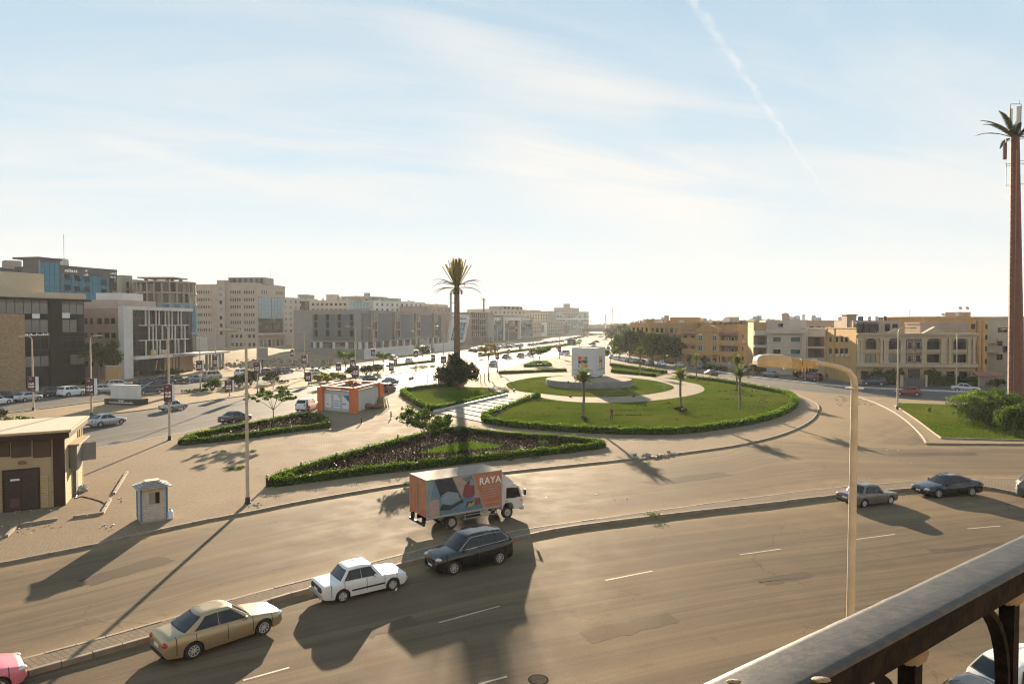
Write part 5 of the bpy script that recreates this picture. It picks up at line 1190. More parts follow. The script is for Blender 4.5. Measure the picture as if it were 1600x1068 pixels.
[g.curtain(sx(p), sx(q), gz(y0), gz(y1), 4, n_, m_, FRD, .12) for p, q in ((404, 424), (424.5, 442.5)) for y0, y1, n_, m_ in ((520, 497, 4, [GLD, GLD, GLG]), (497, 463.5, 5, GLP))]  # dark lower and pale upper panes put the mirrored reflection into the glass colour
g.wins([sx(px) for px in (410, 413.5, 417, 432, 435, 438, 441)], [gz(458)], .62, 1.6, GLD); g.box('entrance_canopy', 0, g.len, gz(523.5), gz(520.5), .1, 2.5, WCRM)
g.wins(lin(1, g.len - 1, 6), [1.2], 2.2, 3.2, [GLD, GLL]); 
for s, h in ((g.len * .3, 7), (g.len * .62, 4), (g.len * .86, 8)): mast(g, s, 6, zt(gA, 443.5), h)
dish(g, g.len * .62, 5, zt(gA, 443.5) + 2)
# --- generic blocks of the far left row: px and distance of both ends, y of the roof, floors and columns of windows
def block(label, pa, za, pb, zb_, ytop, depth, m, cols=0, rows=0, w=1.4, h=1.7, glass=GLD, y0=None, fl=3.5, name='office_building', end=0, tanks=0, **k):
    A, B = PZ(pa, za), PZ(pb, zb_); f = bld(label, A, B, depth, zt(A, ytop), m, name, parapet=.4, **k)
    z1 = f.ztop - 1.3 - h
    if cols: f.wins(lin(.8, f.len - .8, cols), [z1 - fl * i for i in range(rows) if z1 - fl * i > .3], w, h, glass)
    if end: f.left.wins(lin(1, f.left.len - 1, end), [z1 - fl * i for i in range(rows) if z1 - fl * i > .3], w, h, glass)
    for _ in range(tanks): tank(f, rnd.uniform(1, f.len - 1), rnd.uniform(1, min(6, depth - 1)), f.ztop, rnd.uniform(.6, 1), rnd.uniform(1.2, 2))
    return f
f = block('cream apartment block with square windows right of the brown office', 441, 405, 497, 440, 465, 22, WCRM, 7, 6, 1.5, 1.6, [GLD, GLP], tanks=2); f.curtain(f.s_of(471), f.s_of(483), 2, f.ztop - 1.5, 3, 7, [GLG, GLD], FRD, .1)
extra(f, 'stair_head', f.len * .72, f.len * .98, 2, 8, f.ztop, f.ztop + 3, WGRY)
f = block('white block with a pale blue glass corner rising behind the grey mall', 484, 420, 545, 420, 470, 30, WCRM, 8, 4, 1.5, 1.6, GLD, tanks=3); extra(f, 'roof_house', f.s_of(508), f.s_of(524), 3, 10, f.ztop, zt(PZ(516, 420), 459.5), WCRM)
g = Fac(f.root, PZ(545, 420), PZ(577, 440)); MB().prism([g.o, g.o + g.u * g.len, g.o + g.u * g.len - g.n * 20, g.o - g.n * 20], 0, zt(PZ(545, 420), 468.5)).obj('corner_block', WCRM, f.root); g.curtain(.4, g.len - .4, 10, zt(PZ(545, 420), 470), 6, 5, GLP, FRW, .12)
extra(f, 'roof_house', f.s_of(525), f.s_of(560), 6, 14, f.ztop, zt(PZ(530, 420), 463), WOLV)
f = block('cream block with a flat cantilevered roof behind the grey mall', 566, 450, 600, 465, 464, 26, WCRM, 3, 3, 1.6, 1.6, GLD); f.box('flat_roof', -6, f.len + 2, f.ztop, f.ztop + .6, -14, 2, WCRM); extra(f, 'chimney', f.len * .4, f.len * .55, 4, 7, f.ztop, f.ztop + 3.2, WGRY)
f = block('white unfinished block with open roof terrace behind the grey mall', 584, 440, 662, 480, 470, 30, WWHT, 10, 3, 1.7, 1.7, [GLD, GLL], tanks=4); extra(f, 'roof_house', f.s_of(605), f.s_of(632), 3, 14, f.ztop, f.ztop + 2.4, WOLV)
f = block('sandy grey block behind the right part of the mall', 640, 470, 700, 520, 474, 30, WCRM, 9, 3, 1.6, 1.7, GLD, tanks=5)
f = block('reddish brown low roofed block just left of the palm mast', 668, 450, 706, 490, 479, 20, WBRN, 6, 3, 1.5, 1.5, GLD, tanks=2)
# --- 6 the long grey mall
A, B = PZ(485, 279.4), PZ(564, 274); f = bld('long grey shopping block, its windowed left front above white pillars', A, B - (B - A) * .012, 12, zt(B, 485.5), WGRY, 'shopping_block'); sx = f.s_of; zz = lambda y: f.z_of(f.len, y)
zg = zz(534)
MPAN = wallm('metal_panel_grey', (.13, .142, .15), rough=.55); f.box('front_panel', sx(489), sx(553), zg + .5, f.ztop - 1.4, .0, .3, MPAN)
for px in (494.5, 512.5, 531, 550):
    for y in (500.5, 512.5, 525.5): f.win(sx(px), zz(y), 1.5, 2.6, GLD, FRD).location = Vector(f.at(sx(px), .3, zz(y)))
f.box('shop_front', sx(486), f.len, 0, zg - .3, .05, .12, WDGR)
for px in (492, 502, 522, 542, 556, 562): f.box('pillar', sx(px), sx(px) + 1.1, 0, zg, .5, 1.5, WWHT)
for px in (507, 527, 547, 559): f.box('rust_shutter', sx(px - 4), sx(px + 5), .2, zg - .6, .15, .25, WBRN)
f.box('soffit', 0, f.len, zg - .05, zg + .5, .0, 1.6, WOLV)
C2 = PZ(689, 366); f2 = bld('long grey shopping block running away along the boulevard with four window towers', B, C2, 30, zt(B, 485.5), WGRY, 'shopping_block'); sx = f2.s_of; H2 = f2.ztop
def bay(px0, px1, px2, px3):
    f2.box('metal_panel', sx(px0), sx(px1), zg + .3, H2 - .8, .0, .5, MPAN); f2.box('window_tower', sx(px2), sx(px3), zg, H2 - .1, .0, 1.2, WOLV)
    ff = Fac(f2.root, f2.P(sx(px2)) + f2.n * 1.2, f2.P(sx(px3)) + f2.n * 1.2)
    for k in range(3):
        for q, w in ((.3, .16), (.7, .3)): ff.win(ff.len * q, zg + 1.3 + k * (H2 - zg - 1) / 3, ff.len * w, (H2 - zg) / 3 * .72, [GLD, GLD, GLL][k], FRD)
bay(565, 575, 576, 586.5); bay(588, 610, 613.5, 622); bay(623, 643.5, 647, 654); bay(655, 673, 675, 680.5); f2.box('metal_panel', sx(681), sx(688), zg + .3, H2 - .8, 0, .5, WDGR)
f2.box('shop_front', 0, f2.len, 0, zg - .3, .03, .1, WBRN); f2.box('soffit', 0, f2.len, zg - .05, zg + .35, .0, 2.0, WOLV)
for k in range(13): s = 1 + (f2.len - 3) * (k / 12) ; f2.box('pillar', s, s + 1.3, 0, zg, 1.0, 2.0, WWHT)
for k in range(12): s = 3 + (f2.len - 3) * (k / 12); f2.box('shutter', s, s + 3.5, .1, zg - .8, .12, .2, rnd.choice([WBRN, WDGR, GLD]))
# hoarding along the pavement
hA, hB = G(569, 561.5), G(712, 546.5); t = thing('hoarding', 'long white hoarding along the pavement before the grey mall', 'hoarding', (hA.x, hA.y, 0)); ff = Fac(t, hA, hB); hh = 3.7
n_ = 24
for k in range(n_):
    if k == 16: continue
    s0 = ff.len * k / n_; ff.box('panel', s0 + .02, s0 + ff.len / n_ - .02, 0, hh + rnd.uniform(-.06, .06), -.08, .02, WWHT)
bA, bB = G(486, 556), G(568, 560); t = thing('site_wall', 'grey block wall with patched panels left of the white hoarding', 'wall', (bA.x, bA.y, 0)); ff = Fac(t, bA, bB)
for k in range(6): s0 = ff.len * k / 6; ff.box('panel', s0, s0 + ff.len / 6 - .03, 0, 3.2 + (0, .2, 0, 1.0, .1, 0)[k], -.15, .02, (WOLV, WGRY)[k % 2])
# --- 7 slanting white framed front and what follows up the boulevard
f = bld('building with a slanting rounded white frame round tall glazing by the palm mast', PZ(688, 368), PZ(737, 420), 22, zt(PZ(688, 368), 489.5), WBRN, parapet=0); sx = f.s_of; zz = lambda y: f.z_of(sx(712), y)
b = MB(); out = [(sx(706.5), zz(490)), (sx(729), zz(491.5)), (sx(731.5), zz(495)), (sx(722.5), zz(535)), (sx(697), zz(535)), (sx(703), zz(496))]; inn_ = [(sx(709), zz(503)), (sx(726), zz(503.5)), (sx(726.5), zz(505)), (sx(720.5), zz(531)), (sx(701), zz(531)), (sx(707), zz(505))]
n_ = 6
for q in range(n_):
    a, c, d, e2 = out[q], out[(q + 1) % n_], inn_[(q + 1) % n_], inn_[q]
    b.add([(x, -1.2, z) for x, z in (a, c, d, e2)] + [(x, 0, z) for x, z in (a, c, d, e2)], [(0, 1, 2, 3), (0, 4, 5, 1), (2, 6, 7, 3)])
f.put('white_frame', b.mesh('white_frame', WWHT), 0, 0, 0)
b = MB().add([(x, -.25, z) for x, z in inn_], [tuple(range(6))]); f.put('glazing', b.mesh('glazing', GLB), 0, 0, 0)
b = MB()
for k in range(1, 5): p0, p1 = inn_[5], inn_[4]; x = k / 5; b.bar((inn_[0][0] + (inn_[1][0] - inn_[0][0]) * x, -.4, inn_[0][1]), (inn_[4][0] + (inn_[3][0] - inn_[4][0]) * x, -.4, inn_[4][1]), .2)
for z in (zz(511), zz(519), zz(526)): b.bar((sx(704), -.4, z), (sx(724), -.4, z), .2)
f.put('mullion_frame', b.mesh('mullion_frame', FRW), 0, 0, 0)
f.put('sign', print_lines(f.len * .28, [(1, 0)], 1.3, 12, FRD), sx(719), 1.25, zz(499))
f = bld('unfinished concrete frame building with scaffolding beyond the slanting white frame', PZ(736, 425), PZ(768, 470), 22, zt(PZ(736, 425), 487.5), WOLV, 'unfinished_building', parapet=0)
for k in range(5): f.box('floor_slab', 0, f.len, f.ztop - k * 3.9 - .3, f.ztop - k * 3.9 + .2, 0, 1.6, WOLV)
for k in range(8): s = f.len * k / 7 * .7; f.box('column', s, s + .6, 0, f.ztop, 1.0, 1.5, WOLV)
for k in range(4): f.box('open_bay', .5, f.len * .7, f.ztop - k * 3.9 - 3.4, f.ztop - k * 3.9 - .4, .02, .1, GLD)
f.box('grey_screen', f.len * .66, f.len, 3, f.ztop + .3, .3, 1.7, WGRY)
f = block('curved green glass office beyond the unfinished frame', 768, 470, 786, 500, 493, 20, WDGR); f.curtain(1, f.len - 1, 2, f.ztop - 1, 7, 6, [GLG, GLB, GLD], FRD, .12); f.box('white_edge', 0, 1, 0, f.ztop, 0, 1.2, WWHT)
f = block('pale concrete block with an open unfinished top storey far up the street', 764, 560, 822, 600, 483, 24, WCRM, 9, 3, 1.8, 2.0, [GLD, GLL]); extra(f, 'roof_house', f.s_of(787), f.s_of(818), 2, 16, f.ztop, zt(PZ(800, 570), 477.5), WOLV)
for px in (790, 796, 803, 810, 816): f.box('roof_opening', f.s_of(px), f.s_of(px + 3), f.ztop + .6, f.ztop + 2.6, -2.1, -1.9, GLD)
f = block('office front with a big white portal frame far up the street', 784, 500, 810, 540, 497, 20, WDGR); zt_ = f.ztop; f.box('portal_pier', 0, 2, 0, zt_ + 1, 0, 2, WWHT); f.box('portal_pier', f.len - 2.2, f.len, 0, zt_ + 1, 0, 2, WWHT); f.box('portal_top', 2, f.len - 2.2, zt_ - 1.5, zt_ + 1, 0, 2, WWHT); f.curtain(2.2, f.len - 2.4, 6, zt_ - 1.6, 6, 4, [GLD, GLL], FRD, .12)
f = block('blue green glass office right of the white portal far up the street', 809, 545, 832, 590, 494, 22, WGRY); f.curtain(.6, f.len - .6, 2, f.ztop - 1, 8, 6, [GLG, GLB, GLD], FRD, .14)
f = block('long beige block with a row of square windows under its roof', 822, 800, 872, 850, 489, 30, WBEI, 12, 4, 2.2, 2.2, GLD); extra(f, 'roof_house', f.len * .25, f.len * .5, 3, 14, f.ztop, f.ztop + 4, WOLV)
f = block('large pale blue glass office tower closing the left row', 869, 830, 920, 900, 486, 40, WGRY); f.curtain(1, f.len - 1, 4, f.ztop - 2, 12, 8, [GLG, GLP, GLG], FRW, .25); extra(f, 'roof_house', f.s_of(885), f.s_of(908), 3, 18, f.ztop, f.ztop + 5, WGRY); extra(f, 'roof_turret', f.s_of(890), f.s_of(896), 5, 9, f.ztop, f.ztop + 10, WGRY); f.box('white_band', 0, f.len, f.ztop - 10, f.ztop - 8.6, .1, .5, WWHT)
f = block('low grey and ochre shop front between the glass offices', 829, 600, 846, 640, 502, 20, WTPE, 6, 3, 2.2, 2, [GLD, GLL])
f = block('small white portal office before the beige block', 842, 640, 855, 680, 504.5, 18, WWHT); f.curtain(2, f.len * .6, 4, f.ztop - 2, 3, 3, GLG, FRD, .2)
f = block('grey round arched office before the blue glass tower', 854, 680, 881, 760, 502, 20, WGRY, 10, 4, 2.4, 2.2, [GLD, GLG])
f = block('distant row of low grey offices at the end of the left row', 880, 800, 921, 1150, 508, 20, WDGR, 16, 2, 2.6, 2.4, [GLD, GLL])
# --- far end of the boulevard
f = block('distant pale block under the gantry at the end of the boulevard', 918, 1300, 962, 1300, 507.5, 30, WDGR, 20, 2, 2.5, 2.2, GLD)
A, B = PZ(912, 640), PZ(957, 640); t = thing('sign_gantry', 'dark sign gantry spanning the boulevard far away', 'gantry', (A.x, A.y, 0)); zg_ = zt(A, 512.5)
for x in (0, (B - A).x): MB().box(x - .8, x + .8, -.6, .6, 0, zg_).obj('leg', WDGR, t)
MB().box(-2, (B - A).x + 2, -.6, .6, zg_ - 3.2, zg_ - .4).obj('beam', WDGR, t)
for px, yb, yt, z in ((957, 510, 479, 1500), (946, 512, 491, 1200)):
    p = PZ(px, z); t = thing('lattice_mast', 'very thin tall lattice mast on the horizon' if px == 957 else 'shorter thin mast on the horizon left of the tall one', 'mast', p); h = zt(p, yt); b = MB()
    for x, y in ((-1, -1), (1, -1), (0, 1)): b.bar((x, y, 0), (x * .4, y * .4, h), .5)
    b.obj('lattice', STEEL, t); MB().box(-1.2, 1.2, -1.2, 1.2, h * .8, h * .86).obj('antenna', STEEL, t)
bb = G(410, 581); t = thing('billboard', 'grey billboard seen from behind on one post by the sand lot', 'billboard', bb); p_ = PZ(410, bb.y); zc = (zt(bb, 561), zt(bb, 543)); MB().box(-1.4, 1.4, -.15, .15, *zc).obj('panel', WGRY, t); MB().box(-1.45, 1.45, -.2, -.15, zc[0], zc[0] + .1).obj('frame', STEEL, t); MB().tube([(0, .1, 0), (0, .1, zc[0] + .2)], .18, 8).obj('post', DARKM, t)
bb = PZ(313, 260); t = thing('billboard', 'white billboard standing right of the white framed office', 'billboard', bb); MB().box(-2.5, 2.5, -.15, .15, zt(bb, 549), zt(bb, 526)).obj('panel', WHITE, t); MB().box(-2.5, 2.5, -.2, -.15, zt(bb, 549), zt(bb, 547)).obj('print_strip', TBLU, t); MB().box(-.2, .2, -.1, .1, 0, zt(bb, 549)).obj('post', DARKM, t)
bb = PZ(893, 395); t = thing('billboard', 'dark blue billboard on the boulevard median left of the white cube', 'billboard', bb); zc = (zt(bb, 541), zt(bb, 530)); MB().box(-2.4, 2.4, -.2, .2, *zc).obj('panel', mat('billboard_navy', (0.02, 0.03, 0.06), .5), t); mobj('lettering', print_lines(2.2, [(.4, 2.2), (1, .9)], .6, 21, LETTER), t, (0, -.21, zc[0])); MB().box(-.25, .25, -.2, .2, 0, zc[0]).obj('post', DARKM, t)
bb = PZ(662, 320); t = thing('billboard', 'beige billboard standing before the right part of the grey mall', 'billboard', bb); MB().box(-2, 2, -.15, .15, zt(bb, 541), zt(bb, 530)).obj('panel', WCRM, t); MB().box(-.2, .2, -.1, .1, 0, zt(bb, 541)).obj('post', DARKM, t)

# ------------------------------------------------------------------ villas along the right
def balcony(f, s0, s1, z, h, dep, m, name='balcony', rail=None, back=True):
    """a projecting slab with a solid or railed front; callers lay a dark sheet behind it for the recess shade"""
    b = MB(); w = s1 - s0; b.box(0, w, -dep, .02, -.22, 0)
    if rail is None: b.box(0, w, -dep, -dep + .14, 0, h); b.box(0, .14, -dep + .14, .02, 0, h); b.box(w - .14, w, -dep + .14, .02, 0, h)
    o = f.put(name, b.mesh(name, m), s0, 0, z)
    if rail is not None:
        r_ = MB(); r_.box(0, w, -dep, -dep + .06, h - .06, h)
        for k in range(int(w / .25) + 1): r_.box(k * .25 - .015, k * .25 + .015, -dep + .015, -dep + .045, 0, h - .06)
        mobj('railing', r_.mesh('railing', rail), o)
    return o
# --- ornate villa
A, B = PZ(1340, 141), PZ(1525, 139); f = bld('ornate cream villa with pilasters, arched windows and two small pediments', A, B, 18, zt(PZ(1340, 141), 521), WSAND, 'villa', parapet=.0); sx = f.s_of; zz = lambda y: f.z_of(f.len / 2, y); V4 = f
TRIM = wallm('trim_stone', (0.47, 0.37, 0.25)); zt_ = f.ztop
f.box('cornice', -.3, f.len + .3, zt_ - .25, zt_ + .12, -.5, .75, TRIM); f.box('entablature', 0, f.len, zt_ - 1.0, zt_ - .26, .0, .3, TRIM)
f.box('string_course', -.2, f.len + .2, zz(573), zz(568), .0, .6, TRIM); f.box('string_course', 0, f.len, zz(550), zz(547.5), .0, .18, TRIM)
f.box('plinth', 0, f.len, 0, .8, 0, .25, TRIM)
zc0, zc1 = zz(567.5), zt_ - 1.0
pil = shared(('pil',), lambda: MB().box(-.24, .24, -.3, 0, 0, zc1 - zc0).box(-.34, .34, -.4, 0, 0, .5).box(-.34, .34, -.4, 0, zc1 - zc0 - .4, zc1 - zc0 - .01).mesh('pilaster', TRIM))
for px in (1341.5, 1346, 1377, 1382.5, 1386, 1408.5, 1412.5, 1441.5, 1445, 1472, 1476, 1484, 1514, 1521.5): f.put('pilaster', pil, sx(px), 0, zc0)
for px, w in ((1361, 2.0), (1397, 2.2), (1458.5, 2.3), (1500, 2.4)):
    f.win(sx(px), zz(545.5), w, zz(533) - zz(545.5), rnd.choice([GLD, GLD, GLL]), FRD, 2, TRIM, True, True); f.win(sx(px), zz(566), w, zz(553) - zz(566), [GLD, GLG, GLL][int(px) % 3], FRD, 2, TRIM, False, True)
for s0, s1 in ((1416, 1427), (1429.5, 1440.5)):
    for y0, y1 in ((546, 531), (566, 552)):
        f.box('loggia_shade_sheet', sx(s0), sx(s1), zz(y0), zz(y1), .0, .03, wallm('recess_shade_brown', (0.17, 0.115, 0.085))); f.win(sx((s0 + s1) / 2), zz(y0) + .1, 1.0, 1.5, GLD, FRW)  # flat dark sheet stands in for the shade inside the loggia
        balcony(f, sx(s0), sx(s1), zz(y0) - .1, .75, .45, TRIM, rail=FRD)
for a, c, y in ((1386, 1412, 514.5), (1441, 1476, 513)):
    b = MB(); w = sx(c) - sx(a); h = (zz(y) - zt_) * 1.35; b.add([(0, -.7, .12), (w, -.7, .12), (w / 2, -.7, h), (0, .6, .12), (w, .6, .12), (w / 2, .6, h)], [(0, 1, 2), (3, 5, 4), (0, 2, 5, 3), (1, 4, 5, 2)]); p = f.put('pediment', b.mesh('pediment', TRIM), sx(a), 0, zt_)
f.wins([sx(1352), sx(1372), sx(1392), sx(1466), sx(1486), sx(1506)], [.9], 1.5, 1.8, GLD, frame=FRD, sill=TRIM)
f.box('door_arch', sx(1420), sx(1437), .1, zz(576), .05, .35, FRD)
extra(f, 'roof_storey', sx(1344), sx(1420), 3.5, 14, zt_, zz(500.5), WPINK); fr = Fac(f.root, f.P(sx(1344)) - f.n * 3.5, f.P(sx(1420)) - f.n * 3.5); fr.wins([fr.len * .48, fr.len * .72, fr.len * .88], [zt_ + .5], 1.0, 1.5, GLD)
b = MB()
for x in (0, 1.3, 2.6, 3.9): b.box(x - .08, x + .08, -.08, .08, 0, 2.1)
b.box(-.3, 4.2, -.6, .1, 2.1, 2.25); b.box(.1, 3.8, .3, .35, .1, 2.0); f.put('pergola', b.mesh('pergola', FRD), sx(1346.5), -2.4, zt_)
extra(f, 'chimney_block', sx(1341.5), sx(1357), 6, 9, zt_, zz(491.5), WPINK); f.box('chimney_cap', sx(1340), sx(1358.5), zz(491.5), zz(490), -9.5, -5.5, WPINK); tank(f, sx(1362), 6, zz(500.5), .4, .9, mat('tank_blue', (0.05, 0.15, 0.35), .5))
for px in (1375, 1388, 1400, 1414, 1424, 1428, 1434): tank(f, sx(px), 9, zz(501.5), .35, 1.1, rnd.choice([DARKM, LGREY])) if px < 1420 else extra(f, 'roof_block', sx(px), sx(px + 5), 8, 11, zt_, zz(501 + rnd.uniform(0, 8)), WPINK)
# garden gate
ga, gb = PZ(1411.5, 133), PZ(1446.5, 133); t = thing('garden_gate', 'dark double leaf metal gate with an arched top before the ornate villa', 'gate', (ga.x, ga.y, .12)); w = (gb - ga).x
for i in (0, 1):
    b = MB(); x0 = w * i / 2 + .05; b.box(x0, x0 + w / 2 - .1, -.02, .02, .1, 1.6)
    for k in range(7): x = x0 + (w / 2 - .1) * k / 6; hh = 1.9 + .5 * math.sin(PI * (x / w)); b.box(x - .03, x + .03, -.04, .04, .05, hh)
    b.obj('gate_leaf', mat('gate_grey', (0.09, 0.09, 0.095), .5, .3), t)
for x in (-.35, w + .0): MB().box(x, x + .35, -.25, .25, 0, 2.3).obj('gate_post', TRIM, t)
# --- pale apartment villa behind the lamp head
A, B = PZ(1199, 167), PZ(1260, 165); zf = zt(A, 514.5); f = bld('pale apartment house with a projecting front bay and balconies on both sides', A, B, 16, zf, WCRM, 'villa', parapet=0); sx = f.s_of; zz = lambda y: f.z_of(f.len / 2, y)
f.box('cornice', -.3, f.len + .3, zf - .9, zf, -.3, .5, WCRM); b = MB()
for k in range(22): b.box(k * f.len / 22, k * f.len / 22 + .2, -.34, 0, 0, .3)
f.put('dentil_band', b.mesh('dentil_band', WCRM), 0, 0, zf - 1.25)
for s0, s1 in ((0, .9), (f.len - 1.0, f.len)): f.box('corner_pilaster', s0, s1, 0, zf - .9, .0, .25, WCRM)
for y in (533.5, 552.5, 572):
    for px, w in ((1214, 1.65), (1243, 2.0)): f.win(sx(px), zz(y), w, 1.05, rnd.choice([GLG, GLD]), FRD, 2, WCRM, False, True)
b = MB()
for k in range(9): b.box(.95, f.len - 1.05, -.02, 0, 1.0 + k * .95, 1.06 + k * .95)
f.put('groove_lines', b.mesh('groove_lines', WTPE), 0, 0, 0)
extra(f, 'left_bay', sx(1178.5), 0, 1.6, 14, 0, zz(503) , WTAN); extra(f, 'right_bay', f.len, sx(1292), 1.6, 14, 0, zz(512), WCRM)
fl_ = Fac(f.root, f.P(sx(1178.5)) - f.n * 1.6, f.P(0) - f.n * 1.6); fr_ = Fac(f.root, f.P(f.len) - f.n * 1.6, f.P(sx(1292)) - f.n * 1.6)
for q, dz in ((fl_, 0), (fr_, -.25)):
    for y in (522.5, 541, 558.5):
        balcony(q, .05, q.len - .05, zz(y) + dz, .95 if y < 525 else .3, 1.5, WCRM, rail=None if y < 525 else None)
        if y > 525:
            q.win(q.len * .62, zz(y) + .1, 1.5, 2.0, GLG, FRD, 2); q.box('balcony_shade_sheet', .2, q.len - .2, zz(y), zz(y) + 2.3, .005, .03, wallm('recess_shade_grey', (0.16, 0.135, 0.11)))  # dark sheet on the wall paints the shade behind the balcony
            rr = MB(); rr.box(.1, q.len - .1, -1.5, -1.46, 1.0, 1.05); [rr.box(.1 + k * .3, .13 + k * .3, -1.5, -1.47, .3, 1.0) for k in range(int((q.len - .2) / .3))]; q.put('balcony_railing', rr.mesh('balcony_railing', FRD), 0, 0, zz(y) + dz)
extra(f, 'roof_storey', sx(1199), sx(1264), 3.5, 15, zf, zz(500.5), WCRM); fq = Fac(f.root, f.P(0) - f.n * 3.5, f.P(f.len) - f.n * 3.5); fq.wins([fq.len * .4], [zf + .6], 1.1, .9, GLD)
extra(f, 'stair_head', sx(1228), sx(1240), 6, 8.5, zz(500.5), zz(491.5), WTPE); p = f.o + f.u * sx(1234) - f.n * 7.2; MB().ell((0, 0, 0), (1.0, 1.1, .6), n=12).obj('roof_dome', WTPE, f.root, (p.x, p.y, zz(491.5)), smooth=180)
tank(f, sx(1261.5), 5, zz(500), .42, 1.6, WHITE); tank(f, sx(1206), 6, zz(500.5), .5, .5); tank(f, sx(1213), 6, zz(500.5), .5, .4)
f2 = V4.left; zz = lambda y, s: zt(f2.P(s), y); f2.box('side_wall', .2, f2.len - .3, 0, 11.4, 0, .12, WORN); f2.box('side_coping', .1, f2.len - .2, 11.4, 11.65, -.2, .25, WTAN)  # ochre on this side puts its warm sunlit tone into the wall colour
for px in (1299, 1309, 1317, 1324):
    s = f2.s_of(px); f2.win(s, zz(534, s), 1.1, 1.15, GLD, FRD).location = Vector(f2.at(s, .12, zz(534, s))); o = f2.win(s, zz(553, s), 1.5, 1.3, GLD, FRD); o.location = Vector(f2.at(s, .12, zz(553, s))); f2.box('air_conditioner', s + .9, s + 1.7, zz(556, s), zz(552, s), .1, .6, LGREY)
for s in (1.2, 6): f2.box('downpipe', s, s + .12, 0, 11.4, .12, .24, WTAN)
# --- tan villa with a pediment
A, B = PZ(1088, 204), PZ(1124, 200); zf = zt(A, 514); f = bld('tan villa with a shallow curved pediment and arched windows', A, B, 16, zf, WTAN, 'villa', parapet=0); sx = f.s_of; zz = lambda y: f.z_of(f.len / 2, y)
b = MB(); n_ = 10; pts = [(f.len * k / n_, .2 + 1.15 * math.sin(PI * k / n_)) for k in range(n_ + 1)]
b.add([(x, -.3, z) for x, z in pts] + [(x, 3, z) for x, z in pts], [tuple(range(n_ + 1))] + [(k, k + n_ + 1, k + n_ + 2, k + 1) for k in range(n_)]); f.put('pediment', b.mesh('pediment', WTAN), 0, 0, zf - .2)
f.box('cornice', -.2, f.len + .2, zf - .6, zf - .2, 0, .5, WORN); f.box('string_course', -.2, f.len + .2, zz(554.5), zz(552), 0, .6, WORN)
for px in (1094.5, 1116.5):
    f.win(sx(px), zz(532.5), 1.35, 1.7, GLG, FRW, 2, WORN, True, True); f.win(sx(px), zz(548), 1.35, 1.6, GLG, FRW, 2, WORN, False, True)
for s0 in (0, f.len * .30, f.len * .66, f.len - .5): f.box('pilaster', s0, s0 + .45, 0, zf - .6, 0, .22, WORN)
f.wins(lin(.6, f.len - .6, 3), [.4], 1.4, 1.9, GLD)
extra(f, 'right_bay', f.len, sx(1152), 1.2, 14, 0, zz(517), WTAN); q = Fac(f.root, f.P(f.len) - f.n * 1.2, f.P(sx(1152)) - f.n * 1.2)
b = MB().add([(0, -1.9, 0), (q.len, -1.9, 0), (q.len, 0, .75), (0, 0, .75)], [(0, 1, 2, 3)]).box(0, q.len, -1.9, 0, -.1, -.01); q.put('tiled_awning', b.mesh('tiled_awning', WRED), 0, 0, zz(520))
for y in (538, 555):
    balcony(q, .02, q.len - .02, zz(y), 1.35, 1.6, WTAN); q.box('balcony_shade_sheet', .2, q.len - .2, zz(y), zz(y) + 2.7, .005, .03, wallm('recess_shade_brown', (0.17, 0.115, 0.085)))  # flat brown sheet paints in the shade at the back of each balcony
    for k in (.35, .68): q.win(q.len * k, zz(y) + .2, 1.0, 2.0, [GLL, GLD][k > .5], FRW)
for k in range(3): q.box('porch_column', q.len * (k + .2) / 3, q.len * (k + .2) / 3 + .5, 0, zz(556), 1.0, 1.5, WTAN)
extra(f, 'left_bay', sx(1063), 0, 1.0, 14, 0, zz(521), WTAN); q = Fac(f.root, f.P(sx(1063)) - f.n * 1.0, f.P(0) - f.n * 1.0)
for y in (536, 553): balcony(q, .4, q.len - .02, zz(y), 1.5, 1.5, WTAN); q.wins([q.len * .25, q.len * .7], [zz(y) + .3], 1.2, 2.0, GLD)
b = MB().add([(0, -1.9, 0), (q.len, -1.9, 0), (q.len, 0, .6), (0, 0, .6)], [(0, 1, 2, 3)]).box(0, q.len, -1.9, 0, -.1, -.01); q.put('tiled_awning', b.mesh('tiled_awning', WRED), 0, 0, zz(520.5))
f2 = bld('ochre side house between the pediment villa and the pale apartment house', PZ(1152, 200), PZ(1180, 204), 14, zt(PZ(1152, 200), 508), WORN, 'villa', parapet=.3); sx = f2.s_of; zz = lambda y: f2.z_of(f2.len / 2, y)
for px, y, w, h in ((1159, 528, 1.3, 1.1), (1170, 533, .55, 2.2), (1159, 547, 1.3, 1.1), (1170, 552, .8, .9), (1160, 562, 1, 1), (1173, 562, 1, 1)): f2.win(sx(px), zz(y), w, h, GLD, FRD)
f2.box('air_conditioner', sx(1158), sx(1163), zz(535), zz(532), 0, .4, LGREY)
# pergola floor and skyline of roofs behind
f3 = bld('ochre roof storey with a dark red pergola above the pediment villa', PZ(1108, 214), PZ(1182, 216), 14, zt(PZ(1108, 214), 505.5), WORN, 'villa', parapet=.3); b = MB(); w = f3.len * .55
for k in range(6): b.box(w * k / 5 - .12, w * k / 5 + .12, -.12, .12, -1.6, .9)
b.box(-.4, w + .4, -1.2, .3, .9, 1.1); f3.put('red_pergola', b.mesh('red_pergola', wallm('pergola_red', (0.14, 0.035, 0.03))), f3.len * .1, .8, f3.ztop - .6)
for px, y in ((1112, 497), (1120, 498), (1133, 500), (1143, 496.5), (1146, 499), (1175, 499), (1185, 497)): tank(f3, f3.s_of(px), 5, f3.ztop, .6, max(.8, f3.z_of(0, y) - f3.ztop), rnd.choice([LGREY, WCRM, WHITE]))
extra(f3, 'roof_house', f3.s_of(1150), f3.s_of(1164), 4, 8, f3.ztop, f3.z_of(0, 494.5), WCRM)
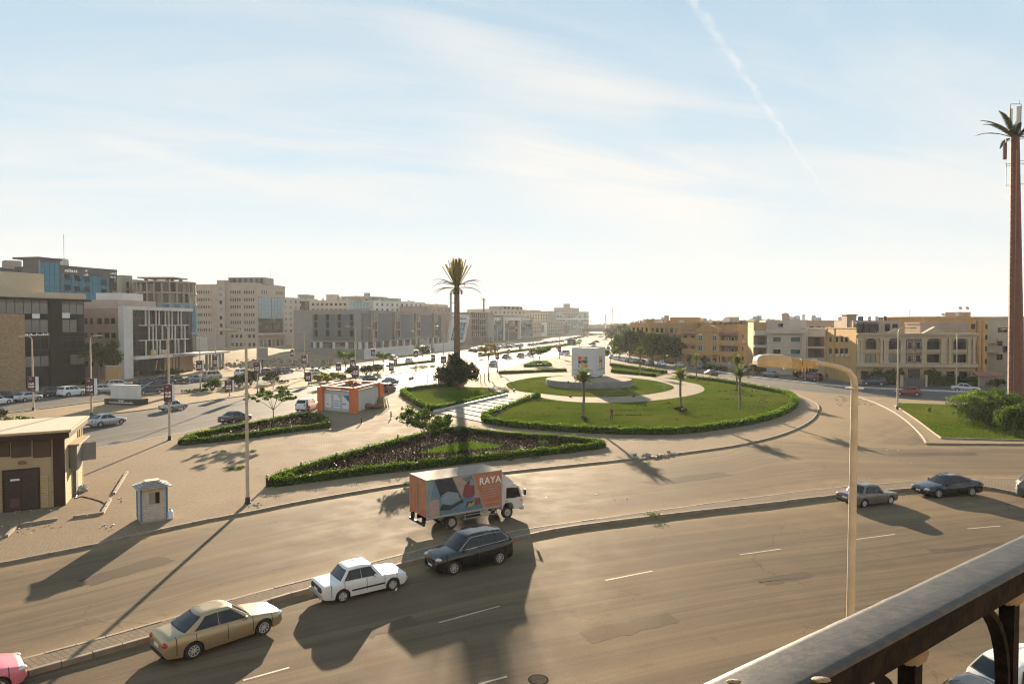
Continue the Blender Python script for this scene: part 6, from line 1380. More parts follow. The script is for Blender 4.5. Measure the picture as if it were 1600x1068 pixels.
f = block('tan villa with a long red tiled canopy behind the street trees', 1014, 232, 1064, 218, 506, 16, WTAN, 6, 3, 1.3, 1.8, [GLD, GLL], name='villa', tanks=3); q = f; b = MB().add([(0, -3, 0), (f.len + 6, -3, 0), (f.len + 6, 0, .6), (0, 0, .6)], [(0, 1, 2, 3)]).box(0, f.len + 6, -3, 0, -.35, -.01); q.put('tiled_canopy', b.mesh('tiled_canopy', WRED), 0, 0, f.z_of(0, 522)); extra(f, 'roof_house', f.len * .55, f.len * .95, 2, 9, f.ztop, f.ztop + 2.2, WORN)
f = block('far ochre villa with stacked balconies at the left end of the villas', 985, 262, 1016, 250, 506, 18, WORN, 4, 4, 1.3, 1.7, GLD, name='villa', tanks=2, end=5); [balcony(f, f.len * .3, f.len * .7, f.z_of(0, y), 1.0, 1.4, WSAND) for y in (527, 541)]; extra(f, 'roof_house', f.len * .3, f.len * .8, 3, 9, f.ztop, f.ztop + 1.8, WTAN)
f = block('row house roofs behind the tan villas', 1000, 290, 1060, 285, 502, 18, WTAN, 7, 2, 1.3, 1.6, GLD, name='villa', tanks=6); extra(f, 'roof_house', f.len * .62, f.len * .72, 2, 6, f.ztop, f.ztop + 2.6, WPINK)
f = block('row house roofs with dark water tanks behind the pediment villa', 1058, 280, 1120, 275, 502.5, 18, WORN, 7, 2, 1.3, 1.6, GLD, name='villa')
for k in range(6): tank(f, f.len * (.2 + k * .09), 2, f.ztop, .75, 1.7, DARKM if k < 4 else WHITE)
f = block('pinkish roof line behind the pale apartment house', 1180, 205, 1262, 205, 501.5, 14, WPINK, 6, 2, 1.2, 1.2, GLD, name='villa', tanks=6)
f = block('long pinkish house behind the ochre side wing', 1258, 200, 1345, 197, 502.5, 14, WPINK, 7, 2, 1.2, 1.0, GLD, name='villa', tanks=7)
f = block('tan apartment house with rounded bays behind the ornate villa', 1440, 162, 1545, 166, 497, 14, WTAN, 0, 0, name='villa'); sx = f.s_of; zz = lambda y: f.z_of(f.len / 2, y)
for y in (514, 531, 549, 569):
    for px in (1520, 1540): f.win(sx(px), zz(y), 1.1, 1.2, GLD, FRD)
for px in (1528, 1534): p = f.at(sx(px), .2, 0); MB().tube([p, (p[0], p[1], f.ztop - .6)], .55, 10).obj('round_bay', WTAN, f.root, smooth=60)
extra(f, 'roof_house', sx(1514), sx(1533), 3, 7, f.ztop, f.ztop + 1.6, WPINK); [dish(f, sx(px), 3, f.ztop + z) for px, z in ((1511, .2), (1516, 1.6), (1527, 1.6), (1489, 0))]; tank(f, sx(1487), 4, f.ztop, .7, .6); mast(f, sx(1441), 4, f.ztop, 2.2); tank(f, sx(1525), 5, f.ztop, .8, 1.2, WHITE)
f4 = block('pinkish roof terrace house behind the right pediment', 1438, 152, 1512, 152, 506, 6, WPINK, 0, 0, name='villa'); b = MB().add([(0, -.1, .4), (1.6, -.1, 1.6), (1.6, -.1, .4), (2.2, -.1, .4), (3.8, -.1, 1.6), (3.8, -.1, .4)], [(0, 2, 1), (3, 5, 4)]); f4.put('ochre_triangle', b.mesh('ochre_triangle', WORN), f4.s_of(1466), .06, f4.ztop - 2.4)  # two flat ochre triangles standing off the wall
f = block('light tan apartment house at the right edge behind the red mast', 1543, 150, 1640, 138, 497.5, 14, WBEI, 0, 0, name='villa'); sx = f.s_of; zz = lambda y: f.z_of(sx(1570), y)
for px, y, w, h in ((1563, 519, 1, 1), (1563, 540, 1, 1), (1563, 562, 1.2, 1.2), (1571, 519, .8, 1), (1571, 550, .9, 1.3)): f.win(sx(px), zz(y), w, h, GLD, FRD)
for px, y in ((1553, 535), (1553, 550)): balcony(f, sx(px) - .9, sx(px) + .9, zz(y), .8, .8, WBEI)
# gate and wall right of the ornate villa
ga = PZ(1531, 133); t = thing('garden_gate', 'pale metal gate between tan posts right of the ornate villa', 'gate', (ga.x, ga.y, .12))
for i in (0, 1): MB().box(i * 1.5 + .03, i * 1.5 + 1.47, -.03, .03, .1, 1.9).obj('gate_leaf', WPINK, t)
for x in (-.4, 3.0): MB().box(x, x + .4, -.25, .25, 0, 2.2).obj('gate_post', WBEI, t)
b = MB().add([(-1.0, -1.2, 2.3), (4.2, -1.2, 2.3), (4.2, .8, 3.0), (-1.0, .8, 3.0), (-1.0, -1.2, 2.2), (4.2, -1.2, 2.2), (4.2, .8, 2.9), (-1.0, .8, 2.9)], [(0, 1, 2, 3), (4, 7, 6, 5), (0, 4, 5, 1), (1, 5, 6, 2), (3, 2, 6, 7), (0, 3, 7, 4)]); b.obj('tiled_canopy', WRED, t)
# garden wall before the pediment villa
ga, gb = G(1092, 571, .1), G(1180, 579, .1); t = thing('garden_wall', 'low garden fence with tan posts before the pediment villa', 'fence', (ga.x, ga.y, .1)); q = Fac(t, ga, gb)
for k in range(8): MB().box(-.25, .25, -.25, .25, 0, 1.9).obj('post', WTAN, t, q.at(q.len * k / 7, 0, 0), q.rz)
for k in range(7): q.box('fence_panel', q.len * k / 7 + .3, q.len * (k + 1) / 7 - .3, .3, 1.5, -.05, .05, WGRY)
# ------------------------------------------------------------------ trees and palms
def limb_tree(name, label, P, h, crown, leafm, n_limb=5, clumps=26, per=70, cr=.5, leaf=.2, trunk_h=.4, tr=.07, seed=1, group=None, squash=.5, spread=1.0):
    """tapered trunk, forking limbs, leaf clumps at the ends of the limbs"""
    r_ = random.Random(seed); t = thing(name, label, 'tree', P, 0, group); b = MB(); th = h * trunk_h
    b.tube([(0, 0, -.05), (.03, .02, th * .5), (0, .04, th)], [tr * 1.25, tr, tr * .85], 7); tips = []
    for k in range(n_limb):
        a = 2 * PI * k / n_limb + r_.uniform(-.4, .4); rr = crown * spread * r_.uniform(.45, .8); z1 = th + (h - th) * r_.uniform(.35, .8)
        p0 = Vector((0, .04, th * r_.uniform(.85, 1))); p1 = Vector((rr * .5 * math.cos(a), rr * .5 * math.sin(a), th + (z1 - th) * .6)); p2 = Vector((rr * math.cos(a), rr * math.sin(a), z1))
        b.tube([p0, p1, p2], [tr * .6, tr * .4, tr * .2], 5); tips += [p2, p1.lerp(p2, .6)]
        for q in range(3):
            a2 = a + r_.uniform(-.9, .9); p3 = p2 + Vector((math.cos(a2), math.sin(a2), r_.uniform(.0, .7))) * crown * .38; b.tube([p1.lerp(p2, .5), p2.lerp(p3, .5), p3], [tr * .3, tr * .22, tr * .1], 4); tips.append(p3)
    b.obj('trunk', BARK, t, smooth=60)
    pts = []
    for k in range(clumps):
        c = tips[k % len(tips)] + Vector((r_.uniform(-1, 1), r_.uniform(-1, 1), r_.uniform(-.4, .6))) * cr * .6; q = cr * r_.uniform(.6, 1.2); pts.append(ball_pts(c, (q, q, q * squash), per, .2))
    mobj('crown', leaf_mesh('crown', np.concatenate(pts), leaf, leafm, .5, .25), t); return t
def bush(name, label, P, rx, ry, rz_, leafm, n=2600, leaf=.16, clump=26, cat='shrub', group=None, trunk=True, lift=.0, lowcut=-.5):
    t = thing(name, label, cat, P, 0, group); b = MB()
    for k in range(5): a = k * 1.26; b.tube([(0.05 * math.cos(a), .05 * math.sin(a), -.05), (rx * .3 * math.cos(a), ry * .3 * math.sin(a), rz_ * .8 + lift), (rx * .55 * math.cos(a), ry * .55 * math.sin(a), rz_ * 1.3 + lift)], [.07, .05, .02], 5)
    b.obj('stem', BARK, t)
    pts = clumpy((0, 0, rz_ * 1.0 + lift), (rx * .8, ry * .8, rz_ * .82), clump, n // clump, min(rx, ry, rz_) * .45, .8, lowcut); pts = np.concatenate([pts, ball_pts((0, 0, rz_ + lift), (rx * .8, ry * .8, rz_ * .85), n // 4, .2)]); pts = pts[pts[:, 2] > .03]
    mobj('foliage', leaf_mesh('foliage', pts, leaf, leafm, .55), t); return t
limb_tree('young_tree', 'young umbrella shaped tree growing in the narrow purple bed', G(427, 668, .2), 4.6, 2.3, LEAFM, 6, 46, 40, .42, .26, .48, .06, 3, spread=1.25)
limb_tree('young_tree', 'leafy young tree standing in the long triangular bed behind the truck', G(667, 707, .2), 4.1, 2.2, LEAFM, 7, 70, 60, .5, .24, .35, .07, 4, squash=.65, spread=1.1)
limb_tree('young_tree', 'small round tree on the little triangular hedge beyond the roundabout', G(843, 569, .15), 5.2, 2.6, LEAFM, 6, 40, 60, .8, .4, .35, .08, 5, squash=.7)
limb_tree('young_tree', 'thin tree with a sparse crown on the median behind the orange booth', G(540, 592, .1), 6.4, 1.7, LEAFM, 5, 24, 45, .75, .32, .5, .08, 6, squash=.9)
limb_tree('young_tree', 'thin pale tree on the median left of the white hoarding banners', G(599, 580, .1), 5.0, 1.5, LEAFM, 5, 22, 45, .7, .32, .5, .08, 7, squash=.9)
limb_tree('young_tree', 'small dark tree on the median before the beige billboard', G(660, 567, .1), 5.6, 2.0, LEAFD, 6, 34, 50, .8, .36, .4, .08, 8, squash=.8)
limb_tree('young_tree', 'bare stemmed olive tree just right of the bushy tree', G(763.5, 594, .14), 8.2, 1.7, OLIVE, 5, 24, 50, .8, .3, .62, .13, 9, squash=.9)
limb_tree('young_tree', 'slender tree at the right side of the white cube', G(954, 572, .14), 5.4, 2.4, LEAFM, 6, 30, 45, .7, .34, .4, .07, 10, squash=.7)
# the big bushy tree in front of the mast
P = G(713, 606, .2); t = thing('bushy_tree', 'large dark bushy tree hiding the foot of the palm shaped mast', 'tree', P); b = MB()
for k in range(7): a = k * .9; b.tube([(.3 * math.cos(a), .3 * math.sin(a), -.1), (1.0 * math.cos(a), 1.0 * math.sin(a), 2), (2.2 * math.cos(a), 2.2 * math.sin(a), 4.4)], [.14, .1, .04], 6)
b.obj('trunk', BARK, t)
pts = np.concatenate([clumpy((.1, 0, 2.9), (2.9, 2.7, 2.5), 90, 130, .8, .9, -.8), clumpy((-.6, 0, 5.1), (1.3, 1.3, 1.5), 26, 80, .6, 1), clumpy((3.0, .3, 3.0), (1.2, 1.3, 2.0), 30, 80, .6, .9, -.8), clumpy((-3.2, 0, 2.6), (1.0, 1.1, 1.5), 20, 80, .6, .9, -.8), ball_pts((.2, 0, 2.9), (3.3, 2.4, 2.6), 4500, .1)])
mobj('crown', leaf_mesh('crown', pts[pts[:, 2] > .25], .3, LEAFD, .55), t)
# date palms
def frond_mesh(L, droop, n=13, w=.42, m=None, seed=0, lw=.05):
    r_ = random.Random(seed); b = MB(); ax = []
    for k in range(n + 1):
        s = k / n; an = 1.15 - droop * s * s * 1.2 - s * .25; ax.append(Vector((ax[-1].x + L / n * math.cos(an), 0, ax[-1].z + L / n * math.sin(an))) if ax else Vector((0, 0, 0)))
    b.tube(ax, [.03 * (1 - .75 * k / n) for k in range(n + 1)], 4)
    for k in range(1, n + 1):
        for q in (0, .5):
            p = ax[k - 1].lerp(ax[k], q); d = (ax[k] - ax[k - 1]).normalized(); l = w * math.sin(PI * min(.98, .15 + .85 * (k + q) / (n + 1))) + .08
            for sg in (1, -1):
                e = p + d * l * .65 + Vector((0, sg * l, -l * .25 + r_.uniform(-.05, .05))); c = p + d * lw * 1.6
                b.add([p, c, e], [(0, 1, 2)])
    return b.mesh('frond', m or PALML)
FR = [frond_mesh(1.9, d, seed=i) for i, d in enumerate((.5, .9, 1.3, 1.7))]; FRB = [frond_mesh(2.6, d, seed=i + 9, w=.5) for i, d in enumerate((.5, .9, 1.3, 1.7))]
def palm(label, P, h, fr=FR, n=26, group=None, tr=.15, sc=1.0, skirt=False):
    t = thing('date_palm', label, 'palm tree', P, rnd.uniform(0, 6), group); b = MB(); k_ = 14
    b.tube([(.04 * math.sin(k * .5), 0, h * k / k_ - .05) for k in range(k_ + 1)], [tr * (1.35 if k == 0 else (1.0 + (.13 if k % 2 else -.05))) for k in range(k_ + 1)], 9); b.obj('trunk', PALMB, t)
    for k in range(n):
        s = k / n; o = mobj('frond', fr[min(3, int(s * 4))], t, (0, 0, h - .05 - .3 * s)); o.rotation_euler = (0, -.35 + s * .75 + rnd.uniform(-.12, .12), k * 2.4 + rnd.uniform(-.2, .2)); o.scale = (sc * rnd.uniform(.85, 1.1),) * 3
    return t
palm('young date palm on the lawn in front of the round plinth', GL(912, 654), 4.9, n=30)
pr_ = palm('young date palm with a ring of dark shrubs at its foot on the lawn', GL(1063, 641), 4.6)
palm('front one of two young palms near the right end of the lawn hedge', GL(1156, 638), 4.7, n=28)
palm('rear one of two young palms near the right end of the lawn hedge', G(1151, 611, .3), 5.2)
palm('slim bare trunk palm beside the dark saloon on the villa road side', G(1088, 599, .15), 5.0, n=16, sc=.8)
palm('palm at the left end of the hedge rows on the villa side', G(1000, 588, .15), 5.6, n=24)
p = GL(1064, 643); bush('shrub', 'ring of dark low shrubs round the foot of a palm on the lawn', (p.x, p.y, p.z - .05), 1.2, 1.1, .42, PURPL, 900, .14, 14)
for px, py, lb_ in ((912, 655, 'small dark plant tuft at the foot of the palm before the plinth'), (918, 657, 'tiny dark plant beside the palm before the plinth')):
    p = GL(px, py); bush('plant', lb_, (p.x, p.y, p.z), .5, .4, .2, PURPL, 200, .12, 6, 'plant')
for px, py, lb_ in ((711, 674, 'spiky agave like plant at the apex of the long triangular bed'), (848, 697, 'spiky plant near the right end of the long triangular bed'), (487, 654, 'spiky plant at the right end of the narrow purple bed'), (933, 581, 'round spiky plant right of the hedge rows on the villa side')):
    p = G(px, py, .3); t = thing('spiky_plant', lb_, 'plant', p); b = MB()
    for k in range(34):
        a = k * 2.4; e = .25 + (k % 6) * .2; l = rnd.uniform(.75, 1.0); d = Vector((math.cos(a) * math.cos(e), math.sin(a) * math.cos(e), math.sin(e))); s = Vector((-math.sin(a), math.cos(a), 0)) * .035
        b.add([s, -s, d * l * .6 - s * .7 + Vector((0, 0, .05)), d * l + Vector((0, 0, -.12)), d * l * .6 + s * .7 + Vector((0, 0, .05))], [(0, 1, 2, 3, 4)])
    b.obj('leaf_rosette', leafmat('agave_leaf', (0.05, 0.07, 0.035), (0.09, 0.12, 0.06), .25), t)
# shrubs of the boulevard median
for px, py, rx, h, m, lb_ in ((332, 610, 2.3, 2.3, LEAFM, 'rounded dark green shrub at the left of the median plantings'), (374, 604.5, 2.4, 2.6, LEAFD, 'dark shrub cluster beside the tall near lamp pole'), (392, 601.5, 2.0, 3.2, LEAFD, 'taller loose shrub behind the tall near lamp pole'), (425, 599, 2.2, 2.3, LEAFD, 'dark rounded shrub right of the banner lamp pole'),
    (497, 595.5, 1.7, 1.5, LEAFY, 'yellow green bush, leftmost of the bright cluster'), (511, 596.5, 1.3, 1.3, LEAFY, 'yellow green bush in front of the bright cluster'), (508, 592, 1.3, 1.5, LEAFY, 'yellow green bush at the back of the bright cluster'), (523, 590.5, 1.5, 1.3, LEAFY, 'yellow green bush, right part of the bright cluster'), (533, 593, 1.2, 1.3, LEAFY, 'small yellow green bush next to the booth roof'),
    (551, 588, 1.9, 2.6, LEAFD, 'first dark clipped shrub of three behind the big maroon sign'), (572, 585.5, 2.1, 2.5, LEAFD, 'second dark clipped shrub of three behind the big maroon sign'), (590, 582.5, 2.0, 2.4, LEAFD, 'third dark clipped shrub of three behind the big maroon sign')):
    bush('shrub', lb_, G(px, py, .1), rx, rx * .8, h / 2, m, 1500, .3, 20, group='shrubs on the boulevard median')
for px, py, w, lb_ in ((298, 613, 2.6, 'low ground cover patch before the rounded shrub'), (314, 611.5, 2.0, 'low ground cover patch at the banner pole foot'), (25, 657, 3.2, 'flat dry planting patch on the sandy median by the brick building'), (355, 608, 2.2, 'low plants between the median shrubs'), (440, 598, 2.4, 'low plants at the right end of the dark shrubs')):
    bush('ground_cover', lb_, G(px, py, .1), w, w * .5, .3, LEAFM, 500, .24, 12, 'ground cover')
bush('shrub', 'dark green shrub cut off by the left edge above the brick building', G(-2, 655, .1), 1.2, 1.2, .7, LEAFD, 700, .2, 12)
# trees before the left offices
for px, py, h, cr, lb_, sd in ((24, 604, 9.5, 3.0, 'feathery dark tree in front of the stone panel at the far left', 21), (60, 603, 8.5, 2.2, 'slim dark tree before the black glazed office', 22), (154, 601, 9, 2.5, 'tall thin tree before the brown end wall', 23), (169, 600, 7, 2.2, 'loose tree at the foot of the brown end wall', 24)):
    limb_tree('street_tree', lb_, G(px, py, .1), h, cr, LEAFD, 7, 50, 60, 1.0, .4, .45, .14, sd, 'trees before the offices', .8)
bush('shrub', 'big dark rounded shrub at the entrance of the black glazed office', G(76, 601, .1), 3.4, 2.6, 2.4, LEAFD, 1900, .35, 24)
bush('shrub', 'dark clipped shrub right of the big rounded one before the black office', G(100, 600, .1), 2.4, 1.8, 1.5, LEAFD, 1200, .32, 20)
bush('shrub', 'low dark hedge like shrub under the black office', G(122, 601, .1), 3.0, 1.5, .8, LEAFD, 1100, .3, 20)
for px, lb_ in ((225, 'left'), (243, 'middle'), (261, 'right hand'), (276, 'rightmost')): bush('planting', f'{lb_} dark planting bed before the white framed glass office', G(px, 589 - (px - 225) * .05, .1), 2.6, 1.4, .9, LEAFD if px < 250 else LEAFM, 800, .3, 14)
w0 = G(166, 604, .1); t = thing('garden_wall', 'short tan wall left of the white framed glass office', 'wall', w0); MB().box(0, 2.8, -.2, .2, 0, 4.0).obj('wall_body', WTAN, t); MB().box(-.1, 2.9, -.26, .26, 4.0, 4.15).obj('coping', WTPE, t)
# dense villa trees
for px, py, h, cr, m, lb_, sd in ((968, 561, 9, 4.0, LEAFM, 'pale leafy tree at the left end of the villa trees', 31), (984, 563, 10.5, 4.4, LEAFD, 'tall dark tree second from the left end of the villa trees', 32), (1001, 565.5, 10.5, 4.2, LEAFD, 'dark tree behind the slanting car row, before the palm', 33), (1019, 567, 10, 4.0, LEAFM, 'mid green tree in the middle of the villa trees', 34), (1038, 568, 9.8, 4.2, LEAFD, 'dense dark tree before the red tiled canopy', 35), (1056, 568.5, 9, 3.6, LEAFD, 'dark tree at the right end of the villa trees by the slim lamp', 36)):
    t = thing('street_tree', lb_, 'tree', G(px, py, .1), 0, 'trees before the villas'); b = MB(); b.tube([(0, 0, -.1), (.1, 0, h * .3), (0, .1, h * .6)], [.22, .18, .08], 7)
    for k in range(5): a = k * 1.3 + sd; b.tube([(0, 0, h * .3), (cr * .35 * math.cos(a), cr * .35 * math.sin(a), h * .5), (cr * .65 * math.cos(a), cr * .65 * math.sin(a), h * .68)], [.12, .08, .04], 5)
    b.obj('trunk', BARK, t)
    pts = np.concatenate([clumpy((0, 0, h * .60), (cr * .8, cr * .8, h * .34), 52, 90, cr * .3, .8, -.8), ball_pts((0, 0, h * .54), (cr * .8, cr * .8, h * .38), 1900, .1)]); mobj('crown', leaf_mesh('crown', pts, .5, m, .55), t)
for px, py, h, cr, lb_ in ((955, 533, 9, 7, 'far tree mass at the bend of the boulevard, nearest clump'), (966, 529, 11, 9, 'far tree beyond the bend of the boulevard'), (974, 533, 12, 8, 'tall far tree left of the far ochre villa'), (980, 540, 11, 5, 'tree just left of the far ochre villa'), (962, 520, 12, 14, 'distant tree crown at the end of the boulevard')):
    P = G(px, py); t = thing('far_tree', lb_, 'tree', P, 0, 'far trees right of the boulevard'); MB().tube([(0, 0, 0), (0, 0, h * .6)], [.4, .2], 6).obj('trunk', BARK, t)
    mobj('crown', leaf_mesh('crown', clumpy((0, 0, h * .55), (cr * .8, cr * .8, h * .4), 40, 40, cr * .3, .8), .9, LEAFD, .6), t)
pts = []
for _ in range(5200):
    x = rnd.uniform(180, 900); y = rnd.uniform(1500, 1900); pts.append((x, y, rnd.uniform(0, 12) * (.6 + .4 * math.sin(x * .03))))
for _ in range(2500): pts.append((rnd.uniform(215, 330), rnd.uniform(950, 1250), rnd.uniform(0, 15)))
tag(mobj('distant_wood', leaf_mesh('distant_wood', pts, 7, LEAFD, .7)), kind='stuff')
# villa hedges and garden trees
def vhedge(label, a, b_, h, w=1.6, m=None): return hedge(label, [G(*a, .1), G(*b_, .1)], w, h, leaf=.3, dens=26, material=m or LEAFD)
vhedge('tall dark hedge before the left half of the ornate villa', (1340, 597.5), (1399, 600.5), 2.6); vhedge('dark hedge before the right half of the ornate villa', (1450, 602), (1526, 604), 2.2)
bush('shrub', 'rounded dark tree shrub left of the ornate villa gate', G(1404, 601, .1), 1.6, 1.4, 1.7, LEAFD, 1200, .26, 18); bush('shrub', 'rounded dark tree shrub right of the ornate villa gate', G(1455, 602, .1), 1.7, 1.4, 1.7, LEAFD, 1200, .26, 18)
bush('shrub', 'dark hedge block under the lamp head before the pale apartment house', G(1183, 584, .1), 2.4, 1.6, 1.4, LEAFD, 1300, .28, 18); bush('shrub', 'small dark bush beside the very dark red car', G(1246, 591, .1), 1.2, 1.2, .9, LEAFD, 700, .24, 12); bush('shrub', 'dark bush right of the very dark red car', G(1262, 590, .1), 2.2, 1.4, 1.7, LEAFD, 1100, .28, 16)
vhedge('low clipped hedge before the pediment villa fence', (1100, 576), (1132, 579.5), 1.1, 2.0); bush('conifer', 'narrow dark cypress left of the pediment villa', G(1077, 571, .1), 1.0, 1.0, 1.9, LEAFD, 900, .26, 14, 'tree'); bush('conifer', 'narrow dark cypress between the pediment villa windows', G(1101, 573, .1), .9, .9, 1.8, LEAFD, 900, .26, 14, 'tree')
bush('shrub', 'dark shrub under the right edge apartment house', G(1557, 606, .1), 2.6, 1.4, 1.0, LEAFD, 1000, .28, 16)
for k, (px, py) in enumerate(((1343, 605), (1390, 608), (1473, 610), (1520, 612))): pass
# the large bushes of the right island
P = G(1558, 668, .2); t = thing('flowering_bush', 'wide sprawling yellow green bush at the foot of the red mast', 'bush', P); b = MB()
for k in range(14): a = k * .45; rr = rnd.uniform(2.2, 4.6); b.tube([(0, 1.5, 0), (rr * .5 * math.cos(a), 1.5 + rr * .4 * math.sin(a), 1.6), (rr * math.cos(a), 1.5 + rr * .7 * math.sin(a), rnd.uniform(1.4, 2.6))], [.08, .05, .02], 5)
b.obj('stem', BARK, t)
pts = np.concatenate([clumpy((.9, 2.2, 2.0), (4.9, 3.0, 2.3), 150, 100, .7, .6, -.9), ball_pts((1.2, 2.2, 1.7), (4.2, 2.6, 1.9), 9000, .1)]); pts = pts[pts[:, 2] > .1]
mobj('foliage', leaf_mesh('foliage', pts, .2, LEAFM, .5, .2), t)
pts = np.concatenate([clumpy((-.6, 2.0, 2.9), (3.8, 3.0, 1.4), 56, 60, .5, .4, .0)]); mobj('bright_shoots', leaf_mesh('bright_shoots', pts[::2], .2, LEAFL, .5, .3), t)
P = G(1583, 680, .2); t = thing('round_bush', 'dense rounded dark green bush on a short stem in front of the sprawling bush', 'bush', P); MB().tube([(0, 0, -.05), (0, 0, .9)], [.14, .1], 7).obj('trunk', BARK, t)
pts = np.concatenate([clumpy((.5, 0, 1.95), (2.1, 1.8, 1.3), 120, 100, .5, .9, -.9), ball_pts((.5, 0, 1.85), (2.1, 1.7, 1.3), 7000, .1)]); mobj('crown', leaf_mesh('crown', pts[pts[:, 2] > .3], .17, LEAFM, .6), t)
for px, py, lb_ in ((1452, 643, 'dry twiggy plant on the island lawn'), (1497, 642, 'small bright plant at the left end of the sprawling bush')): bush('plant', lb_, G(px, py, .2), .5, .4, .35, LEAFL, 140, .16, 8, 'plant')

# ------------------------------------------------------------------ mobile masts dressed as palms
RUST = mat('mast_red_brown', (0.14, 0.045, 0.03), .75, var=.15, scale=2, dirt=(0.2, 0.1, 0.07), dscale=.8, bump=.3, bscale=8); BRNM = mat('mast_brown', (0.20, 0.12, 0.07), .85, var=.2, scale=1.5, bump=.4, bscale=6)
P = PZ(714, 138); P.z = .14; t = thing('palm_mast', 'tall mobile phone mast disguised as a palm in the middle of the plaza', 'mast', P); ht = zt(P, 447); hc = zt(P, 402)
b = MB(); k_ = 40; b.tube([(0, 0, ht * k / k_) for k in range(k_ + 1)], [(.72 - .22 * k / k_) * (1.06 if k % 2 else .97) for k in range(k_ + 1)], 14); b.obj('trunk', BRNM, t)
blade = MB()
for k in range(6):
    s0, s1 = k / 6, (k + 1) / 6; w0, w1 = [.10 + .24 * min(1, s * 1.6) - (.1 if s > .95 else 0) for s in (s0, s1)]
    blade.add([(0.0, -w0, s0), (.10, 0, s0), (0, w0, s0), (0, -w1, s1), (.10, 0, s1), (0, w1, s1)], [(0, 1, 4, 3), (1, 2, 5, 4)])
blade = blade.mesh('upright_blade', OLIVE)
for k in range(22):
    ring_ = k % 3; a = k * 2.399; tilt = (.08, .26, .55)[ring_] + rnd.uniform(-.04, .04); o = mobj('upright_blade', blade, t, (.3 * math.cos(a), .3 * math.sin(a), ht - .2)); o.rotation_euler = (0, tilt, a); o.scale = (1, .95, (hc - ht) * (1.0, .97, .9)[ring_] * rnd.uniform(.9, 1.03))
lg = MB(); rows = []
for k in range(15):
    s = k / 14; an = .95 - 1.0 * s * s; w_ = .05 + .36 * math.sin(PI * min(1, .1 + .9 * s) ** .8) * (1 - .4 * s) + (0 if s < .97 else -.1)
    c_ = (Vector((rows[-1][1].x + 5.0 / 14 * math.cos(an), 0, rows[-1][1].z + 5.0 / 14 * math.sin(an))) if rows else Vector((0, 0, 0)))
    rows.append([c_ + Vector((0, -w_, -w_ * .55)), c_, c_ + Vector((0, w_, -w_ * .55))])
long_ = lg.grid(rows).mesh('drooping_frond', OLIVE)
for k, (a, tl_) in enumerate(((0, .55), (.5, .75), (2.65, .6), (3.1, .5), (3.5, .8), (5.9, .62), (1.3, .7), (1.9, .6), (4.2, .7), (4.9, .55), (0.1, .95), (3.05, .95), (6.1, .95), (2.8, .98))):
    o = mobj('drooping_frond', long_, t, (.35 * math.cos(a), .35 * math.sin(a), ht + .1 - .5 * (k > 9))); o.rotation_euler = (0, tl_ - .1, a)
for k in range(9): a = k * .7; o = mobj('stub_frond', FR[3], t, (.3 * math.cos(a), .3 * math.sin(a), ht - .6)); o.rotation_euler = (0, 1.3, a)
b = MB(); b.box(-1.45, -1.05, -.2, .2, ht - 7, ht - 1.5); b.obj('antenna_panel', LGREY, t); b = MB()
for z in (ht - 1.4, ht - 3.5, ht - 6.5): b.bar((-1.4, 0, z), (0, 0, z), .1)
b.obj('antenna_bracket', STEEL, t)
P = PZ(1590, 95); P.z = .2; t = thing('palm_mast', 'red brown mobile phone mast with ragged palm fronds at the right edge', 'mast', P); top = zt(P, 214); b = MB(); k_ = 60; lean = -.9
b.tube([(lean * k / k_, 0, top * k / k_) for k in range(k_ + 1)], [(1.02 - .50 * k / k_) * (1.015 if k % 2 else 1) for k in range(k_ + 1)], 16); b.obj('trunk', RUST, t)
def at_(z): return lean * z / top
zz = lambda y: zt(P, y)
long2 = frond_mesh(5.6, .5, 15, .5, leafmat('mast_frond', (0.02, 0.028, 0.018), (0.04, 0.05, 0.03), .2), 50, .22)
for k in range(14): a = k * 2.399; o = mobj('frond', long2, t, (at_(top) + .2 * math.cos(a), .2 * math.sin(a), top - .3)); o.rotation_euler = (0, (.15, .5, .8)[k % 3] + rnd.uniform(-.1, .1), a); o.scale = (rnd.uniform(.75, 1.0),) * 3
for x, y0, y1, w, d in ((-.75, 208, 172, .42, .1), (.15, 210, 170, .55, -.3), (.75, 206, 168, .45, .1), (-1.55, 252, 226, .40, -.2)):
    if x > -1: MB().box(-w / 2, w / 2, -.12, .12, 0, zz(y1) - zz(y0)).obj('antenna_panel', LGREY, t, (at_(top) + x * .8, d, zz(y0)))
    else: MB().box(-w / 2, w / 2, -.12, .12, 0, zz(y1) - zz(y0)).obj('antenna_panel', wallm('antenna_brown', (0.16, 0.07, 0.05)), t, (at_(zz(238)) + x, d, zz(y0)))
b = MB(); zt2 = zz(165); xo = at_(top)
for x in (-.7, .75): b.bar((xo + x, 0, top - .2), (xo + x, 0, zt2), .07)
b.bar((xo - .7, 0, zt2), (xo + .75, 0, zt2), .07); b.bar((xo + .5, 0, zt2), (xo + .5, 0, zt2 + .5), .04); b.obj('top_frame', DARKM, t)
for y0, y1, sg in ((258, 222, -1), (292, 262, -1), (254, 219, 1), (290, 258, 1)):
    b = MB(); z0, z1 = zz(y0), zz(y1); xx = at_((z0 + z1) / 2); x1 = xx + sg * 1.35
    for z in (z0, z1): b.bar((xx, 0, z), (x1, -.1, z), .07)
    b.bar((x1, -.1, z0 - .3), (x1, -.1, z1 + .3), .08); b.obj('antenna_bracket', STEEL, t)
b = MB(); b.bar((at_(3) - .75, -.55, 1), (at_(top) - .15, -.55, top - 2), .10); b.obj('cable_run', mat('cable_orange', (0.35, 0.12, 0.05), .6), t)
b = MB()
for k in range(46): z = 2 + k * (top - 5) / 46; b.bar((at_(z) - (1.02 - .5 * z / top) - .16, -.25, z), (at_(z) - (1.02 - .5 * z / top) + .1, -.25, z), .035)
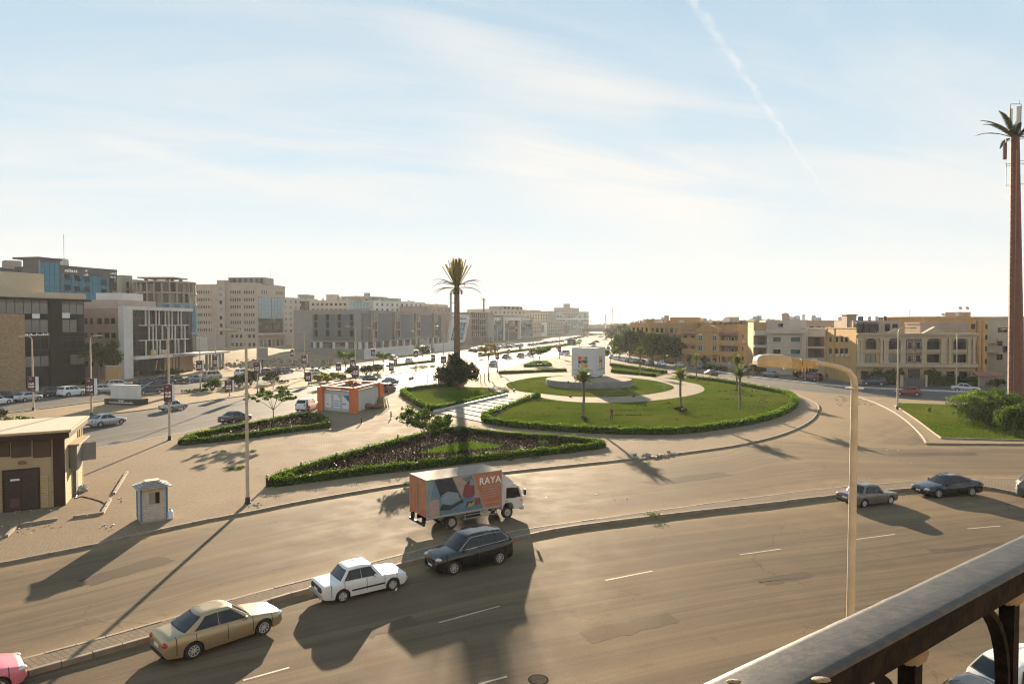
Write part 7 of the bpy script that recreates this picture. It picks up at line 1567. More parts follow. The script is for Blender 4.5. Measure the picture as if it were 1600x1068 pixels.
b.obj('climbing_rungs', STEEL, t)
P = PZ(756, 520); t = thing('palm_mast', 'tiny far palm shaped mast above the roofs right of the big one', 'mast', P); h = zt(P, 467); b = MB(); b.tube([(0, 0, 0), (0, 0, h)], [.8, .55], 8); b.obj('trunk', BRNM, t)
for k in range(14): o = mobj('frond', long_, t, (0, 0, h - 1)); o.rotation_euler = (0, (.0, .5, .9)[k % 3], k * 2.4); o.scale = (.9,) * 3

# ------------------------------------------------------------------ lamp posts and banner signs
HEADM = MB(); HEADM.ell((0.55, 0, 0), (.62, .17, .12), n=10, k=6); HEADM = HEADM.mesh('lamp_head', mat('lamp_shell', (0.40, 0.33, 0.23), .5), 180)
LENS = MB().ell((0.62, 0, -.05), (.45, .14, .10), n=8, k=5).mesh('lens', mat('lamp_lens', (0.5, 0.46, 0.36), .3), 180)
def lamp_post(label, base, ytop, z0=.1, arm=-1.1, r=.10, ang=0.0, head=True):
    P = G(*base, z0); t = thing('street_lamp', label, 'street lamp', P, ang, 'street lamps along the boulevard'); h = zt(P, ytop) - z0; b = MB()
    b.tube([(0, 0, 0), (0, 0, h * .94)], [r * 1.15, r * .8], 8); s = 1 if arm > 0 else -1
    pts = [(0, 0, h * .93), (.02 * s, 0, h * .965), (.2 * s, 0, h * .992), (.55 * s, 0, h)]
    if abs(arm) > .8: pts.append((arm, 0, h))
    b.tube(pts, [r * .7, r * .62, r * .55, r * .5] + ([r * .45] if abs(arm) > .8 else []), 7); b.obj('pole', CREAMP, t, smooth=60)
    MB().lathe([(r * 2.0, 0), (r * 2.0, .05), (r * 1.5, .12), (r * 1.4, .45)], 10).obj('base_collar', DARKM, t)
    o = mobj('lamp_head', HEADM, t, (pts[-1][0], 0, h), 0 if s > 0 else PI); mobj('lens', LENS, o)
    return t, h
BPANEL = {}
def banner_meshes(w, h):
    k = (round(w, 2), round(h, 2))
    if k not in BPANEL:
        d = w * .55; box = MB().box(-w / 2, w / 2, -d / 2, d / 2, 0, h).mesh('banner_box', MAROON)
        b = MB(); y = -d / 2 - .012
        for j, zc in enumerate((.50, .31)):     # two words in thick joined script
            x = -w * .36; r_ = random.Random(j * 7 + 3); b.box(-w * .34, w * .34, y, y + .012, h * zc - .035 * h, h * zc + .01 * h)
            for q, (xx, up) in enumerate(((-.28, .07), (-.12, .12), (.05, .06), (.2, .13), (.3, .09))): b.box(w * xx - w * .05, w * xx + w * .05, y, y + .012, h * zc, h * (zc + up * .8))
            b.box(w * (-.05 + .1 * j), w * (.05 + .1 * j), y, y + .012, h * zc - .075 * h, h * zc - .05 * h)
        b.box(-w * .22, w * .05, y, y + .012, h * .845, h * .865); b.box(-w * .18, w * .1, y, y + .012, h * .875, h * .885); b.box(w * .12, w * .36, y, y + .012, h * .07, h * .095)
        let = b.mesh('lettering', LETTER); e = MB().box(w / 2, w / 2 + .03, -d / 2 + .02, d / 2 - .02, .03, h - .03).mesh('light_side', WHITE)
        BPANEL[k] = (box, let, e, d)
    return BPANEL[k]
def banner_on(t, Z, h_post, y0, y1, w_px, base_z=.1, off=0.0, z0=None):
    P = Vector(t.location); zb, ztop = zt(P, y1) - P.z, zt(P, y0) - P.z; w = w_px / F * P.y; bx, lt, sd_, d = banner_meshes(w, ztop - zb)
    o = mobj('banner', bx, t, (off, -.0, zb)); mobj('lettering', lt, o); mobj('light_side', sd_, o); return o
LP = [('nearest tall lamp pole at the kerb left of the triangular bed', (387, 786), 516, .14, -.45, None), ('lamp pole with a maroon banner left of the narrow purple bed', (265, 687), 508, .14, -1.0, (600, 627, 13)), ('lamp pole with a banner before the stone panel office', (52, 641), 525, .1, -.9, (588, 611, 13)), ('lamp pole with a banner left of the white monument', (143, 649), 524, .1, .3, (591, 617, 14)),
      ('lamp pole with a banner at the right end of the glass office', (313, 608), 521, .1, -.4, (563, 579, 9.5)), ('lamp pole with a banner beside the dark median shrub', (402.5, 615), 521, .1, -.4, (566, 583, 9.5)), ('lamp pole with a brown banner by the sand lot', (337, 584), 514, .1, .4, (556, 572, 7)), ('lamp pole with a banner left of the yellow bushes', (476, 592), 519, .1, -.5, (554, 567, 8)), ('distant lamp pole at the sand lot edge', (457, 571), 502, .1, -.5, (546, 556, 5)),
      ('lamp pole rising behind the orange booth with a large banner', (556, 600), 510, .1, -1.1, (570.5, 590, 10)), ('lamp pole with a banner before the white hoarding', (583.5, 571), 512, .1, -1.0, (545, 555.5, 7)), ('lamp pole with a banner right of the third dark shrub', (650, 580), 517, .1, -.6, (547, 557.5, 7)), ('lamp pole with a banner left of the palm mast', (693, 582), 510, .1, -1.1, (556, 567, 8)),
      ('lamp pole with a banner right of the bushy tree', (777, 581), 506, .14, -.9, (550, 561, 6)), ('lamp pole with a banner at the little triangular hedge', (833, 570), 505, .14, -.9, (544, 554, 6)), ('lamp pole with a banner left of the white cube', (874, 560), 514, .14, -.9, (540, 549, 5)), ('lamp pole far up the boulevard above the cube', (905, 545), 512, .1, -.9, None), ('lamp pole left of the boulevard far off', (795, 558), 512, .1, -.9, (545, 552, 5)),
      ('white lamp pole on the right island before the ornate villa', (1402, 639), 512, .2, 1.5, None), ('grey lamp pole before the right half of the ornate villa', (1494, 607), 517, .1, -.5, None), ('lamp pole just left of the red mast', (1575, 604), 514, .1, -.5, None), ('slim lamp pole before the dark villa trees', (1066, 568), 520, .1, -.4, None), ('slim lamp pole at the left end of the villa trees', (983, 557), 514, .1, -.4, None), ('lamp pole before the pale apartment house', (1261, 588), 513, .1, -.4, None), ('far lamp pole among the trees at the bend', (965, 548), 512, .1, -.4, None)]
for lb_, base, yt_, z0, arm, bn in LP:
    t, h = lamp_post(lb_, base, yt_, z0, arm, .115 if base[1] > 600 else .13)
    if bn: banner_on(t, 0, h, *bn)
BN = [((358.5, 619), 594, 612, 12, 'maroon sign on a short leg between the median shrubs and the boulevard'), ((482, 602), 581, 595.5, 10, 'maroon sign on a short leg before the yellow bushes'), ((529, 585), 567, 579, 8, 'maroon sign left of the thin tree on the median'), ((551, 576), 560, 573, 8, 'maroon sign behind the booth lamp pole'), ((611.5, 585), 566, 579, 7, 'maroon sign in front at the right of the three dark shrubs'), ((618, 577), 560, 569, 6, 'maroon sign just behind the one right of the dark shrubs'), ((677, 569), 553, 562.5, 6.5, 'maroon sign near the left side of the bushy tree'), ((660.5, 561), 540, 548, 6, 'small maroon sign before the beige billboard'), ((750, 560), 550, 557.5, 5.5, 'maroon sign right behind the bushy tree'), ((795, 556), 545, 552, 5, 'small maroon sign before the far parked cars'), ((813, 553), 541, 547, 4, 'tiny maroon sign above the dark cars on the boulevard'), ((871, 547), 539, 544.5, 4, 'tiny maroon sign left of the blue billboard')]
for base, y0, y1, w, lb_ in BN:
    P = G(*base, .1); t = thing('banner_sign', lb_, 'banner sign', P, 0, 'maroon signs along the median'); zb = zt(P, y1) - .1; MB().box(-.06, .06, -.06, .06, 0, zb).obj('post', STEEL, t); MB().box(-.3, .3, -.2, .2, 0, .06).obj('foot', DARKM, t); banner_on(t, 0, 0, y0, y1, w)
# ------------------------------------------------------------------ bollard lights
b0 = None
bl_l = [(289.6, 691.5, 'left tip of the narrow bed'), (343, 691.5, 'front of the narrow bed, second from its left tip'), (403.4, 683.5, 'front of the narrow bed under the young tree'), (458, 675.5, 'front of the narrow bed near its right end'), (514, 669, 'right end of the narrow bed'), (564.6, 661, 'open paving before the orange booth'), (611, 653.5, 'open paving right of the orange booth'), (417, 760.5, 'left tip of the long triangular bed'), (470.6, 738.5, 'rear of the triangular bed, next to its left tip'), (526, 722, 'rear of the triangular bed, second from its left tip'), (576, 707.5, 'rear of the triangular bed, middle'), (621.6, 692, 'rear of the triangular bed behind the leafy tree'), (701, 669, 'apex of the triangular bed'), (862, 572.5, 'right of the little triangular hedge')]
for px, py, w in bl_l:
    P = G(px, py, .14); lb_ = 'short black bollard light at the ' + w if not w.startswith('open') else 'short black bollard light standing on the ' + w
    if b0 is None:
        b0 = t = thing('bollard_light', lb_, 'bollard', P, 0, 'bollard lights on the plaza'); MB().lathe([(.14, 0), (.14, .03), (.085, .04), (.085, .72)], 10).obj('post', BLACK, t, smooth=40); MB().lathe([(.08, .72), (.08, .84)], 10).obj('lens', LGREY, t); MB().lathe([(.095, .84), (.095, .89), (.04, .92)], 10).obj('cap', BLACK, t)
    else: place(copy_tree(b0), P, label=lb_)
# ------------------------------------------------------------------ plinth and white cube
PC = Vector((14.5, 128.6, ZP)); t = thing('round_plinth', 'round grey concrete plinth under the white cube', 'plinth', PC)
MB().lathe([(8.1, -.3), (8.1, 1.10), (8.02, 1.22)], 64).obj('drum', mat('plinth_concrete', (0.19, 0.18, 0.165), .85, var=.22, scale=.5, dirt=(0.13, 0.12, 0.11), dscale=.8, damt=.55, bump=.25, bscale=5), t, smooth=50)
MB().lathe([(8.0, 1.215), (8.0, 1.25), (7.9, 1.26)], 64).obj('top_paving', PALEP, t)
ztop = ZP + 1.26
c0, c1, c2 = G(893.2, 589.5, ztop), G(932.2, 590.5, ztop), G(945.3, 586.2, ztop)
t = thing('advert_cube', 'big white cube of four advertising panels with coloured square logos on the plinth', 'cube', (c1.x, c1.y, ztop)); hc = zt(c1, 543.5) - ztop
def panel(A, B, full=True):
    u = (B - A); w = u.length; u.normalize(); rz = math.atan2(u.y, u.x); loc = A - Vector((c1.x, c1.y, ztop)); loc.z = 0
    o = MB().box(0, w, 0, .16, .22, hc).obj('panel', mat('cube_white', (0.52, 0.51, 0.50), .45, var=.03, dirt=(0.5, 0.48, 0.45), dscale=.4, damt=.3), t, loc, rz); M_ = {}
    def col(n, c): M_.setdefault(n, mat('logo_' + n, c, .5, var=.04)); return M_[n]
    red, org, yel, tea, nav, grn, orr = col('red', (.55, .06, .04)), col('orange', (.62, .25, .03)), col('yellow', (.62, .36, .04)), col('teal', (.04, .27, .25)), col('navy', (.025, .03, .12)), col('dark_green', (.015, .06, .05)), col('amber', (.58, .17, .03))
    k = w / 4.9; s = .63 * k; x0 = w * .255; z0 = hc * .345; sh = MB(); ms = [red, org, yel, tea, nav, grn, orr]
    def quad(pts, m, y): sh.add([(x0 + a * s, y, z0 + b_ * .63 * 1.12) for a, b_ in pts], [tuple(range(len(pts)))], ms.index(m))
    circ = lambda cx, cy, r, a0=0, a1=2 * PI, n=16: [(cx + r * math.cos(a0 + (a1 - a0) * i / n), cy + r * math.sin(a0 + (a1 - a0) * i / n)) for i in range(n + 1)]
    y = -.006
    quad([(0, 2.05), (1.03, 2.05), (1.03, 3), (0, 3)], red, y); quad([(1.03, 2.05), (2.35, 2.05), (2.35, 3), (1.03, 3)], yel, y); quad(circ(2.5, 2.52, .48)[:-1], tea, y - .004)
    quad(circ(.5, 1.5, .5)[:-1], nav, y); quad([(1.03, 2.0), (1.75, 1.3), (1.03, 1.02)], red, y); quad([(1.03, 2.0), (3, 2.0), (2.3, 1.05), (1.8, 1.3)], grn, y - .002); quad([(2.3, 1.05), (3, 2), (3, 1.2)], tea, y - .003)
    quad([(0, 0), (.5, 0), (.5, .55), (0, .98)], tea, y); quad([(.62, .9), (1.05, 1.02), (1.85, 1.25), (1.95, .9), (1.2, 0)], yel, y - .001); quad([(1.25, 0), (2.1, 0), (2.05, .85)], org, y - .003); quad([(2.1, .3), (2.1, .95), (2.6, 1.0), (3, .8), (3, 0), (2.3, 0)], orr, y - .004)
    mobj('logo', sh.mesh('logo', ms), o)
    tx = mobj('lettering', text_mesh('GOLDEN SQUARE', .46 * k, mat('logo_letters', (.08, .08, .09), .5), .004, 'lettering', .006), o, (w * .47, -.006, hc * .225)); tx.rotation_euler = (PI / 2, 0, 0)
e = (c2 - c1).normalized(); d = (c1 - c0).normalized()
panel(c0, c1 - d * .0); panel(c1 + e * .32, c2); panel(c2 + Vector((-.35, .2, 0)), c0 + (c2 - c1) + Vector((.2, .2, 0))); panel(c0 + (c2 - c1), c0 + e * .32)
b = MB(); q = [Vector((0, 0, 0)), c0 - c1, c0 - c1 + (c2 - c1), c2 - c1]
cc = sum(q, Vector()) / 4; cc.z = 0
b.prism([(cc + (p - cc) * .86) for p in q], 0, hc - .1); b.obj('inner_frame', DARKM, t)
b = MB()
for p in q:
    for z in (.6, 1.5, 2.4, 3.3, 4.2): b.bar((cc + (p - cc) * .84 + Vector((0, 0, z))), (cc + (p - cc) * 1.0 + Vector((0, 0, z))), .16)
b.obj('corner_bracket', STEEL, t)
MB().bar(Vector((c0 - c1)) + Vector((-1.0, 0, 2.5)), Vector((c0 - c1)) + Vector((.3, .5, 2.5)), .1).obj('side_arm', DARKM, t)
for px, py, lb_ in ((888, 598, 'small black floodlight on the left front edge of the plinth'), (891, 620, 'small black floodlight at the left front of the inner lawn edge'), (990, 620, 'small black floodlight at the right front of the inner lawn edge'), (803, 611, 'small black floodlight at the left edge of the inner lawn')):
    P = G(px, py, ztop if py < 600 else ZP); t = thing('floodlight', lb_, 'floodlight', P, 0, 'garden floodlights'); MB().box(-.16, .16, -.1, .1, .12, .34).obj('housing', BLACK, t); MB().box(-.2, .2, -.03, .03, 0, .14).obj('bracket', DARKM, t)
# lawn sprinklers at work
dr = MB()
for px, py, az in ((945, 619, .6), (1038, 609, 1.5), (860, 603, 2.2), (800, 600, 1.2), (985, 612, 1.6)):
    P = G(px, py, ZP + .1)
    for _ in range(240):
        a = az + rnd.gauss(0, .2); s = rnd.random(); r_ = 5.5 * s; z = 2.3 * s * (1 - s) * 1.4 + rnd.gauss(0, .05) * s; c = Vector((P.x + r_ * math.cos(a), P.y + r_ * math.sin(a), P.z + max(z, 0))); k = .012
        dr.add([c + Vector((k, 0, 0)), c + Vector((-k, k, 0)), c + Vector((-k, -k, 0)), c + Vector((0, 0, k * 2))], [(0, 1, 3), (1, 2, 3), (2, 0, 3)])
tag(dr.obj('sprinkler_spray', mat('water_drop', (0.75, 0.75, 0.75), .1)), kind='stuff')
# ------------------------------------------------------------------ monument on the median
a, b_, c_ = G(163, 631.5, .1), G(216.5, 633.5, .1), G(226, 629.5, .1); t = thing('monument', 'white block monument with a black lettered base on the sandy median', 'monument', a); u = (b_ - a); w = u.length; rz = math.atan2(u.y, u.x); hb = zt(a, 622.5) - .1; ht = zt(a, 601) - .1; dp = 1.9
MB().box(0, w, 0, dp, 0, hb).obj('base', mat('monument_black', (0.012, 0.012, 0.014), .35), t, (0, 0, 0), rz)
MB().box(w * .11, w * .89, .5, 1.3, hb, ht).obj('block', WWHT, t, (0, 0, 0), rz)
o = mobj('lettering', print_lines(w * .7, [(1, hb * .32), (.22, hb * .66)], hb * .24, 17, LETTER), t, tuple(u.normalized() * w * .5), rz)
# ------------------------------------------------------------------ small guard kiosk
k0, k1, k2 = G(221, 817.5, .14), G(261, 811, .14), G(212, 811.5, .14); t = thing('guard_kiosk', 'small weathered white guard kiosk with blue edges and a stepped roof', 'kiosk', k0); u = k1 - k0; w = u.length; rz = math.atan2(u.y, u.x); dp = 1.25; hk = zt(k0, 764) - .14
KW = mat('kiosk_white', (0.50, 0.45, 0.38), .7, var=.1, scale=3, dirt=(0.30, 0.22, 0.14), dscale=2.2, damt=.6, bump=.1); KB = mat('kiosk_blue', (0.06, 0.16, 0.30), .6, dirt=(.25, .22, .18), damt=.4, dscale=4)
R0 = Matrix.Rotation(rz, 4, 'Z')
def kb(name, x0, x1, y0, y1, z0, z1, m, par=None): return MB().box(x0, x1, y0, y1, z0, z1).obj(name, m, par or t, (0, 0, 0), rz if par is None else 0)
kb('plinth', -.03, w + .03, -.03, dp + .03, 0, .12, CONC); kb('left_wall', 0, .05, 0, dp, .12, hk, KW); kb('right_wall', w - .05, w, 0, dp, .12, hk, KW); kb('rear_wall', .05, w - .05, dp - .05, dp, .12, hk, KW)
wx0, wx1, wz0, wz1 = w * .30, w * .72, hk * .52, hk * .86
fw_ = MB().box(.05, w - .05, 0, .05, .12, wz0).box(.05, w - .05, 0, .05, wz1, hk).box(.05, wx0, 0, .05, wz0, wz1).box(wx1, w - .05, 0, .05, wz0, wz1).obj('front_wall', KW, t, (0, 0, 0), rz)
b = MB(); [b.box(x0, x1, -.03, 0, z0, z1) for x0, x1, z0, z1 in ((wx0 - .06, wx0, wz0 - .06, wz1 + .06), (wx1, wx1 + .06, wz0 - .06, wz1 + .06), (wx0, wx1, wz0 - .06, wz0), (wx0, wx1, wz1, wz1 + .06))]; wf = b.obj('window_frame', WCRM, t, (0, 0, 0), rz); MB().box(wx0, wx0 + (wx1 - wx0) * .6, .02, .03, wz0, wz1).obj('pane', mat('kiosk_pane', (.25, .24, .22), .3), wf)
MB().box(.1, w - .1, .5, .55, .2, hk - .1).obj('inner_panel', mat('kiosk_inside', (.12, .07, .04), .8), t, (0, 0, 0), rz)
for x, y in ((0, 0), (w, 0), (0, dp), (w, dp)): kb('corner_strip', x - .05, x + .05, y - .05, y + .05, .12, hk, KB)
b = MB()
for k in range(6): b.box(.06, w - .06, -.012, 0, .2 + k * .16, .21 + k * .16)
b.obj('board_grooves', mat('kiosk_groove', (.25, .2, .15), .8), t, (0, 0, 0), rz)
kb('torn_strip', w * .18, w * .8, -.05, -.03, hk * .88, hk * .92, mat('yellow_strip', (.5, .36, .08), .6))
for k in range(4):
    i = -.28 + k * .16; kb('roof_tier', i, w - i, i, dp - i, hk + k * .075, hk + .045 + k * .075, mat('kiosk_roof', (.36, .35, .33), .6, var=.12, dirt=(.22, .2, .17), dscale=2))
kb('roof_cap', .3, w - .3, .3, dp - .3, hk + .30, hk + .38, KW); b = MB(); [b.box(.02, .04, .1 + k * .16, .12 + k * .16, .5, 1.2) for k in range(3)]; 
P = G(266, 810, .14); t = thing('water_jug', 'white plastic water container beside the guard kiosk', 'jug', P); MB().lathe([(.14, 0), (.19, .04), (.19, .42), (.15, .5), (.05, .56), (.05, .62)], 12).obj('body', mat('jug_plastic', (.62, .66, .68), .3), t, smooth=50); MB().lathe([(.055, .62), (.055, .67)], 10).obj('cap', KB, t)
# ------------------------------------------------------------------ brick transformer building
p0, p1, p2 = G(99.5, 788.8, .14), G(127, 757, .14), G(2, 800, .14); t = thing('brick_building', 'small sandy brick utility building with a brown flat roof edge at the left', 'building', p0); f = Fac(t, p0 + (p2 - p0) * 1.9, p0); g = Fac(t, p0, p1); he = zt(p0, 682) - .14
BRK = ground_mat('yellow_brick', (0.36, 0.275, 0.15), (0.43, 0.335, 0.19), (0.45, 0.36, 0.23), 'sand', .85)
def brick_wall(name):
    M = bpy.data.materials.new(name); M.use_nodes = True; N = M.node_tree.nodes; L = M.node_tree.links; b = N['Principled BSDF']; b.inputs['Roughness'].default_value = .85
    c = N.new('ShaderNodeTexCoord'); mp = N.new('ShaderNodeMapping'); mp.inputs['Rotation'].default_value = (PI / 2, 0, 0); L.new(c.outputs['Object'], mp.inputs[0]); br = N.new('ShaderNodeTexBrick'); L.new(mp.outputs[0], br.inputs['Vector']); br.inputs['Scale'].default_value = 1; br.inputs['Brick Width'].default_value = .5; br.inputs['Row Height'].default_value = .2; br.inputs['Mortar Size'].default_value = .018
    br.inputs['Color1'].default_value = (.45, .35, .18, 1); br.inputs['Color2'].default_value = (.36, .28, .14, 1); br.inputs['Mortar'].default_value = (.24, .18, .1, 1); L.new(br.outputs[0], b.inputs['Base Color']); bp = N.new('ShaderNodeBump'); bp.invert = True; bp.inputs['Strength'].default_value = .8; bp.inputs['Distance'].default_value = .03; L.new(br.outputs['Fac'], bp.inputs['Height']); L.new(bp.outputs[0], b.inputs['Normal']); return M
YBR = brick_wall('yellow_block_wall'); DBR = wallm('dark_brown_trim', (0.045, 0.024, 0.018), rough=.7); PLS = wallm('plaster_tan', (0.40, 0.305, 0.185)); DOORM = mat('door_brown', (0.03, 0.017, 0.014), .5, var=.3, scale=4)
o = f.o; pts = [o, o + f.u * f.len, o + f.u * f.len + g.u * g.len, o + g.u * g.len]
MB().prism(pts, 0, he).obj('wall', PLS, t); zl = he * .46
f.box('block_wall', 0, f.len, 0, zl, 0, .07, YBR); g.box('block_wall', 0, g.len, 0, zl, 0, .07, YBR)
# separate courses of the block wall, laid proud
rise = zl / 13
for q, s0, s1 in ((f, f.s_of(43), f.len - .55), (g, .1, g.len - .1)):
    for k in range(13):
        me = MB().box(0, s1 - s0, -.03, 0, .015, rise - .015).mesh('block_course', YBR); mobj('block_course', me, t, q.at(s0 + .0, .075, k * rise), q.rz)
f.box('corner_column', f.len - .55, f.len + .12, 0, he, -.1, .14, DBR); g.box('far_column', g.len - .15, g.len + .1, 0, he, 0, .12, PLS)
ov = .75; b = MB(); R_ = [o - f.u * 0 + f.n * ov - Vector((0, 0, 0)), o + f.u * f.len + f.n * ov + g.n * ov * .55, o + f.u * f.len + g.u * (g.len + .5) + g.n * ov * .55, o + g.u * (g.len + .5)]
zr0, zr1 = he, zt(p0, 669.0) - .14
MB().prism(R_, zr0, zr1 - .12).obj('roof_slab', DBR, t); cR = sum(R_, Vector()) / 4
MB().prism(R_, zr1 - .118, zr1, 0, 1).obj('roof_top', [PLS, mat('roof_screed', (.46, .37, .26), .85, var=.1, dirt=(.33, .26, .19), dscale=.5)], t)
b = MB()
for a, c in zip(R_, R_[1:] + R_[:1]): b.bar(a + Vector((0, 0, zr1 + .06)), c + Vector((0, 0, zr1 + .06)), .25, .14)
b.obj('roof_upstand', PLS, t)
s0, s1 = f.s_of(2), f.s_of(55.5); zd = f.z_of(f.s_of(30), 737) - .0
f.box('door_frame', s0 - .1, s1 + .1, 0, zd + .1, .1, .16, DBR)
for k in (0, 1): d = f.box('door', s0 + (s1 - s0) * k / 2 + .02, s0 + (s1 - s0) * (k + 1) / 2 - .02, .1, zd, .16, .2, DOORM); 
f.put('door_plate', MB().box(0, .5, -.21, -.2, 0, .12).mesh('door_plate', LETTER), s0 + (s1 - s0) * .18, 0, zd * .76); f.put('door_panel', MB().box(0, .5, -.215, -.2, 0, .55).mesh('door_panel', mat('rust_patch', (.09, .05, .03), .8)), s0 + .3, 0, .3)
for a, c in ((-60, -25), (-22, 12), (14, 45), (48, 76)):
    s2, s3 = f.s_of(a), f.s_of(c); y0 = f.z_of((s2 + s3) / 2, 717); f.box('louvre_frame', s2, s3, y0, y0 + 1.25, .0, .05, DBR)
    for k in range(8): f.put('louvre_slat', shared(('lv', round(s3 - s2, 1)), lambda: MB().add([(.05, -.10, 0), (s3 - s2 - .05, -.10, 0), (s3 - s2 - .05, -.05, .13), (.05, -.05, .13)], [(0, 1, 2, 3)]).mesh('louvre_slat', wallm('louvre_brown', (.10, .07, .05)))), s2, 0, y0 + .05 + k * .145)
f.put('wall_lamp', MB().ell((0, -.12, 0), (.25, .1, .12)).mesh('wall_lamp', BRNM), f.s_of(31), 0, zd + .5)
CAB = mat('cabinet_grey', (.17, .165, .16), .5, .2, dirt=(.3, .25, .18), dscale=2)
zc = he * .42; g.box('meter_cabinet', g.len * .30, g.len * .62, zc, zc + 1.75, .05, .5, CAB); o2 = MB().box(0, .9, -.03, .03, 0, 1.3).obj('cabinet_door', CAB, t, g.at(g.len * .62, .5, zc + .3), g.rz - 1.1); g.box('cabinet_hood', g.len * .26, g.len * .92, zc + 1.8, zc + 1.9, .05, .7, PLS)
g.box('cable_conduit', g.len * .42, g.len * .52, 0, zc, .1, .3, CAB); g.box('drain_pipe', g.len * .86, g.len * .9, zc + 1.9, he, .05, .15, PLS)
b = MB(); pts = [g.at(g.len * .45, .3, .05)] + [(G(px, py, .16) - p0) for px, py in ((118, 778), (128, 775), (142, 778), (158, 783), (166, 788))]; b.tube([Vector(p) for p in pts], .03, 5); b.obj('loose_cable', BLACK, t)
P = G(128, 767, .14); tag(mobj('plastic_bag', leaf_mesh('plastic_bag', ball_pts((0, 0, .18), (.4, .3, .2), 60, .5), .4, WHITE, .9), None, P), 'crumpled white plastic bag at the wall of the brick building', 'bag')
# raised kerb of the building's forecourt
kerb_o = thing('forecourt_kerb', 'broken low kerb round the forecourt of the brick building', 'kerb', (0, 0, .14)); kerb_o.location = G(160, 803, .14); off = kerb_o.location.copy()
kl = [G(4, 845, .14), G(27, 822, .14), G(90, 812, .14), G(160, 803, .14), G(178, 772, .14), G(199, 738, .14)]
for a, c in zip(kl, kl[1:]):
    n_ = max(1, round((c - a).length / .8))
    for k in range(n_):
        if rnd.random() < .08: continue
        q0, q1 = a.lerp(c, k / n_) - off, a.lerp(c, (k + .96) / n_) - off; MB().bar(q0 + Vector((0, 0, .07)), q1 + Vector((0, 0, .07 + rnd.uniform(-.02, .02))), .16, .16).obj('kerb_stone', KERB, kerb_o)
# ------------------------------------------------------------------ orange booth
b0_, b1_, b2_ = G(553, 645.5, .14), G(503, 640.8, .14), G(593, 632.5, .14); t = thing('sales_booth', 'open topped white booth with orange corner posts and posters', 'booth', b0_); hb = zt(b0_, 605.5) - .14; u, v = (b1_ - b0_), (b2_ - b0_); V0 = Vector((0, 0, 0))
fa = Fac(t, b1_, b0_); fb_ = Fac(t, b0_, b2_); OW = mat('booth_white', (.48, .47, .46), .5, var=.04, dirt=(.36, .33, .29), damt=.3)
fa.box('front_panel', .3, fa.len - .3, .12, hb * .84, -.12, 0, OW); fb_.box('side_panel', .3, fb_.len - .3, .12, hb * .84, -.12, 0, OW)
fcn = Fac(t, b2_, b2_ + u); fcn.box('rear_panel', .3, fcn.len - .3, .12, hb * .84, -.12, 0, OW); fdn = Fac(t, b1_ + v, b1_); fdn.box('side_panel', .3, fdn.len - .3, .12, hb * .84, -.12, 0, OW)
for p in (V0, u, v, u + v): MB().box(-.48, .48, -.42, .42, 0, hb - .22).obj('corner_post', ORANGE, t, (p.x, p.y, 0), fa.rz)
b = MB(); q = [V0, u, u + v, v, V0]
for a, c in zip(q, q[1:]): b.bar(a + Vector((0, 0, hb - .1)), c + Vector((0, 0, hb - .1)), .55, .2)
b.obj('top_beam', ORANGE, t); b = MB()
for a, c in zip(q, q[1:]): n_ = Vector((0, 0, hb * .85)); b.bar(a + n_, c + n_, .3, .12)
b.obj('wall_cap', wallm('booth_timber', (.30, .22, .14)), t)
m4 = [p * 1.06 for p in (V0, u, u + v, v)]; MB().prism(m4, -.03, .1).obj('floor_slab', CONC, t); MB().prism([p * .98 + (u + v) * .01 for p in (V0, u, u + v, v)], hb * .62, hb * .66).obj('roof_deck', SAND, t)
for k, x in enumerate((.20, .48, .76)):
    s = fa.len * x; w_ = fa.len * .22; o = fa.box('poster', s - w_ / 2, s + w_ / 2, hb * .14, hb * .70, .0, .02, WHITE); b = MB()
    pb = mat('poster_blue', (.03, .13, .27), .5, var=.2); pc = mat('poster_sky', (.28, .42, .50), .5, var=.2)
    h_ = hb * .56
    if k == 0: b.box(w_ * .4, w_ * .58, -.03, -.02, h_ * .2, h_ * .28)
    else: b.add([(w_ * (.55 if k == 1 else .05), -.026, h_ * .97), (w_ * .97, -.026, h_ * .97), (w_ * .97, -.026, h_ * (.72 if k == 1 else .5))], [(0, 1, 2)]); [b.box(w_ * .1, w_ * (.9 - .1 * (j % 2)), -.028, -.022, h_ * (.12 + j * .17), h_ * (.22 + j * .17)) for j in range(3)] if k == 1 else b.box(w_ * .1, w_ * .5, -.028, -.022, h_ * .3, h_ * .38)
    mobj('print', b.mesh('print', pb if k != 1 else pc), o); e_ = MB(); [e_.box(x0, x1, -.035, -.02, z0, z1) for x0, x1, z0, z1 in ((0, w_, 0, .04), (0, w_, h_ - .04, h_), (0, .04, 0, h_), (w_ - .04, w_, 0, h_))]; mobj('poster_frame', e_.mesh('poster_frame', LGREY), o)
rr = Vector(b0_) + Vector((0, 0, hb * .66))
for fx, fy, lb_ in ((.42, .55, 'dark red tall chair standing on the booth deck'), (.30, .5, 'second dark red tall chair on the booth deck')):
    P = Vector(b0_) + u * fx + v * fy; P.z = .14 + hb * .66; c = thing('tall_chair', lb_, 'chair', P, 0, 'chairs on the booth deck'); RC = mat('chair_red', (.12, .02, .02), .5)
    for x in (-.2, .2):
        for y in (-.2, .2): MB().box(x - .025, x + .025, y - .025, y + .025, 0, .7).obj('leg', RC, c)
    MB().box(-.25, .25, -.25, .25, .7, .76).obj('seat', RC, c); MB().box(-.25, .25, .2, .25, .76, 1.35).obj('backrest', RC, c)
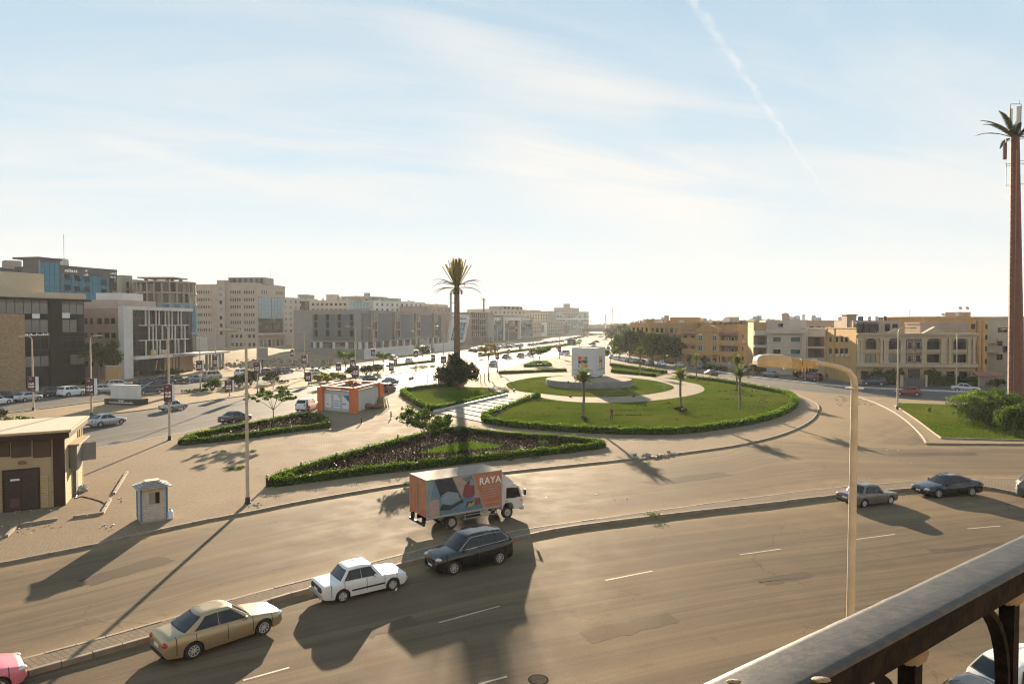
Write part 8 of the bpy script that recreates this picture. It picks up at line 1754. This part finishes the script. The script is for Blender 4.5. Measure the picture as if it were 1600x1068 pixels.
for fx, fy, n_, col, lb_ in ((.85, .75, 120, 'heap_grey', 'grey heap of cloths piled on the rear left of the booth deck'), (.2, .45, 90, 'heap_grey', 'low grey heap in the middle of the booth deck')):
    P = Vector(b0_) + u * fx + v * fy; P.z = .14 + hb * .66; tag(mobj('cloth_heap', leaf_mesh('cloth_heap', ball_pts((0, 0, .15), (1.0, 1.4, .32), n_, .3), .6, wallm(col, (.22, .2, .175)), .8), None, P), lb_, 'heap')
P = G(583, 639, .14); t = thing('tarp_heap', 'brown folded tarpaulin heap against the booth side', 'heap', P); b = MB()
for k in range(6): b.ell((rnd.uniform(-.9, .9), rnd.uniform(-.3, .3), .3 + rnd.uniform(0, .25)), (rnd.uniform(.5, .9), rnd.uniform(.35, .6), rnd.uniform(.25, .45)), 0, 9, 5)
b.obj('tarp', wallm('tarp_brown', (.24, .14, .08), bump=.5, bscale=5), t, smooth=60)
P = G(598, 637, .14); t = thing('straw_bundle', 'upright bundle of dry straw mats beside the booth', 'bundle', P); b = MB()
for k in range(60): x, y = rnd.gauss(0, .45), rnd.gauss(0, .3); b.bar((x * 1.1, y, 0), (x * .8 - .1, y * .8, rnd.uniform(1.1, 1.9)), .05)
b.obj('straw', wallm('straw', (.30, .25, .15), var=.3), t)
# ------------------------------------------------------------------ fence by the mast
g_ = [((668, 605), 582), ((677.5, 605), 582), ((682, 604.5), 591), ((692, 603), 590), ((751, 598), 583), ((757, 597), 582)]
P0 = G(668, 605, .14); t = thing('posts_fence', 'row of bent top fence posts and pale panels behind the bushy tree', 'fence', P0)
for (px, py), yt_ in g_:
    P = G(px, py, .14); h = zt(P, yt_) - .14; o = P - P0; MB().tube([o, o + Vector((0, 0, h * .88)), o + Vector((-.35, -.1, h))], .07, 6).obj('post', STEEL, t)
for a, c, y0, y1 in (((684, 603.5), (702, 602), 602, 580), ((705, 602), (725, 600), 600, 588)):
    A, B = G(*a, .14), G(*c, .14); q = Fac(t, A, B); z1 = zt(A, y1) - .14; q.box('panel', 0, q.len, .1, z1, -.05, .05, wallm('fence_panel', (.42, .36, .33)))
b = MB(); 
for z in (.6, 1.3): b.bar((0, 0, z), G(677.5, 605, .14) - P0 + Vector((0, 0, z)), .05)
b.obj('rail', STEEL, t)
# ------------------------------------------------------------------ people
SKIN = mat('skin', (.20, .115, .075), .6); HAIR = mat('hair_black', (.012, .01, .01), .7)
def person(label, P, rz, top, legs, stride=.18, h=1.72, arm=.12, bag=False):
    t = thing('person', label, 'person', P, rz); s = h / 1.75; bm = bmesh.new()
    J = {'pel': (0, 0, .95), 'bel': (0, 0, 1.12), 'che': (0, .01, 1.34), 'nek': (0, .0, 1.50), 'hd0': (0, -.015, 1.58), 'hd1': (0, -.02, 1.70)}
    for sg, n in ((1, 'r'), (-1, 'l')):
        y = -stride * sg; J |= {'hip' + n: (.095 * sg, 0, .90), 'kne' + n: (.10 * sg, y * .55 - .03, .50), 'ank' + n: (.10 * sg, y + .05, .09), 'toe' + n: (.115 * sg, y - .12, .04), 'sho' + n: (.19 * sg, .01, 1.42), 'elb' + n: (.245 * sg, .03 + arm * sg * .5, 1.14), 'wri' + n: (.25 * sg, -.06 + arm * sg, .90), 'han' + n: (.25 * sg, -.09 + arm * sg, .80)}
    E = [('pel', 'bel'), ('bel', 'che'), ('che', 'nek'), ('nek', 'hd0'), ('hd0', 'hd1')] + [e for n in 'rl' for e in (('pel', 'hip' + n), ('hip' + n, 'kne' + n), ('kne' + n, 'ank' + n), ('ank' + n, 'toe' + n), ('che', 'sho' + n), ('sho' + n, 'elb' + n), ('elb' + n, 'wri' + n), ('wri' + n, 'han' + n))]
    RAD = {'pel': (.145, .11), 'bel': (.135, .105), 'che': (.165, .115), 'nek': (.055, .055), 'hd0': (.085, .095), 'hd1': (.075, .085)}; RR = {'hip': .09, 'kne': .062, 'ank': .042, 'toe': .035, 'sho': .062, 'elb': .045, 'wri': .033, 'han': .038}
    V = {k: bm.verts.new(Vector(p) * s) for k, p in J.items()}; [bm.edges.new((V[a], V[c])) for a, c in E]; me = bpy.data.meshes.new('body'); idx = list(J); bm.to_mesh(me); bm.free()
    o = mobj('body', me, t); md = o.modifiers.new('skin', 'SKIN'); sk = me.skin_vertices[0].data
    for i, k in enumerate(idx): sk[i].radius = tuple(q * s for q in (RAD.get(k) or (RR[k[:3]],) * 2)); sk[i].use_root = (k == 'pel')
    o.modifiers.new('sub', 'SUBSURF').levels = 1; o.modifiers['sub'].render_levels = 1
    dg = bpy.context.evaluated_depsgraph_get(); m2 = bpy.data.meshes.new_from_object(o.evaluated_get(dg)); o.modifiers.clear(); o.data = m2; m2.name = 'body'; m2.materials.clear()
    for m in (SKIN, top, legs, BLACK): m2.materials.append(m)
    for p in m2.polygons:
        z = p.center.z / s; x = abs(p.center.x) / s
        p.material_index = 3 if z < .10 else 2 if z < .93 and x < .21 else 1 if z < 1.49 and not (x > .2 and z < .98) else 0
    m2.shade_smooth(); MB().ell((0, .0, 1.69 * s), (.082 * s, .095 * s, .085 * s), 0, 10, 6).obj('hair', HAIR, t, smooth=180); MB().ell((0, -.115 * s, 1.63 * s), (.016, .02, .022), 0, 6, 4).obj('nose', SKIN, t)
    return t
cl = lambda n, c: mat('cloth_' + n, c, .85)
person('man in a dark red shirt walking on the large lawn', GL(955.5, 657), .4, cl('dark_red', (.12, .025, .02)), cl('brown', (.05, .035, .03)), .12)
person('man in dark clothes walking beside the stopped white car', G(480, 643.5, .14), 1.9, cl('black', (.015, .015, .018)), cl('black', (.015, .015, .018)), .26)
person('person in a red top standing before the bushy tree', G(718, 613, .3), .5, cl('red', (.30, .04, .04)), cl('dark', (.03, .03, .035)), .05)
person('person in black walking before the pale apartment house gate', G(1292, 595, .1), 2.2, cl('black', (.015, .015, .018)), cl('black', (.015, .015, .018)), .2)
person('person in a pale shirt at the passage right of the apartment house', G(1316, 592, .1), 3.0, cl('pale', (.45, .42, .38)), cl('dark', (.03, .03, .035)), .06)
person('person in dark clothes at the passage right of the apartment house', G(1321, 593, .1), 3.4, cl('dark', (.03, .03, .035)), cl('dark', (.03, .03, .035)), .06)
P = G(427, 607, .1); t = thing('marker_post', 'short white post with a pink top on the sandy median', 'post', P); MB().box(-.08, .08, -.08, .08, 0, .9).obj('post', WHITE, t); MB().box(-.3, .3, -.04, .04, .9, 1.6).obj('plate', TPNK, t)
# ------------------------------------------------------------------ broken paving stones and litter
STN = mat('broken_concrete', (.30, .25, .20), .9, var=.25, scale=3, bump=.3)
for k in range(30):
    px = rnd.uniform(982, 1058); py = 719 - (px - 980) * .095 + rnd.uniform(-4, 1.5); P = G(px, py, .0); z = .0 if py > 716 - (px - 980) * .095 else .12
    b = MB(); w, d, h = rnd.uniform(.25, .7), rnd.uniform(.2, .5), rnd.uniform(.1, .22); n_ = 6; q = [(w / 2 * math.cos(2 * PI * i / n_ + rnd.uniform(-.25, .25)), d / 2 * math.sin(2 * PI * i / n_ + rnd.uniform(-.25, .25))) for i in range(n_)]; b.prism(q, 0, h); o = b.obj('broken_stone', STN, None, (P.x, P.y, z + .02), rnd.uniform(0, 3)); o.rotation_euler = (rnd.uniform(-.3, .3), rnd.uniform(-.3, .3), rnd.uniform(0, 3)); tag(o, 'lump of broken paving in the rubble heap on the curved kerb', 'rubble', 'broken stones on the curved kerb')
for px, py, lb_ in ((1020, 805, 'green weed growing on the near median'), (838, 716, 'green weed clump on the pavement right of the truck'), (797, 719, 'small dry weed on the pavement behind the truck cab'), (635, 756, 'weed at the kerb behind the truck'), (348, 706, 'small weed on the plaza, left one of three'), (361, 733, 'weed on the open plaza, middle one of three'), (378, 730, 'weed on the open plaza beside the tall lamp pole'), (395, 705, 'weed in the tree shadow on the plaza'), (374, 732, 'flat weed on the open plaza')):
    P = G(px, py, .2 if py > 790 else .14); tt = thing('weed', lb_, 'weed', P); big = 1.6 if py in (805, 716) else 1
    mobj('leaf_tuft', leaf_mesh('leaf_tuft', ball_pts((0, 0, .08), (.38 * big, .3 * big, .12 * big), 130, .1), .12, LEAFM, .4, .5), tt)
P = G(1020, 802, .2); dd = MB(); 
LIT = [WHITE, LGREY, wallm('litter_brown', (.12, .07, .04)), DARKM, wallm('litter_card', (.35, .25, .15))]
spots = [(G(rnd.gauss(40, 25), rnd.gauss(823, 6), .15)) for _ in range(26)] + [G(rnd.gauss(168, 7), rnd.gauss(823, 3), .15) for _ in range(14)] + [G(rnd.uniform(20, 95), rnd.uniform(794, 802), .15) for _ in range(16)] + [G(rnd.uniform(180, 190), rnd.uniform(745, 790), .15) for _ in range(12)] + [G(rnd.gauss(398, 8), rnd.gauss(788, 2), .15) for _ in range(22)]
for x0, x1, y0, y1, n_ in ((500, 1500, 830, 1040, 0), (350, 1200, 770, 800, 10), (300, 640, 670, 760, 16), (1290, 1430, 650, 735, 12)):
    for _ in range(n_): spots.append(G(rnd.uniform(x0, x1), rnd.uniform(y0, y1), .15 if y1 < 765 else .01))
b = MB()
for p in spots:
    M = Matrix.Translation(p) @ Matrix.Rotation(rnd.uniform(0, 6), 4, 'Z') @ Matrix.Rotation(rnd.uniform(-.4, .4), 4, 'X'); w, d = rnd.uniform(.02, .08), rnd.uniform(.015, .05); b.box(-w, w, -d, d, 0, rnd.uniform(.006, .03), rnd.randrange(5), M)
tag(b.obj('litter', LIT), kind='stuff')
# sandy debris heap on the right
b = MB()
for _ in range(220):
    p = G(rnd.uniform(1305, 1400), rnd.uniform(617, 634), .0); r_ = rnd.uniform(.04, .14); b.ell((p.x, p.y, r_ * .1), (r_ * 1.3, r_, r_ * .4), 0, 6, 4)
tag(b.obj('sand_debris', wallm('debris_sand', (.30, .22, .14), var=.3)), kind='stuff')
for k in range(34):
    p = G(rnd.uniform(1402, 1428), rnd.uniform(638, 654), .13); pass
# rubble slope of the empty lot
rows = []
for i in range(24):
    row = []
    for j in range(9):
        a = G(285 + i * 13, 575 - i * .75 + 0, 0); c = G(300 + i * 11, 551 - i * .2, 0); s = j / 8; p = a.lerp(c, s); row.append((p.x, p.y, -.02 + (1.9 * min(1, s * 2.2) + rnd.uniform(-.25, .25)) * (1 - (i / 23) ** 3) * (1 if 0 < i else .2) * (0 if j == 0 else 1)))
    rows.append(row)
struct(MB().grid(rows).obj('rubble_lot', SAND, smooth=50))
b = MB()
for _ in range(320):
    p = G(rnd.uniform(290, 520), rnd.uniform(564, 579), 0); r_ = rnd.uniform(.2, .6); b.ell((p.x, p.y, rnd.uniform(.1, 1.0)), (r_, r_ * .8, r_ * .6), 0, 6, 4)
tag(b.obj('rubble', wallm('lot_rubble', (.22, .175, .13), var=.35)), kind='stuff')
# ------------------------------------------------------------------ lamp in the foreground
D = 8.3; base = PZ(1330, D); base.z = .14
t = thing('street_lamp', 'large dusty cream street lamp with a cracked shell close before the balcony', 'street lamp', base)
def LP_(px, py, dz=0.0):
    k = (534 - py) / F; z = H + D * (k * CT - ST) / (CT + k * ST); c = D * CT - (z - H) * ST; return Vector(((px - 800) / F * c, D + dz, z)) - base
pb = [LP_(1335.5, 604)]; b = MB(); top = pb[0]; b.tube([(0, 0, 0), tuple(Vector((top.x, 0, top.z)) * .5), (top.x, 0, top.z)], [.076, .056, .041], 14); b.obj('pole', CREAMP, t, smooth=60)
b = MB(); b.tube([LP_(1335.5, 606), LP_(1334, 590), LP_(1326, 580), LP_(1312, 574), LP_(1294, 569.5), LP_(1276, 566.5), LP_(1262, 565)], [.039, .038, .036, .034, .031, .029, .028], 12); b.obj('bent_arm', CREAMP, t, smooth=60)
b = MB(); p = LP_(1335.5, 606); b.lathe([(.03, -.006), (.10, -.006), (.10, .006), (.03, .006)], 16, 0, Matrix.Translation(p)); b.obj('collar_ring', CREAMP, t)
SHELL = mat('lamp_cream_shell', (.50, .375, .215), .65, var=.12, scale=9, dirt=(.33, .23, .11), dscale=7, damt=.6, bump=.15, bscale=25); AMB = mat('lamp_amber_shell', (.33, .205, .075), .6, var=.3, scale=14, dirt=(.55, .45, .3), dscale=12, damt=.6, bump=.4, bscale=30); BAL = mat('lamp_inside', (.12, .085, .05), .6)
def shell(name, secs, m, open_bottom=True, rag=0.0, seed=1):
    """secs: (px, y of the top, y of the rim, half width in metres)"""
    r_ = random.Random(seed); rows = []
    for px, yt_, yb, hw_ in secs:
        c = LP_(px, (yt_ + yb) / 2); zt_, zb = LP_(px, yt_).z, LP_(px, yb).z; row = []
        for k in range(13): a = PI * k / 12; e = .55; row.append((c.x + r_.uniform(-rag, rag), c.y + hw_ * math.copysign(abs(math.cos(a)) ** e, math.cos(a)), zb + (zt_ - zb) * math.sin(a) ** .6 + (r_.uniform(-rag, rag * .3) * 1.5 if k in (0, 1, 11, 12) else 0)))
        rows.append(row)
    b = MB().grid(rows); 
    b.add(rows[0], [tuple(range(13))]); return b.obj(name, m, t, smooth=50)
cov = shell('lamp_cover', [(1179.5, 562.5, 568.5, .09), (1182, 557, 569, .115), (1189, 553.5, 570, .13), (1205, 553, 571, .135), (1222, 553.8, 572, .13), (1231, 556.5, 573.2, .125)], SHELL)
b = MB(); q = [LP_(px, y) for px, y in ((1178, 569.5), (1200, 571), (1230, 573.6))]; 
for sg in (-1, 1): b.tube([p + Vector((0, sg * .135, 0)) for p in q], .008, 6)
b.obj('cover_rim', SHELL, cov); b = MB(); b.ell(LP_(1206, 570.5), (.20, .11, .035), 0, 14, 6); b.obj('lens', mat('lamp_lens_dusty', (.42, .36, .26), .35), cov, smooth=180)
shell('broken_shell', [(1230.5, 556.8, 575, .12), (1238, 558.2, 575.5, .105), (1244, 559, 576, .10), (1248, 560, 573, .09)], AMB, rag=.012, seed=4); shell('broken_neck', [(1250, 559.5, 574, .085), (1258, 560.3, 573.5, .08), (1264, 561, 573, .07), (1270, 562, 573.5, .062), (1275, 563, 572.5, .055)], AMB, rag=.012, seed=9)
b = MB(); p = LP_(1262, 566); b.ell(LP_(1254, 567), (.17, .05, .035), 0, 10, 6); b.obj('ballast', BAL, t, smooth=60)
r_ = random.Random(8)
for k in range(9):
    p = LP_(1238 + k * 2.6, 573.5); b = MB(); w = r_.uniform(.008, .02); l = r_.uniform(.02, .065); y = -.07 + r_.uniform(-.02, .02); b.add([(p.x - w, p.y + y, p.z + .02), (p.x + w, p.y + y, p.z + .02), (p.x + w * .5, p.y + y - .015, p.z - l), (p.x - w * .8, p.y + y + .01, p.z - l * .8), (p.x, p.y + y + .02, p.z)], [(0, 1, 2, 3), (0, 1, 4), (0, 4, 3), (1, 2, 4), (2, 3, 4)]); b.obj('torn_flake', [SHELL, AMB][k % 2], t)
b = MB(); b.box(-.03, .03, -.06, .06, -.05, .05); p = LP_(1273, 568); b2 = MB(); b2.lathe([(.055, -.03), (.062, 0), (.055, .03)], 12, 0, Matrix.Translation(p) @ Matrix.Rotation(PI / 2, 4, 'Y')); b2.obj('clamp', SHELL, t)
p = LP_(1330, 800); MB().box(p.x - .045, p.x + .045, -.09, -.06, 1.2, 1.7).obj('service_hatch', STEEL, t)
# ------------------------------------------------------------------ balcony railing
RAILT = mat('rail_top_paint', (.042, .042, .043), .5, var=.12, scale=5, dirt=(.17, .14, .105), dscale=34, damt=.4, bump=.04, bscale=90, spec=.35); RAILB = mat('rail_black_paint', (.005, .0045, .004), .6, var=.5, scale=10, dirt=(.09, .055, .03), dscale=30, damt=.25, bump=.15, bscale=60, spec=.05)
zr = H - .45; a, c = Vector((.247, .853, zr)), Vector((1.081, 1.442, zr)); u = (c - a).normalized(); n_ = Vector((-u.y, u.x, 0)) if Vector((-u.y, u.x, 0)).y > 0 else Vector((u.y, -u.x, 0))
t = thing('balcony_railing', 'worn black iron balcony railing in the lower right corner', 'railing', a); L0, L1, wd, hh = -1.1, 2.2, .081, .05
def RL(s, o, z): return u * s - n_ * o + Vector((0, 0, z))
N_ = 90; rows = []
for i in range(N_ + 1):
    s = L0 + (L1 - L0) * i / N_; j = rnd.uniform(-.0008, .0008); rows.append([RL(s, .0, -.006), RL(s, .003 + j, -.001), RL(s, .012, 0), RL(s, .05, .0006), RL(s, wd - .012, 0), RL(s, wd - .003 + j, -.002), RL(s, wd, -.007)])
b = MB().grid(rows); b.obj('top_rail', RAILT, t, smooth=60)
rows = []
for i in range(N_ + 1):
    s = L0 + (L1 - L0) * i / N_; j = rnd.uniform(-.0012, .0012); rows.append([RL(s, wd, -.007), RL(s, wd + j, -.02), RL(s, wd, -hh + .004), RL(s, wd - .004, -hh), RL(s, .004, -hh), RL(s, 0, -hh + .004), RL(s, 0, -.006)])
MB().grid(rows).obj('rail_body', RAILB, t, smooth=50)
def flat_bar(name, pts, w, th):
    rows = []; P = [Vector(p) for p in pts]
    for i, p in enumerate(P):
        d = (P[min(i + 1, len(P) - 1)] - P[max(i - 1, 0)]).normalized(); m = d.cross(n_).normalized()
        rows.append([p + n_ * w / 2 + m * th / 2, p - n_ * w / 2 + m * th / 2, p - n_ * w / 2 - m * th / 2, p + n_ * w / 2 - m * th / 2, p + n_ * w / 2 + m * th / 2])
    return MB().grid(rows).obj(name, RAILB, t, smooth=40)
def arcp(cx, cz, r, a0, a1, n=16, g=1.0): return [RL(cx + r * g ** i * math.cos(a0 + (a1 - a0) * i / n), wd / 2, cz + r * g ** i * math.sin(a0 + (a1 - a0) * i / n)) for i in range(n + 1)]
for k in range(-2, 7):
    s = .62 + k * .40
    flat_bar('scroll', arcp(s + .02, -.235, .185, PI * .5, -PI * .5, 18) , .022, .012); flat_bar('scroll', arcp(s + .02, -.42 - .07, .09, PI * .5, PI * 2.1, 18, .97), .022, .012)
    flat_bar('baluster', [RL(s - .17, wd / 2, -hh), RL(s - .17, wd / 2, -.5), RL(s - .17, wd / 2, -1.0)], .026, .026)
    MB().ell(RL(s - .17, wd / 2, -hh - .02), (.026, .026, .028), 0, 10, 6).obj('knuckle', mat('rail_rust', (.20, .14, .08), .6, var=.3, scale=20), t, smooth=180)
flat_bar('bottom_rail', [RL(L0, wd / 2, -1.0), RL(L1, wd / 2, -1.0)], .04, .03)
for px, py, r_ in ((1146, 1065, .012), (1283, 1062, .016)):
    d = pixdir(px, py); k = (zr + .001 - H) / d.z; p = Vector((0, 0, H)) + d * k - a; MB().ell((p.x, p.y, .002), (r_ * .8, r_ * .5, .002), 0, 9, 4).obj('dropping', wallm('dropping', (.26, .215, .15), bump=.5, bscale=80), t, smooth=180)
# bush seen under the railing
bush('shrub', 'green bush glimpsed below the railing by the pavement', (11.6, 18.6, .14), 1.0, .9, 1.1, LEAFL, 1500, .12, 20)
# unseen apartment house carrying our balcony, added to darken reflections and rear skylight
t = thing('apartment_house', 'unseen tan apartment house behind the viewer that carries the balcony', 'building', (-22, -10.5, 0)); q = Fac(t, Vector((-22, -10.5, 0)), Vector((24, 7.2, 0)))
MB().prism([q.o, q.o + q.u * q.len, q.o + q.u * q.len + q.n * 12, q.o + q.n * 12], 0, 20).obj('wall', wallm('wall_low_bounce', (.17, .155, .14)), t)  # wall colour greyed and darkened to cut its golden bounce light
# ------------------------------------------------------------------ haze
HZ = bpy.data.materials.new('haze_air'); HZ.use_nodes = True; nt = HZ.node_tree; nt.nodes.remove(nt.nodes['Principled BSDF']); pv = nt.nodes.new('ShaderNodeVolumePrincipled'); pv.inputs['Color'].default_value = (.95, .95, .95, 1); pv.inputs['Density'].default_value = .00014; pv.inputs['Anisotropy'].default_value = .2; nt.links.new(pv.outputs[0], nt.nodes['Material Output'].inputs['Volume'])
tag(MB().box(-3650, 3650, -70, 3950, -1.6, 52).obj('haze', HZ), kind='stuff')
